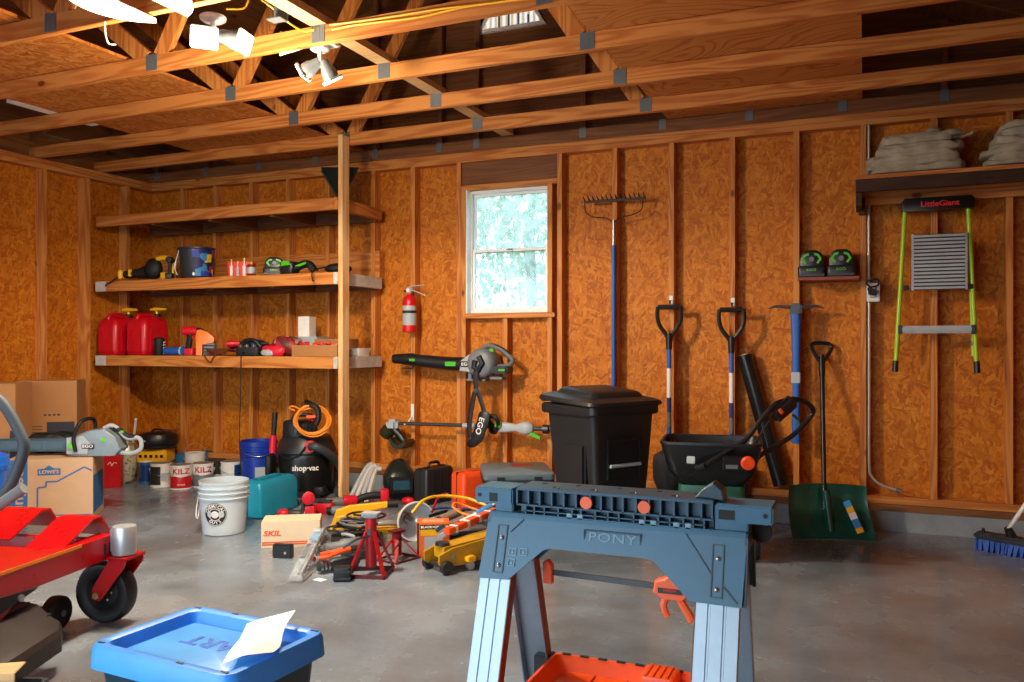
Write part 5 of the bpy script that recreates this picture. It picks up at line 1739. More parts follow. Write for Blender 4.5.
MB().rbox((.245, 0, .02), .06, .085, .105, .012, .008).build('battery', 'tool_red', t)
MB().beam((.06, 0, .012), (.23, 0, .03), .04, .018).build('guard_bar', 'tool_red', t)
q = fl(349, 516)
t = thing('grey_grinder', 'small grey grinder lying under the red grinder', 'power tool', (q.x - .05, q.y + .0, 0), R(20))
MB().lathe([(.018, -.08), (.03, -.07), (.032, .03), (.022, .06)], (0, 0, .034), 14, 'x').build('body', 'mid_grey', t)
MB().lathe([(.0, .0), (.03, .0), (.034, .012), (.03, .022), (0, .024)], (.075, 0, .005), 16).build('head', 'dark_grey', t)
MB().cyl((-.08, 0, .034), (-.11, .0, .03), .024, .02).build('end_cap', 'soft_black', t)

# --- yellow plastic carrier behind the jack stand
q = fl(369, 533)
t = thing('yellow_carrier', 'yellow moulded plastic carrier lying behind the red jack stand', 'carrier', (q.x - .02, q.y + .02, 0), R(33))
t.scale = (1.15, 1.15, 1.15)
b = MB()
b.loft([[(a, c, z) for a, c in rrect(w, d, .03, 3)] for z, w, d in ((0, .36, .15), (.03, .40, .19), (.035, .40, .19), (.032, .37, .16), (.006, .33, .12))])
b.build('tray', 'yellow', t)
b = MB()
b.prism([(-.20, .02), (-.17, .11), (-.10, .135), (.12, .15), (.13, .12), (-.02, .095), (-.06, .03)], .06, .085, bev=.004)
b.prism([(-.20, .02), (-.17, .10), (-.12, .11), (-.06, .03)], -.07, -.05, bev=.004)
b.build('side_wing', 'yellow', t)
MB().lathe([(.0, -.03), (.022, -.03), (.022, .03), (0, .03)], (.135, .072, .135), 12, 'x').build('knob', 'soft_black', t)
for i in range(7):
    o = MB().tube(spline([(-.12, 0, 0), (-.03, .003 * (i % 3 - 1), .004), (.05, -.002, .0), (.12, .01, .002)], 4), .007, 6).build('wrench', 'steel' if i % 2 else 'dark_steel')
    p = V((q.x + .08, q.y + .08, 0)) + RZ(33) @ V((.02, -.06 + i * .018, 0))
    o.location = (p.x, p.y, .052 + .003 * (i % 2) - .0)
    o.rotation_euler = (0, 0, R(33 + (i % 3) * 1.5))
    tag(o, 'steel hand tool in the loose heap inside the yellow carrier', 'wrench', 'hand tools in the yellow carrier')

# --- clamp lamp reflector
q = dp(409, 508, 5.05)
t = thing('clamp_lamp', 'aluminium clamp lamp with round reflector lying on the tools', 'lamp', (q.x, q.y, 0), R(52))
zc = .118
L = [(.112, .10), (.116, .10), (.108, .07), (.085, .03), (.05, .0), (.03, -.01), (.03, -.014), (.052, -.004), (.088, .026), (.108, .066)]
# opens along +x turned to the camera by the root's spin
b = MB(T((0, 0, zc)) @ RZ(-88) @ RX(4))
b.lathe([(.026, -.02), (.05, .0), (.085, .03), (.106, .07), (.113, .10), (.117, .10), (.109, .068), (.088, .026), (.052, -.006), (.026, -.026)], (0, 0, 0), 36, 'x', False)
b.build('reflector', mat('reflector_grey', '#d2d6d8', .28, .45), t)
MB(T((0, 0, zc)) @ RZ(-88) @ RX(4)).lathe([(.111, .099), (.119, .099), (.119, .106), (.111, .106), (.111, .099)], (0, 0, 0), 36, 'x', False).build('rim', 'white_paint', t)
MB(T((0, 0, zc)) @ RZ(-88)).lathe([(.028, -.11), (.03, -.10), (.03, -.03), (.024, -.018), (.0, -.018)], (0, 0, 0), 16, 'x').build('socket', 'yellow', t)
MB(T((0, 0, zc)) @ RZ(-88)).lathe([(.0, -.03), (.025, -.03), (.025, -.02), (.012, -.018), (.014, .01), (.01, .016), (0, .017)], (.01, 0, 0), 12, 'x').build('lamp_holder', 'steel', t)
MB(T((0, 0, zc)) @ RZ(-88)).tube(spline([(-.11, 0, 0), (-.16, .02, .02), (-.20, .06, .0), (-.22, .10, -.06), (-.2, .14, -.11)], 5), .005, 6).build('cord', 'soft_black', t)
MB(T((0, 0, zc)) @ RZ(-88)).beam((-.05, 0, -.03), (-.03, .0, -.113), .02, .006).build('clamp', 'steel', t)

# --- jack stands
def jack_stand(q, ang, label, tilt=None, sm='light_grey'):
    t = thing('jack_stand', label, 'jack stand', tuple(q), group='red jack stands', rot=tilt or (0, 0, R(ang)))
    MB().lathe([(.026, .04), (.0285, .042), (.0285, .285), (.022, .29)], seg=18).build('post', mat('stand_red', '#a8141c', .35), t)
    MB().loft([[(a, c * (1 + .0 * z), z) for a, c in rrect(w, d, .008, 2)] for z, w, d in ((.288, .05, .05), (.295, .085, .06), (.315, .09, .062))]).build('saddle', sm, t)
    MB().box((-.012, -.03, .20), (.012, .03, .24), .003).build('collar', 'dark_steel', t)
    pts = [(.10, -.085), (.085, .105), (-.11, .04), (-.085, -.10)]
    for x, y in pts:
        MB().beam((x, y, .012), (x * .22, y * .22, .22), .02, .007).build('leg', 'stand_red', t)
    for i in range(4):
        a, c = pts[i], pts[(i + 1) % 4]
        MB().beam((a[0], a[1], .010), (c[0], c[1], .010), .007, .02).build('base_rail', 'dark_red' if 'dark_red' in MATS else mat('dark_red', '#5a1418', .5), t)
    MB().tube(spline([(.0, -.03, .20), (-.05, -.07, .19), (-.11, -.10, .15)], 4), .006, 6).build('pawl_lever', 'dark_steel', t)
    return t
q = fl(371, 574)
jack_stand((q.x, q.y, 0), 12, 'red jack stand upright in front of the tool pile')
q = fl(394, 560)
jack_stand((q.x, q.y + .03, 0), 70, 'shorter looking red jack stand behind, half hidden by the orange box', None, 'dark_red').scale = (.95, .95, .5)

# --- orange tool box (printed carton)
q = fl(417, 557)
A3 = 30
c3 = q + RZ(A3) @ V((.09, .065, 0))
t = thing('orange_carton', 'orange and black printed product box between jack stand and yellow jack', 'box', (c3.x, c3.y, 0), R(A3))
mat('box_orange', '#f06a1c', .5)
MB().box((-.09, -.065, 0), (.09, .065, .185), .002).build('walls', 'box_orange', t)
MB().box((-.075, -.0658, .15), (.088, -.0653, .175)).build('black_band', 'soft_black', t)
text('lettering', 'BLACK+DECKER', .0165, 'paper', t, FRONT(.006, -.0661, .1625), sx=1.25, thick=.0006)
MB().box((-.07, -.0658, .115), (.088, -.0653, .149)).build('yellow_band', 'yellow', t)
MB().box((-.05, -.0658, .03), (.05, -.0653, .11)).build('product_panel', 'light_grey', t)
MB().box((-.089, -.0658, .0), (-.08, -.0653, .185)).build('edge_band', 'soft_black', t)
MB().box((-.06, -.04, .185), (.06, .03, .1856)).build('top_print', mat('print_pale', '#f4a07c', .6), t)

# --- yellow trolley jack
q = fl(442, 575)
t = thing('trolley_jack', 'yellow trolley jack on small wheels beside the blue sawhorse', 'floor jack', (q.x, q.y, 0), R(64))
for y in (.0, .13):
    MB().prism([(-.02, .055), (.0, .035), (.14, .03), (.50, .05), (.52, .11), (.40, .15), (.06, .125), (-.02, .10)], y - .005, y + .005, bev=.002).build('side_plate', 'jack_yellow', t)
MB().beam((.03, .065, .10), (.44, .065, .12), .09, .06).build('lift_arm', 'jack_yellow', t)
MB().box((.12, .005, .035), (.50, .125, .06)).build('chassis', 'jack_yellow', t)
MB().cyl((.02, -.02, .0355), (.02, .15, .0355), .012).build('axle', 'dark_steel', t)
for y in (-.012, .142):
    MB().lathe([(.012, -.016), (.034, -.016), (.035, -.01), (.035, .01), (.034, .016), (.012, .016)], (.02, y, .0355), 20, 'y').build('front_wheel', 'dark_steel', t)
MB().lathe([(.03, .0), (.038, .004), (.038, .018), (.0, .02)], (.05, .065, .13), 16).build('saddle', 'dark_steel', t)
for y in (-.02, .15):
    cs = MB().box((.14, y - .022, .045), (.19, y + .022, .075), .004).build('caster_bracket', 'yellow', t)
    MB().lathe([(.0, -.012), (.022, -.012), (.023, 0), (.022, .012), (0, .012)], (.165, y, .0235), 16, 'y').build('caster_wheel', 'steel', cs)
MB().lathe([(.0, -.003), (.012, -.003), (.012, .0), (0, .0)], (.06, -.0065, .085), 10, 'y').build('bolt', 'steel', t)

# --- striped triangle case and other stuff lying over the jack
p0, p1 = dp(446, 546, 4.42), dp(496, 521, 4.85)
t = thing('warning_triangle', 'orange and white striped reflective bar lying across the yellow jack', 'warning triangle', (p0.x, p0.y, .13))
a, b_ = p0 - V(t.location), p1 - V(t.location)
a.z, b_.z = .048, .075
MB().beam(a, b_, .045, .035, bev=.004).build('bar', 'orange', t)
for i in range(4):
    s0, s1 = a.lerp(b_, .12 + i * .23), a.lerp(b_, .22 + i * .23)
    MB().beam(s0, s0.lerp(s1, .45), .0462, .0362).build('white_stripe', 'paper', t)
MB().beam(a + V((-.05, .01, -.03)), a.lerp(b_, .08), .05, .03, bev=.004).build('end_bracket', 'light_grey', t)
MB().beam(a + V((-.06, .0, .0)), a + V((-.02, .02, .03)), .03, .02, bev=.003).build('clip', 'dark_grey', t)

def tube_thing(name, label, cat, pts, r, m, group=None, seg=8, cap=None):
    P = [V(p) for p in pts]
    o = base = V((P[0].x, P[0].y, 0))
    t_ = MB().tube([p - base for p in spline(P, 5)], r, seg).build(name, m)
    t_.location = base
    return tag(t_, label, cat, group)
ZP = lambda px, py, d, z: V((dp(px, py, d).x, dp(px, py, d).y, z))
tube_thing('yellow_jumper_cable', 'yellow jumper cable arching over the tools towards the sawhorse', 'cable', [dp(412, 513, 4.80), dp(424, 500, 4.86), dp(442, 496, 4.97), dp(466, 498, 5.0), dp(485, 505, 4.95), dp(492, 508, 4.95)], .009, 'yellow')
tube_thing('red_jumper_cable', 'dark red jumper cable arching beneath the yellow one', 'cable', [dp(432, 512, 4.92), dp(437, 500, 5.02), dp(446, 494, 5.1), dp(456, 502, 5.04), dp(462, 511, 4.98), dp(470, 520, 4.9)], .008, 'deep_red')
tube_thing('orange_yellow_cord', 'short orange yellow cord looping under the jumper cables', 'cord', [dp(480, 511, 4.90), dp(466, 506, 4.92), dp(456, 503, 4.9), dp(453, 507, 4.86), dp(462, 513, 4.84), dp(472, 516, 4.82)], .007, 'cord_orange')
tube_thing('dark_cable', 'dark blue cable lying straight along the heap', 'cable', [dp(428, 510, 5.06), dp(445, 508, 5.1), dp(470, 509, 5.1), dp(490, 509, 5.1)], .007, 'navy')
def rod(name, label, cat, a, b, r, m, tip=None, group=None, r2=None):
    base = V((a.x, a.y, 0))
    t = thing(name, label, cat, tuple(base), group=group)
    MB().cyl(a - base, b - base, r, r2 or r, 12).build('body', m, t)
    d = (b - a).normalized()
    MB().cyl(b - base, b - base + d * r * 1.6, r * .6, r * .3, 10).build('tip', tip or 'dark_steel', t)
    MB().cyl(a - base - d * r * .4, a - base, r * .9, r * .9, 12).build('end_cap', tip or 'dark_steel', t)
    return t
rod('caulk_tube', 'brownish grey sealant tube lying on the heap', 'tube', dp(440, 520, 4.85), dp(459, 512, 4.95), .026, mat('tube_brown', '#8a7a68', .5))
rod('blue_caulk_tube', 'blue and white tube pointing at the sawhorse top', 'tube', dp(476, 515, 4.82), dp(491, 506, 4.88), .02, 'label_blue', 'white_plastic')
rod('white_tube', 'white tube below the blue tube', 'tube', dp(460, 523, 4.78), dp(477, 515, 4.84), .018, 'white_plastic')
rod('steel_bar', 'thin steel bar lying across the heap', 'bar', dp(437, 528, 4.72), dp(484, 517, 4.85), .008, 'steel')
rod('socket_extension', 'short steel extension beside the orange cord', 'bar', dp(430, 516, 4.92), dp(446, 511, 5.0), .01, 'dark_steel')
# heap that carries them: open toolbag
q = ZP(462, 530, 4.86, 0)
t = thing('tool_tray', 'dark open tool tray under the heap of cables and tubes', 'tray', (q.x, q.y + .05, 0), R(40))
MB().loft([[(a, c, z) for a, c in rrect(w, d, .02, 3)] for z, w, d in ((0, .30, .20), (.10, .34, .24), (.10, .32, .22), (.008, .28, .18))]).build('tray', 'dark_grey', t)
MB().rbox((0, 0, .01), .26, .16, .085, .02, .02).build('tray_insert', 'mid_grey', t)
q = dp(449, 531, 4.6)
o = soft_bag('blue_cloth', 'small blue cloth beside the orange product box', (q.x, q.y, q.z - .02), .12, .07, .03, mat('cloth_blue', '#5a94c0', .8), 31, 'cloth')
q = fl(419, 505)
o = soft_bag('red_glove', 'small red glove lying by the black case', (q.x - .09, q.y - .0, 0), .10, .07, .05, 'tool_red', 33, 'glove')
q = fl(412, 500)
t = thing('black_shoe', 'black work shoe lying between helmet and black case', 'shoe', (q.x + .06, q.y + .2, 0), R(50))
MB().loft([[(x, y * w, z * h) for y, z in ((-.045, 0), (.045, 0), (.042, .6), (.02, 1), (-.02, 1), (-.042, .6))] for x, w, h in ((-.13, .7, .03), (-.10, 1, .05), (-.03, 1.05, .065), (.05, .95, .10), (.11, .85, .11), (.13, .7, .08))]).build('upper', 'soft_black', t)
MB().box((-.13, -.046, -.0), (.13, .046, .012), .006).build('sole', 'rubber', t)

# --- pile of corded tools in front
q = fl(350, 560)
t = thing('corded_drill', 'grey corded drill with ribbed nose pointing at the camera, in the pile', 'power tool', (q.x, q.y, 0), R(58))
MB().lathe([(.014, -.20), (.022, -.195), (.022, -.15), (.034, -.145), (.036, -.06), (.044, -.05), (.044, .06), (.03, .09)], (0, 0, .075), 18, 'x').build('body', 'mid_grey', t)
for i in range(4):
    MB().lathe([(.024, -.192 + i * .012), (.028, -.19 + i * .012), (.028, -.185 + i * .012), (.024, -.183 + i * .012)], (0, 0, .075), 16, 'x').build('ring', 'steel', t)
MB().tube(spline([(.06, 0, .07), (.09, .04, .06), (.12, .10, .05), (.13, .15, .05)], 4), .026, 10).build('handle', 'soft_black', t)
MB().tube([(-.02, -.02, .03), (-.02, -.02, .005)], .02, 10).build('rest', 'soft_black', t)
q = fl(341, 570)
t = thing('heat_gun', 'dark tool with steel ringed nozzle lying beside the blister pack', 'power tool', (q.x, q.y, 0), R(60))
MB().lathe([(.018, -.13), (.026, -.125), (.026, -.06), (.034, -.05), (.036, .08), (.02, .10)], (0, 0, .037), 16, 'x').build('body', 'dark_grey', t)
for i in range(3):
    MB().lathe([(.026, -.12 + i * .02), (.03, -.118 + i * .02), (.03, -.108 + i * .02), (.026, -.106 + i * .02)], (0, 0, .037), 16, 'x').build('ring', 'steel', t)
rr = random.Random(14)
cl = V(fl(350, 544))
for i, (m, lb) in enumerate((('dark_grey', 'dark grey power cord coiled on top of the tool pile'), ('soft_black', 'black power cord coiled at the back of the tool pile'), ('mid_grey', 'grey power cord looped over the corded drill'), ('soft_black', 'black power cord twisted beside the jack stand'))):
    pts = []
    ox, oy, oz = .0 + .04 * (i - 1.5), .05 + .04 * (i % 2), .075 + .027 * i
    for j in range(26):
        a = j * .62 + i
        rad = .07 + .035 * math.sin(j * .37 + i)
        pts.append((ox + rad * math.cos(a) * 1.3, oy + rad * math.sin(a), oz + .006 * math.sin(j * .9 + i * 2)))
    o = MB().tube(spline(pts, 3), .0065, 6).build('extension_lead', m)
    o.location = (cl.x, cl.y, 0)
    tag(o, lb, 'cord')
t = thing('tool_roll', 'dark canvas tool roll under the cords and drill', 'tool roll', (cl.x + .03, cl.y + .03, 0), R(35))
b = MB()
for i in range(6):
    b.tube(spline([(-.15, -.09 + i * .036, .02), (-.05, -.09 + i * .036, .024), (.06, -.09 + i * .036, .024), (.15, -.09 + i * .036, .02)], 4), .02, 10)
b.build('roll', 'soft_black', t)
for x in (-.06, .07):
    MB().box((x - .012, -.115, .035), (x + .012, .115, .048), .004).build('strap', 'dark_grey', t)
for i, (x, y, ln_, m) in enumerate(((-.10, .04, .13, 'steel'), (.0, .0, .16, 'dark_steel'), (.09, -.03, .12, 'steel'), (.05, .07, .15, 'steel'), (-.05, -.05, .1, 'light_grey'))):
    o = MB().tube([(-ln_ / 2, 0, 0), (-ln_ * .3, 0, .004), (ln_ * .3, 0, .006), (ln_ / 2, 0, .002)], [.007, .01, .01, .012], 8).build('chisel', m)
    p = V((cl.x + .03, cl.y + .03, 0)) + RZ(35) @ V((x, y, 0))
    o.location = (p.x, p.y, .058 + .0 * i)
    o.rotation_euler = (0, 0, R(20 + 37 * i))
    tag(o, 'bare steel hand tool scattered over the tool roll', 'hand tool', 'hand tools on the tool roll')
for i, (px, py, m, ln_, r_, a_, lb) in enumerate(((300, 536, 'dark_steel', .12, .012, 40, 'black socket wrench lying behind the blister pack'), (318, 531, 'light_grey', .10, .014, 110, 'grey plastic tube at the back of the tool pile'), (352, 556, 'dark_grey', .14, .013, 75, 'dark grey bar just left of the jack stand post'), (326, 551, 'white_plastic', .08, .012, 20, 'small white handle lying on the grey drill side'), (312, 560, 'deep_red', .07, .012, 150, 'small dark red handle beside the blister pack'), (385, 571, 'dark_steel', .06, .010, 30, 'steel bolt lying at the right foot of the jack stand'))):
    p = fl(px, py)
    t = thing('hand_tool', lb, 'hand tool', (p.x, p.y, .0), R(a_))
    MB().lathe([(r_ * .7, -ln_ / 2), (r_, -ln_ / 2 + .006), (r_ * .9, 0), (r_, ln_ * .3), (r_ * .7, ln_ / 2)], (0, 0, r_ + .001), 12, 'x').build('handle', m, t)
    MB().lathe([(r_ * .45, ln_ / 2), (r_ * .45, ln_ * .8), (r_ * .3, ln_ * .9)], (0, 0, r_ + .001), 10, 'x').build('shaft', 'steel', t)
# orange handled pliers
q = fl(345, 572)
t = thing('pliers', 'pliers with bright orange handles at the front of the pile', 'pliers', (q.x - .015, q.y + .02, .06), R(40))
MB().tube(spline([(-.13, -.02, .02), (-.08, -.035, .03), (-.02, -.02, .045), (.03, .0, .05)], 4), .011, 8).build('handle', 'orange', t)
MB().tube(spline([(-.12, .05, .02), (-.06, .05, .03), (-.01, .025, .045), (.03, .01, .05)], 4), .011, 8).build('handle', 'orange', t)
MB().tube([(.03, .005, .05), (.06, .006, .052), (.10, .006, .05)], [.016, .016, .006], 8).build('jaws', 'dark_steel', t)
q = fl(339, 582)
t = thing('black_battery', 'black battery block lying before the orange pliers', 'battery', (q.x, q.y + .03, 0), R(28))
MB().rbox((0, 0, 0), .085, .07, .07, .012, .008).build('body', 'case_black', t)
for z in (.018, .05):
    MB().box((-.043, -.0365, z - .006), (.043, -.034, z + .006), .002).build('rib', 'dark_grey', t)
o = MB().box((-.03, -.02, 0), (.03, .02, .0015)).build('paper_tag', 'paper')
q = fl(320, 580)
o.location = (q.x, q.y, .0005)
o.rotation_euler = (0, 0, R(-10))
tag(o, 'small white paper tag on the floor by the black battery', 'tag')
# blister pack leaning on the pile
p0, p1 = fl(296, 581, .012), dp(322, 530, 4.58)
d = p1 - p0
t = thing('blister_pack', 'long clear blister pack with steel blade leaning on the pile', 'package', (p0.x, p0.y, 0))
up = V((0, 0, 1))
k = NT('clear_plastic')
k.set(k.p.inputs['Base Color'], k.ramp(k.noise(k.obj(), 30, 3), [(.4, lin('#9fb0bc')), (.6, lin('#e2eaf0'))]))
k.p.inputs['Roughness'].default_value = .08
k.p.inputs['Alpha'].default_value = .30
n_ = d.cross(RT).normalized()
def along(u, v, w=0.):
    return d * u + RT * v + V((0, 0, .012)) + n_ * w
MB().raw([along(0, -.04, .0), along(0, .03, .0), along(1, .03, .0), along(1, -.04, .0), along(.02, -.035, -.02), along(.02, .025, -.02), along(.98, .025, -.02), along(.98, -.035, -.02)], [(3, 2, 1, 0), (4, 5, 6, 7), (0, 1, 5, 4), (1, 2, 6, 5), (2, 3, 7, 6), (3, 0, 4, 7)]).build('shell', 'clear_plastic', t)
MB().beam(along(.05, .022, -.016), along(.97, .022, -.016), .008, .012).build('blade', 'aluminium', t)
MB().beam(along(.08, .0, -.012), along(.72, -.004, -.012), .006, .01).build('blade', 'aluminium', t)
MB().beam(along(.40, -.02, -.01), along(.66, -.018, -.01), .03, .01).build('handle', 'dark_grey', t)
MB().beam(along(.72, -.012, -.01), along(.92, -.012, -.01), .045, .008).build('card', 'cloth_blue', t)
q = fl(282, 558)
t = thing('black_box', 'flat black box on edge between cardboard box and blister pack', 'box', (q.x, q.y + .01, 0), R(14))
MB().box((-.055, -.02, 0), (.055, .02, .075), .005).build('shell', 'case_black', t)
MB().lathe([(.0, -.003), (.007, -.003), (.007, 0), (0, 0)], (.02, -.02, .03), 10, 'y').build('button', 'light_grey', t)

# ================================================================== sawhorse in the foreground
mat('pony_blue', '#386882', .42)
mat('pony_dark', '#2b4552', .45)
mat('leg_silver', '#97a9b6', .34, .35)
SX, SY = 5.39, -3.56
t = thing('sawhorse', 'blue grey folding sawhorse with silver legs in the foreground', 'sawhorse', (SX, SY, 0))
# local y: front face about -.06 at the top, legs splay to +-.27 at the floor
def shell(s, nm):
    """front (s=-1) or rear (s=1) half of the moulded body"""
    zt, zb = .692, .530
    yt, yb = .052, .105
    pts = [(-.352, zt), (-.362, zb), (-.272, zb + .004), (-.18, .617), (-.16, .622), (.10, .622), (.122, .616), (.218, zb + .004), (.345, zb + .002), (.352, zt)]
    def yy(z, off):
        return s * (yt + (yb - yt) * (zt - z) / (zt - zb) + off)
    A_ = [(x, yy(z, .012), z) for x, z in pts]
    B_ = [(x, yy(z, -.012), z) for x, z in pts]
    b = MB()
    n = len(pts)
    b.raw(A_ + B_, [tuple(range(n)), tuple(range(2 * n - 1, n - 1, -1))] + [(i, (i + 1) % n, n + (i + 1) % n, n + i) for i in range(n)])
    return b.build(nm, 'pony_blue', t)
for s in (-1, 1):
    o = shell(s, 'body_panel')
    fy = lambda z, off=.0125: s * (.052 + .053 * (.692 - z) / .162 + off)
    if s < 0:
        MB().ring([(-.105, .642), (.075, .642), (.085, .672), (-.095, .672)] if False else [(-.07, .643), (.085, .643), (.085, .680), (-.07, .680)], [(-.067, .646), (.082, .646), (.082, .677), (-.067, .677)], fy(.66, .0145), fy(.66, .010)).build('name_frame', 'pony_dark', t)
        text('lettering', 'PONY', .034, mat('pony_pale', '#6d95a8', .45), t, face((.008, fy(.661, .0135), .661), (1, 0, 0), (0, .31, 1)), sx=1.35, spacing=1.1)
        for x in (-.305, .283):
            m = face((x, fy(.61, .0135), .61), (1, 0, 0), (0, .327, 1))
            MB(m).ring([(-.015, -.065), (.015, -.065), (.015, .065), (-.015, .065)], [(-.012, -.062), (.012, -.062), (.012, .062), (-.012, .062)], -.001, .002, 'xy').build('rivet_frame', 'pony_dark', t)
            for u in (-.045, .03):
                MB(m).lathe([(.006, -.002), (.006, .003), (.004, .005), (.0, .0055)], (0, u, 0), 10).build('rivet', 'steel', t)
        for x0, z0, x1, z1 in ((-.28, .655, -.245, .69), (.20, .69, .27, .60), (.30, .575, .335, .54)):
            MB().beam((x0, fy(z0, .013), z0), (x1, fy(z1, .013), z1), .002, .004).build('groove', 'pony_dark', t)
        for k_, (x, z, w) in enumerate(((-.268, .605, .022), (-.236, .607, .022), (-.268, .578, .02))):
            m = face((x, fy(z, .0135), z), (1, 0, 0), (0, .327, 1))
            MB(m).ring([(-w / 2, -.01), (w / 2, -.01), (w / 2, .01), (-w / 2, .01)], [(-w / 2 + .002, -.008), (w / 2 - .002, -.008), (w / 2 - .002, .008), (-w / 2 + .002, .008)], -.001, .0012, 'xy').build('warning_mark', 'pony_pale', t)
            MB(m).prism([(-.004, -.004), (.004, -.004), (0, .005)], 0, .0012, 'xy').build('warning_mark', 'pony_pale', t)
MB().box((-.352, -.066, .688), (.352, .066, .705), .003).build('body_top', 'pony_blue', t)
for s in (-1, 1):
    MB().prism([(-.105, .53), (-.066, .69), (.066, .69), (.105, .53), (.09, .53), (.05, .66), (-.05, .66), (-.09, .53)], s * .35 - .004, s * .35 + .004, 'yz').build('end_cap', 'pony_dark', t)
# ribbed top block with slots
b = MB()
b.box((-.272, -.058, .768), (.268, .062, .776), .002)
b.box((-.268, -.03, .705), (.264, .05, .768))
xs = [-.272, -.238, -.205, -.17, -.135, -.10, -.06, -.03, .0, .03, .065, .10, .13, .165, .20, .235, .262]
for i, x in enumerate(xs):
    b.box((x, -.058, .728), (x + .0045, -.02, .769))
b.box((-.272, -.058, .726), (.268, -.02, .7305))
xs2 = [-.245, -.22, -.19, -.15, -.11, -.085, -.045, -.01, .02, .06, .09, .125, .155, .19, .215, .243]
for x in xs2:
    b.box((x, -.06, .697), (x + .004, -.02, .727))
b.box((-.245, -.060, .694), (.247, -.02, .699)).box((-.245, -.060, .712), (.247, -.035, .715))
b.build('top_block', mat('pony_top', '#2c5268', .42), t)
for x in (-.115, -.085, .085, .115, .175, .205):
    MB().rbox((x, -.055, .699), .018, .016, .017, .004, .003).build('slot_peg', 'pony_pale', t)
for x in (-.068, .09):
    MB().lathe([(.0, -.064), (.0165, -.064), (.0165, -.05), (0, -.05)], (x, 0, .748), 20, 'y').build('orange_button', mat('pony_orange', '#f0683c', .45), t)
for i, x in enumerate((-.22, -.17, -.12, -.06, .0, .05, .11, .16, .21)):
    MB().lathe([(.008, .7755), (.008, .777), (.0, .777)], (x, -.02 if i % 2 else .03, 0), 10).build('screw_hole', 'soft_black', t)
    if i % 2:
        MB().ell((x + .012, -.03, .778), (.004, .004, .003), 8, 6).build('screw_head', 'steel', t)
# end grips
for s, x0, x1, zt in ((-1, -.40, -.285, .769), (1, .27, .412, .770)):
    e = MB()
    lo, hi = (x0, x1)
    e.box((lo, -.055, zt - .045), (hi, .055, zt), .004)
    e.box((lo + (.06 if s < 0 else -.0), -.05, .70), (hi - (.0 if s < 0 else .06), .05, zt - .04), .003)
    o = e.build('end_grip', 'pony_blue', t)
    xx = lo + .015 if s < 0 else hi - .018
    MB().lathe([(.0, -.0565), (.006, -.0565), (.006, -.054), (0, -.054)], (xx, 0, zt - .022), 10, 'y').build('pin_hole', 'soft_black', o)
    MB().box((lo + .045 if s < 0 else lo + .01, -.0562, zt - .038), (hi - .045 if s < 0 else lo + .05, -.0545, zt - .014)).build('grip_slot', 'soft_black', o)
# quick-release jaw on the right
MB().prism([(.215, .777), (.235, .80), (.262, .818), (.285, .80), (.29, .772), (.25, .777)], -.03, .03, bev=.003).build('jaw_lever', 'pony_dark', t)
MB().lathe([(.0, -.01), (.026, -.01), (.028, 0), (.026, .01), (0, .01)], (.375, .03, .69), 18, 'y').build('roller', 'rubber', t)
# legs
def leg(x0, x1, s, nm):
    zt, yt, yf = .60, .085, .285
    def yy(z):
        return s * (yt + (yf - yt) * (zt - z) / zt)
    b = MB()
    w = x1 - x0
    prof = [(0, .0), (w * .28, 0), (w * .30, .004), (w * .34, .004), (w * .36, 0), (w * .64, 0), (w * .66, .004), (w * .70, .004), (w * .72, 0), (w, 0), (w, .036), (w - .004, .036), (w - .004, .006), (.004, .006), (.004, .036), (0, .036)]
    L = []
    for z in (zt, .0):
        L.append([(x0 + px_, yy(z) - s * py_, z) for px_, py_ in prof])
    b.loft(L)
    o = b.build(nm, 'leg_silver', t)
    return o
for x0, x1 in ((-.358, -.268), (.232, .338)):
    for s in (-1, 1):
        o = leg(x0, x1, s, 'leg')
        xi = x1 if x0 < 0 else x0
        z0 = (.60, .02)
        y_ = lambda z: s * (.085 + .2 * (.6 - z) / .6 - .018)
        MB().beam((xi, y_(.58), .58), (xi, y_(.03), .03), .003, .037).build('inner_edge', mat('reflect_brown', '#7a4434', .5), o)  # orange-brown reflection on the leg's inner side, put into the colour
        MB().box((x0 - .004, y_(.0) - .03, .0), (x1 + .004, y_(.0) + .03, .03), .006).build('foot', 'black_plastic', o)
# folding side braces with black brackets
for x, xa, xb in ((0, -.312, -.2585), (0, .2245, .29)):
    for s in (-1, 1):
        yb = s * (.085 + .2 * (.6 - .2) / .6 - .015)
        MB().box((xa, yb - .028, .135), (xb, yb + .028, .225), .004).build('tray_bracket', 'black_plastic', t)
# orange tray carried by the brackets
tr = thing('tool_tray', 'bright orange plastic tray resting between the sawhorse legs', 'tray', (SX - .017, SY, .178))
mat('tray_orange', '#f4551a', .38)
TW, TD = .478, .44
MB().loft([[(a, c, z) for a, c in rrect(w, d, .02, 3)] for z, w, d in ((0, TW - .06, TD - .06), (.004, TW - .05, TD - .05), (.038, TW - .012, TD - .012), (.040, TW, TD), (.048, TW, TD), (.048, TW - .018, TD - .018), (.038, TW - .03, TD - .03), (.008, TW - .066, TD - .066))]).build('tray', 'tray_orange', tr)
for i in range(8):
    MB().box((-.215 + i * .057, TD / 2 - .012, .0475), (-.188 + i * .057, TD / 2 + .001, .0505), .001).build('black_inset', 'soft_black', tr)
MB().rbox((.10, .155, .008), .10, .10, .055, .012, .008).build('raised_block', 'tray_orange', tr)
for i in range(4):
    MB().box((.065 + i * .02, .11, .063), (.071 + i * .02, .20, .066)).build('block_rib', 'tray_orange', tr)
for x in (-.10, .0):
    MB().box((x - .0015, -.18, .0085), (x + .0015, .18, .011)).build('floor_rib', 'deep_red', tr)
MB().tube(spline([(-.14, .03, .011), (-.10, .06, .020), (-.06, .04, .013), (-.08, .0, .011)], 5), .006, 6).build('hook', 'soft_black', tr)

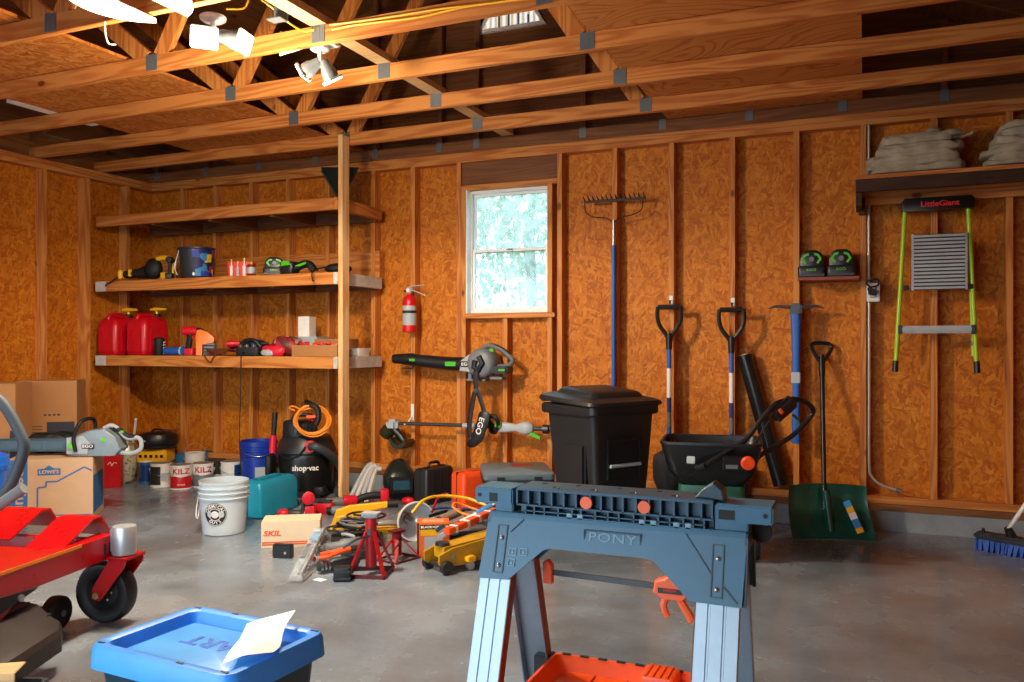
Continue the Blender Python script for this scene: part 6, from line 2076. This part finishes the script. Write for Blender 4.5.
# --- quick clamp through the legs
c_ = thing('bar_clamp', 'orange and black bar clamp hung under the sawhorse', 'clamp', (5.36, -3.45, .41))
W(c_).beam((5.135, -3.45, .503), (5.575, -3.45, .494), .006, .016).build('bar', 'dark_steel', c_)
W(c_).prism([(5.138, .47), (5.165, .47), (5.165, .525), (5.15, .54), (5.136, .53)], -3.462, -3.438, bev=.003).build('fixed_jaw', 'pony_orange', c_)
L = []
for yy, k_ in ((-3.474, .9), (-3.468, 1), (-3.432, 1), (-3.426, .9)):
    L.append([(5.522 + x * k_, yy, .495 + z * k_) for x, z in [(-.055, -.012), (-.03, -.028), (.03, -.028), (.045, -.01), (.042, .018), (.03, .045), (.015, .056), (.0, .05), (-.02, .03), (-.05, .02)]])
W(c_).loft(L).build('housing', 'pony_orange', c_)
W(c_).box((5.475, -3.477, .478), (5.558, -3.423, .508), .008).build('grip_plate', 'black_plastic', c_)
W(c_).box((5.498, -3.4785, .492), (5.535, -3.4775, .500)).build('badge', 'deep_red', c_)
W(c_).tube(spline([(5.505, -3.45, .475), (5.494, -3.45, .45), (5.497, -3.45, .43), (5.505, -3.45, .415)], 4), .0095, 8).build('trigger', 'pony_orange', c_)
W(c_).tube(spline([(5.535, -3.45, .475), (5.547, -3.45, .452), (5.562, -3.45, .43), (5.572, -3.45, .41)], 4), .012, 8).build('handle', 'pony_orange', c_)
W(c_).prism([(5.575, .47), (5.592, .472), (5.595, .52), (5.578, .52)], -3.462, -3.438, bev=.003).build('moving_jaw', 'pony_orange', c_)

# ================================================================== blue-lidded tote with paper
t = thing('storage_tote', 'dark storage tote with bright blue lid, front left of the photo', 'tote', (4.358, -3.975, 0), R(-4))
mat('lid_blue', '#3494f4', .36)
mat('tote_navy', '#1f3440', .4)
TW, TD, TH = .525, .385, .338
MB().loft([[(a, c, z) for a, c in rrect(w, d, .04, 4)] for z, w, d in ((0, TW - .12, TD - .11), (.01, TW - .10, TD - .09), (TH - .015, TW - .045, TD - .045), (TH, TW - .04, TD - .04), (TH, TW - .06, TD - .06), (.02, TW - .12, TD - .11))]).build('tub', 'tote_navy', t)
for i in range(5):
    x = -.16 + i * .08
    MB().beam((x, -(TD - .05) / 2 + .036, .03), (x, -(TD - .05) / 2 + .006, TH - .04), .012, .008).build('rib', 'tote_navy', t)
h = TH
MB().loft([[(a, c, z) for a, c in rrect(w, d, r_, 5)] for z, w, d, r_ in ((h - .03, TW - .012, TD - .012, .04), (h - .028, TW, TD, .045), (h + .02, TW - .006, TD - .006, .045), (h + .033, TW - .02, TD - .02, .04), (h + .035, TW - .05, TD - .05, .035), (h + .030, TW - .075, TD - .075, .03), (h - .002, TW - .105, TD - .105, .02), (h - .003, TW - .14, TD - .14, .02))]).build('lid', 'lid_blue', t)
MB().rbox((0, 0, h - .0035), TW - .13, TD - .13, .010, .02, .003).build('lid_panel', mat('lid_pale', '#56aaf0', .34), t)
text('lettering', 'HART', .085, mat('lid_deep', '#0a6ad4', .4), t, T((.02, .02, h + .0068)) @ RZ(180), sx=1.15, thick=.002, ext=.0008)
for x, y in ((-.225, -.165), (-.225, .165), (.225, .165), (.225, -.165), (-.08, .172), (.08, -.172)):
    MB().box((x - .012, y - .004, h + .0335), (x + .012, y + .004, h + .0362), .001).build('drain_slot', 'tote_navy', t)
MB().box((.10, TD / 2 - .062, h + .003), (.104, TD / 2 - .042, h + .034)).build('lid_rib', 'lid_deep', t)
MB().prism([(-.14, .05), (.02, .04), (.06, .09), (.04, .14), (.09, .20), (.05, .25), (-.06, .24), (-.12, .26), (-.15, .18)], .2262, .2275, 'yz').build('torn_label', 'paper', t, 'torn white paper label')
# paper lying on it
pc = [fl(222, 667, .376), fl(272, 657, .376), fl(293, 617, .392), fl(247, 627, .376)]
p = thing('paper_sheet', 'crumpled white sheet of paper lying on the blue lid', 'paper', (pc[0].x, pc[0].y, .3745))
b = MB()
nx, ny = 14, 9
vv = []
for j in range(ny):
    for i in range(nx):
        u, v = i / (nx - 1), j / (ny - 1)
        q = pc[0].lerp(pc[1], v).lerp(pc[3].lerp(pc[2], v), u) - pc[0]
        vv.append((q.x + .006 * math.sin(u * 8) * v, q.y + .006 * math.sin(v * 7), .002 + .010 * (1 + math.sin(u * 7 + v * 2)) * .5 + .028 * u * u * v + .008 * math.sin(v * PI) * (1 - u)))
n0 = len(vv)
vv2 = [(x, y, z + .0007) for x, y, z in vv]
F_ = []
for j in range(ny - 1):
    for i in range(nx - 1):
        a = j * nx + i
        F_ += [(a, a + nx, a + nx + 1, a + 1), (n0 + a, n0 + a + 1, n0 + a + nx + 1, n0 + a + nx)]
for i in range(nx - 1):
    F_ += [(i, i + 1, n0 + i + 1, n0 + i), ((ny - 1) * nx + i + 1, (ny - 1) * nx + i, n0 + (ny - 1) * nx + i, n0 + (ny - 1) * nx + i + 1)]
for j in range(ny - 1):
    F_ += [((j + 1) * nx, j * nx, n0 + j * nx, n0 + (j + 1) * nx), (j * nx + nx - 1, (j + 1) * nx + nx - 1, n0 + (j + 1) * nx + nx - 1, n0 + j * nx + nx - 1)]
b.raw(vv + vv2, F_).build('sheet', 'paper', p)

# ================================================================== red riding mower, its front right corner in view
mat('mower_red', '#b0060f', .28, coat=.35)
t = thing('riding_mower', 'red zero turn mower with black front caster at the left edge', 'mower', (3.065, -3.18, 0), R(12.3))
# caster
w_ = MB().lathe([(.075, -.028), (.10, -.041), (.118, -.038), (.129, -.02), (.131, 0), (.129, .02), (.118, .038), (.10, .041), (.075, .028)], (0, 0, .131), 36, 'y', False).build('caster_tire', mat('tire_black', '#16181a', .5), t)
MB().lathe([(.0, -.018), (.04, -.02), (.06, -.012), (.076, -.028), (.078, .028), (.06, .012), (.04, .02), (.0, .018)], (0, 0, .131), 28, 'y').build('caster_rim', 'soft_black', w_)
for i in range(6):
    a = 2 * PI * i / 6
    MB().ell((.035 * math.cos(a), -.021, .131 + .035 * math.sin(a)), (.005, .003, .005), 8, 6).build('lug', 'steel', w_)
f = MB()
for s in (-1, 1):
    f.prism([(-.022, .115), (.012, .108), (.03, .125), (.125, .25), (.135, .285), (.06, .285), (-.022, .155)], s * .062 - .004, s * .062 + .004, bev=.001)
f.box((.045, -.066, .278), (.138, .066, .29), .003)
f.build('caster_fork', 'mower_red', t)
for s in (-1, 1):
    MB().lathe([(.0, -.006), (.014, -.006), (.014, .006), (0, .006)], (0, s * .068, .131), 12, 'y').build('axle_nut', 'brass' if 'brass' in MATS else mat('brass', '#b49a6a', .35, .7), t)
MB().lathe([(.03, .292), (.047, .294), (.048, .30), (.048, .405), (.045, .411), (.0, .412)], (.085, -.005, 0), 28).build('pivot_tube', mat('tube_silver', '#b4bcc0', .35, .5), t)
MB().box((.032, -.028, .305), (.055, .02, .395), .002).build('pivot_bracket', 'tube_silver', t)
# right rail and stripe
MB().prism([(-1.3, .27), (-.012, .277), (-.012, .378), (-1.3, .375)], -.03, .036, 'yz', bev=.004).build('frame_rail', 'mower_red', t)
MB().beam((.0368, -.20, .371), (.0368, -1.1, .369), .002, .013).build('orange_stripe', 'cord_orange', t)
for y in (-.03, -.06):
    MB().box((.036, y - .006, .30), (.0375, y + .006, .345)).build('rail_slot', 'soft_black', t)
MB().prism([(-.75, .20), (-.44, .275), (-.75, .30)], .0365, .044, 'yz').build('hanger_plate', 'soft_black', t)
MB().lathe([(.0, .044), (.013, .044), (.013, .052), (0, .053)], (0, -.53, .262), 12, 'x').build('hanger_bolt', 'steel', t)
MB().prism([(-.75, .10), (-.52, .26), (-.75, .27)], -.03, .03, 'yz').build('rail_gusset', 'mower_red', t)
MB().box((-.95, -.09, .28), (-.85, .0, .37), .004).build('frame_rail', 'mower_red', t)
MB().box((-.9, -.06, .29), (-.03, -.018, .36), .003).build('front_crossbar', 'mower_red', t)
# foot platform with two folded foot rests
MB().box((-.92, -1.1, .362), (-.03, -.26, .370), .002).build('foot_platform', 'mower_red', t)
def rest(x0, x1, yo, nm='foot_rest'):
    prof = [(-.20, .371), (-.02, .455), (.035, .455), (.10, .365), (.092, .362), (.03, .448), (-.018, .448), (-.196, .364)]
    MB().prism([(a + yo, z) for a, z in prof], x0, x1, 'yz').build(nm, 'mower_red', t)
rest(-.56, -.33, .04)
rest(-.165, -.0, -.065)
# deck, roller and discharge chute
MB().loft([[(a - .62, c - .75, z) for a, c in rrect(w, d, .25, 6)] for z, w, d in ((.07, 1.02, .72), (.18, 1.00, .70), (.20, .92, .62), (.205, .7, .4))]).build('cutting_deck', 'mower_red', t)
MB().lathe([(.012, -.028), (.055, -.03), (.068, -.02), (.07, 0), (.068, .02), (.055, .03), (.012, .028)], (-.135, -.13, .072), 26, 'x', False).build('deck_roller', 'tire_black', t)
MB().lathe([(.0, .03), (.013, .03), (.013, .036), (0, .037)], (-.135, -.13, .072), 12, 'x').build('roller_bolt', 'steel', t)
MB().beam((-.18, -.15, .09), (-.22, -.45, .13), .03, .03).build('roller_arm', 'mower_red', t)
b = MB()
L = []
for i, y in enumerate((-.42, -.5, -.8, -.98)):
    xo = [.13, .19, .25, .27][i]
    row = [(-.10, y, .222), (.02, y, .205), (xo - .03, y - .02, .168), (xo, y - .02, .155), (xo + .012, y - .02, .135), (xo + .014, y - .02, .085)]
    L.append(row + [(x, y_, z - .006) for x, y_, z in row[::-1]])
b.loft(L).build('discharge_chute', mat('chute_brown', '#221c1b', .42), t, smooth=18.)
for x in (.0, .09):
    MB().beam((x, -.44, .216 - x * .4), (x + .05, -.95, .206 - x * .4), .012, .006).build('chute_ridge', 'chute_brown', t)
# control lever and its grip
inv = (T(t.location) @ RZ(12.3)).inverted()
lv = spline([dp(-16, 388, 3.3), dp(4, 405, 3.3), dp(21, 435, 3.3), dp(24, 448, 3.3), dp(18, 468, 3.3), dp(8, 488, 3.3), dp(-12, 508, 3.3), dp(-40, 525, 3.25)], 6)
MB(inv).tube(lv, .021, 12).build('control_lever', mat('lever_grey', '#38434a', .6), t)
MB(inv).tube([dp(-20, 518, 3.2), dp(2, 503, 3.2), dp(24, 488, 3.2)], .022, 12).build('lever_grip', mat('foam_grey', '#6a6c6c', .8), t)
MB(inv).tube([dp(-40, 525, 3.25), dp(-44, 545, 3.22), dp(-40, 575, 3.2)], .02, 10).build('lever_stem', 'lever_grey', t)
MB(inv).tube([dp(-20, 518, 3.2), dp(-36, 530, 3.2), dp(-40, 545, 3.2)], .014, 10).build('grip_stem', 'soft_black', t)
# timber and crate at the lower left corner
q = dp(20, 668, 2.35)
t = thing('black_crate', 'low black crate in the bottom left corner of the photo', 'crate', (q.x - .02, q.y - .13, 0), R(20))
MB().loft([[(a, c, z) for a, c in rrect(w, d, .02, 3)] for z, w, d in ((0, .26, .20), (.235, .30, .24), (.235, .28, .22), (.01, .24, .18))]).build('tub', 'case_black', t)
MB().rbox((0, 0, .012), .22, .16, .215, .02, .01).build('crate_insert', 'case_black', t)
cx_, cy_ = q.x - .02, q.y - .13
t = thing('timber_offcut', 'short sawn timber offcut lying on the black crate', 'timber', (cx_ - .06, cy_ + .05, .236), R(35))
MB().box((-.12, -.045, 0), (.12, .045, .035), .002).build('board', 'shelf_ply', t)
MB().box((.1202, -.044, .001), (.1212, .044, .034)).build('dark_end', 'soft_black', t)
t = thing('cardboard_lid', 'tan cardboard lid with a round black hole beside the offcut', 'lid', (cx_ + .085, cy_ - .035, .236), R(15))
MB().box((-.055, -.08, 0), (.08, .08, .022), .002).build('lid', 'cardboard', t)
MB().lathe([(.016, .0222), (.016, .0235), (.0, .0235)], (.01, .03, 0), 16).build('hole', 'soft_black', t)

# ================================================================== lights under the trusses
k = mat_emit('lamp_glow', '#fff1d8', 14)
def flood(name, label, base, heads):
    t = thing(name, label, 'flood light', base, group='twin flood lights')
    MB().lathe([(.0, .0), (.055, .0), (.062, -.006), (.06, -.018), (.045, -.028), (.0, -.03)], seg=24).build('canopy', 'white_plastic', t)
    MB().lathe([(.014, -.03), (.014, -.075), (.02, -.08), (.02, -.095), (.0, -.1)], seg=14).build('stem', 'white_plastic', t)
    for yaw, pitch, off in heads:
        m = T((off[0], off[1], -.10)) @ RZ(yaw) @ RY(pitch)
        MB().tube([(0, 0, -.085), (off[0] * .6, off[1] * .6, -.095), (off[0], off[1], -.10)], .011, 8).build('arm', 'steel', t)
        h = MB(m).lathe([(.012, -.03), (.03, -.02), (.036, .02), (.046, .05), (.05, .08), (.046, .098), (.0, .09)], seg=18, axis='x').build('lamp_head', 'mid_grey', t)
        MB(m).box((.098, -.062, -.052), (.112, .062, .052), .006).build('lens_frame', 'light_grey', h)
        MB(m).box((.1125, -.056, -.046), (.118, .056, .046), .004).build('lens', 'lamp_glow', h)
    return t
p1, p2 = dp(213, 16, 3.98), dp(320, 47, 4.18)
flood('flood_light', 'left flood light with one lens facing the camera', tuple(p1), ((-45, 25, (-.02, -.04)), (12, 18, (.05, .02))))
flood('flood_light', 'right flood light tilted down under the electrical box', tuple(p2), ((190, 28, (-.02, -.0)), (60, 60, (.02, .02)))).scale = (.8, .8, .8)
# electrical boxes, bracket, cable
t = thing('junction_box', 'white electrical box on the chord above the right flood light', 'junction box', (p2.x + .02, p2.y + .02, p2.z + .002))
MB().box((-.05, -.035, 0), (.07, .03, .10), .004).build('box', 'white_plastic', t)
for x in (-.02, .03):
    MB().box((x - .012, -.037, .03), (x + .012, -.034, .07), .002).build('outlet_face', 'light_grey', t)
p = dp(291, 42, 4.22)
t = thing('white_panel', 'white triangular panel hung beside the electrical box', 'panel', (p.x, p.y, p.z - .06))  # plain white board piece; it shields no lamp
MB().prism([(-.07, .0), (-.065, .125), (.11, .05), (.10, .02)], -.006, .006, bev=.002).build('panel', 'white_paint', t)
MB().lathe([(.0, -.009), (.006, -.009), (.006, -.006), (0, -.006)], (-.045, 0, .095), 8, 'y').build('screw', 'steel', t)
p = dp(281, 4, 4.0)
t = thing('metal_bracket', 'galvanised angle bracket hanging left of the electrical box', 'bracket', (p.x, p.y, p.z - .09))
MB().box((-.04, -.004, 0), (.04, .004, .30), .001).build('plate', 'galv', t)
MB().box((-.04, -.06, .0), (.04, .004, .006), .001).build('flange', 'galv', t)
def on_truss(px, py, Y=-2.378):
    d = FW + RT * ((px - 512) / 835) + V((0, 0, (343.5 - py) / 835))
    return CAM + d * ((Y - CAM.y) / d.y)
def px_cable(name, label, pts, r, m):
    P = [p if isinstance(p, Vector) else dp(*p) for p in pts]
    base = P[0]
    o = MB().tube([p - base for p in spline(P, 6)], r, 6).build(name, m)
    o.location = base
    return tag(o, label, 'cable')
px_cable('yellow_cable', 'yellow cable looping from the bracket to the electrical box', [(226, 9, 4.0), (244, 8, 4.02), (252, -4, 4.02), (270, 6, 4.03), on_truss(288, 22, -2.41), on_truss(303, 31, -2.40), on_truss(314, 30, -2.40)], .005, 'yellow')
for lb, P_ in (('upper yellow cable stapled along the front face of the truss', [(330, 25), (346, 23), (390, 17), (440, 9), (500, 2), (560, -8)]), ('lower yellow cable stapled along the front face of the truss', [(332, 30), (350, 26), (380, 22), (420, 17), (470, 6), (540, -3)])):
    P_ = [on_truss(*p) for p in P_]
    o = MB().tube([p - P_[0] for p in spline(P_, 6)], .0055, 6).build('roof_cable', 'yellow')
    o.location = P_[0]
    tag(o, lb, 'cable', 'yellow truss cables')
px_cable('white_cable', 'white wire drooping behind the second truss', [(346, 41, 4.55), (365, 49, 4.7), (385, 58, 4.8), (396, 62, 4.85)], .005, 'white_plastic')
# round two-panel led lamp
t = thing('led_lamp', 'round white ceiling lamp split in two bright halves', 'ceiling lamp', (3.18, -3.17, 2.61))
mat_emit('led_glow', '#fff6e6', 6)
for s in (-1, 1):
    arcp = [(s * x, y) for x, y in [(.09, -.233)] + [(.25 * math.cos(R(a)), .25 * math.sin(R(a))) for a in range(-66, 67, 6)] + [(.09, .233)]]
    h = MB().prism(arcp if s > 0 else arcp[::-1], .004, .02, 'xy').build('lamp_body', 'white_plastic', t)
    MB().prism(arcp if s > 0 else arcp[::-1], .0, .0035, 'xy').build('diffuser', 'led_glow', h)
MB().beam((-.12, 0, .026), (.12, 0, .026), .05, .01).build('bridge', 'dark_board', t)
MB().cyl((0, 0, .03), (0, 0, .12), .03).build('stem', 'white_plastic', t)
p = dp(105, 22, 3.35)
o = MB().tube(spline([(0, 0, 0), (.003, 0, -.05), (.02, 0, -.09), (.06, .0, -.10)], 6), .003, 6).build('pull_cord', 'white_plastic', t)
o.location = (p.x - 3.18, p.y + 3.17, p.z - 2.61)
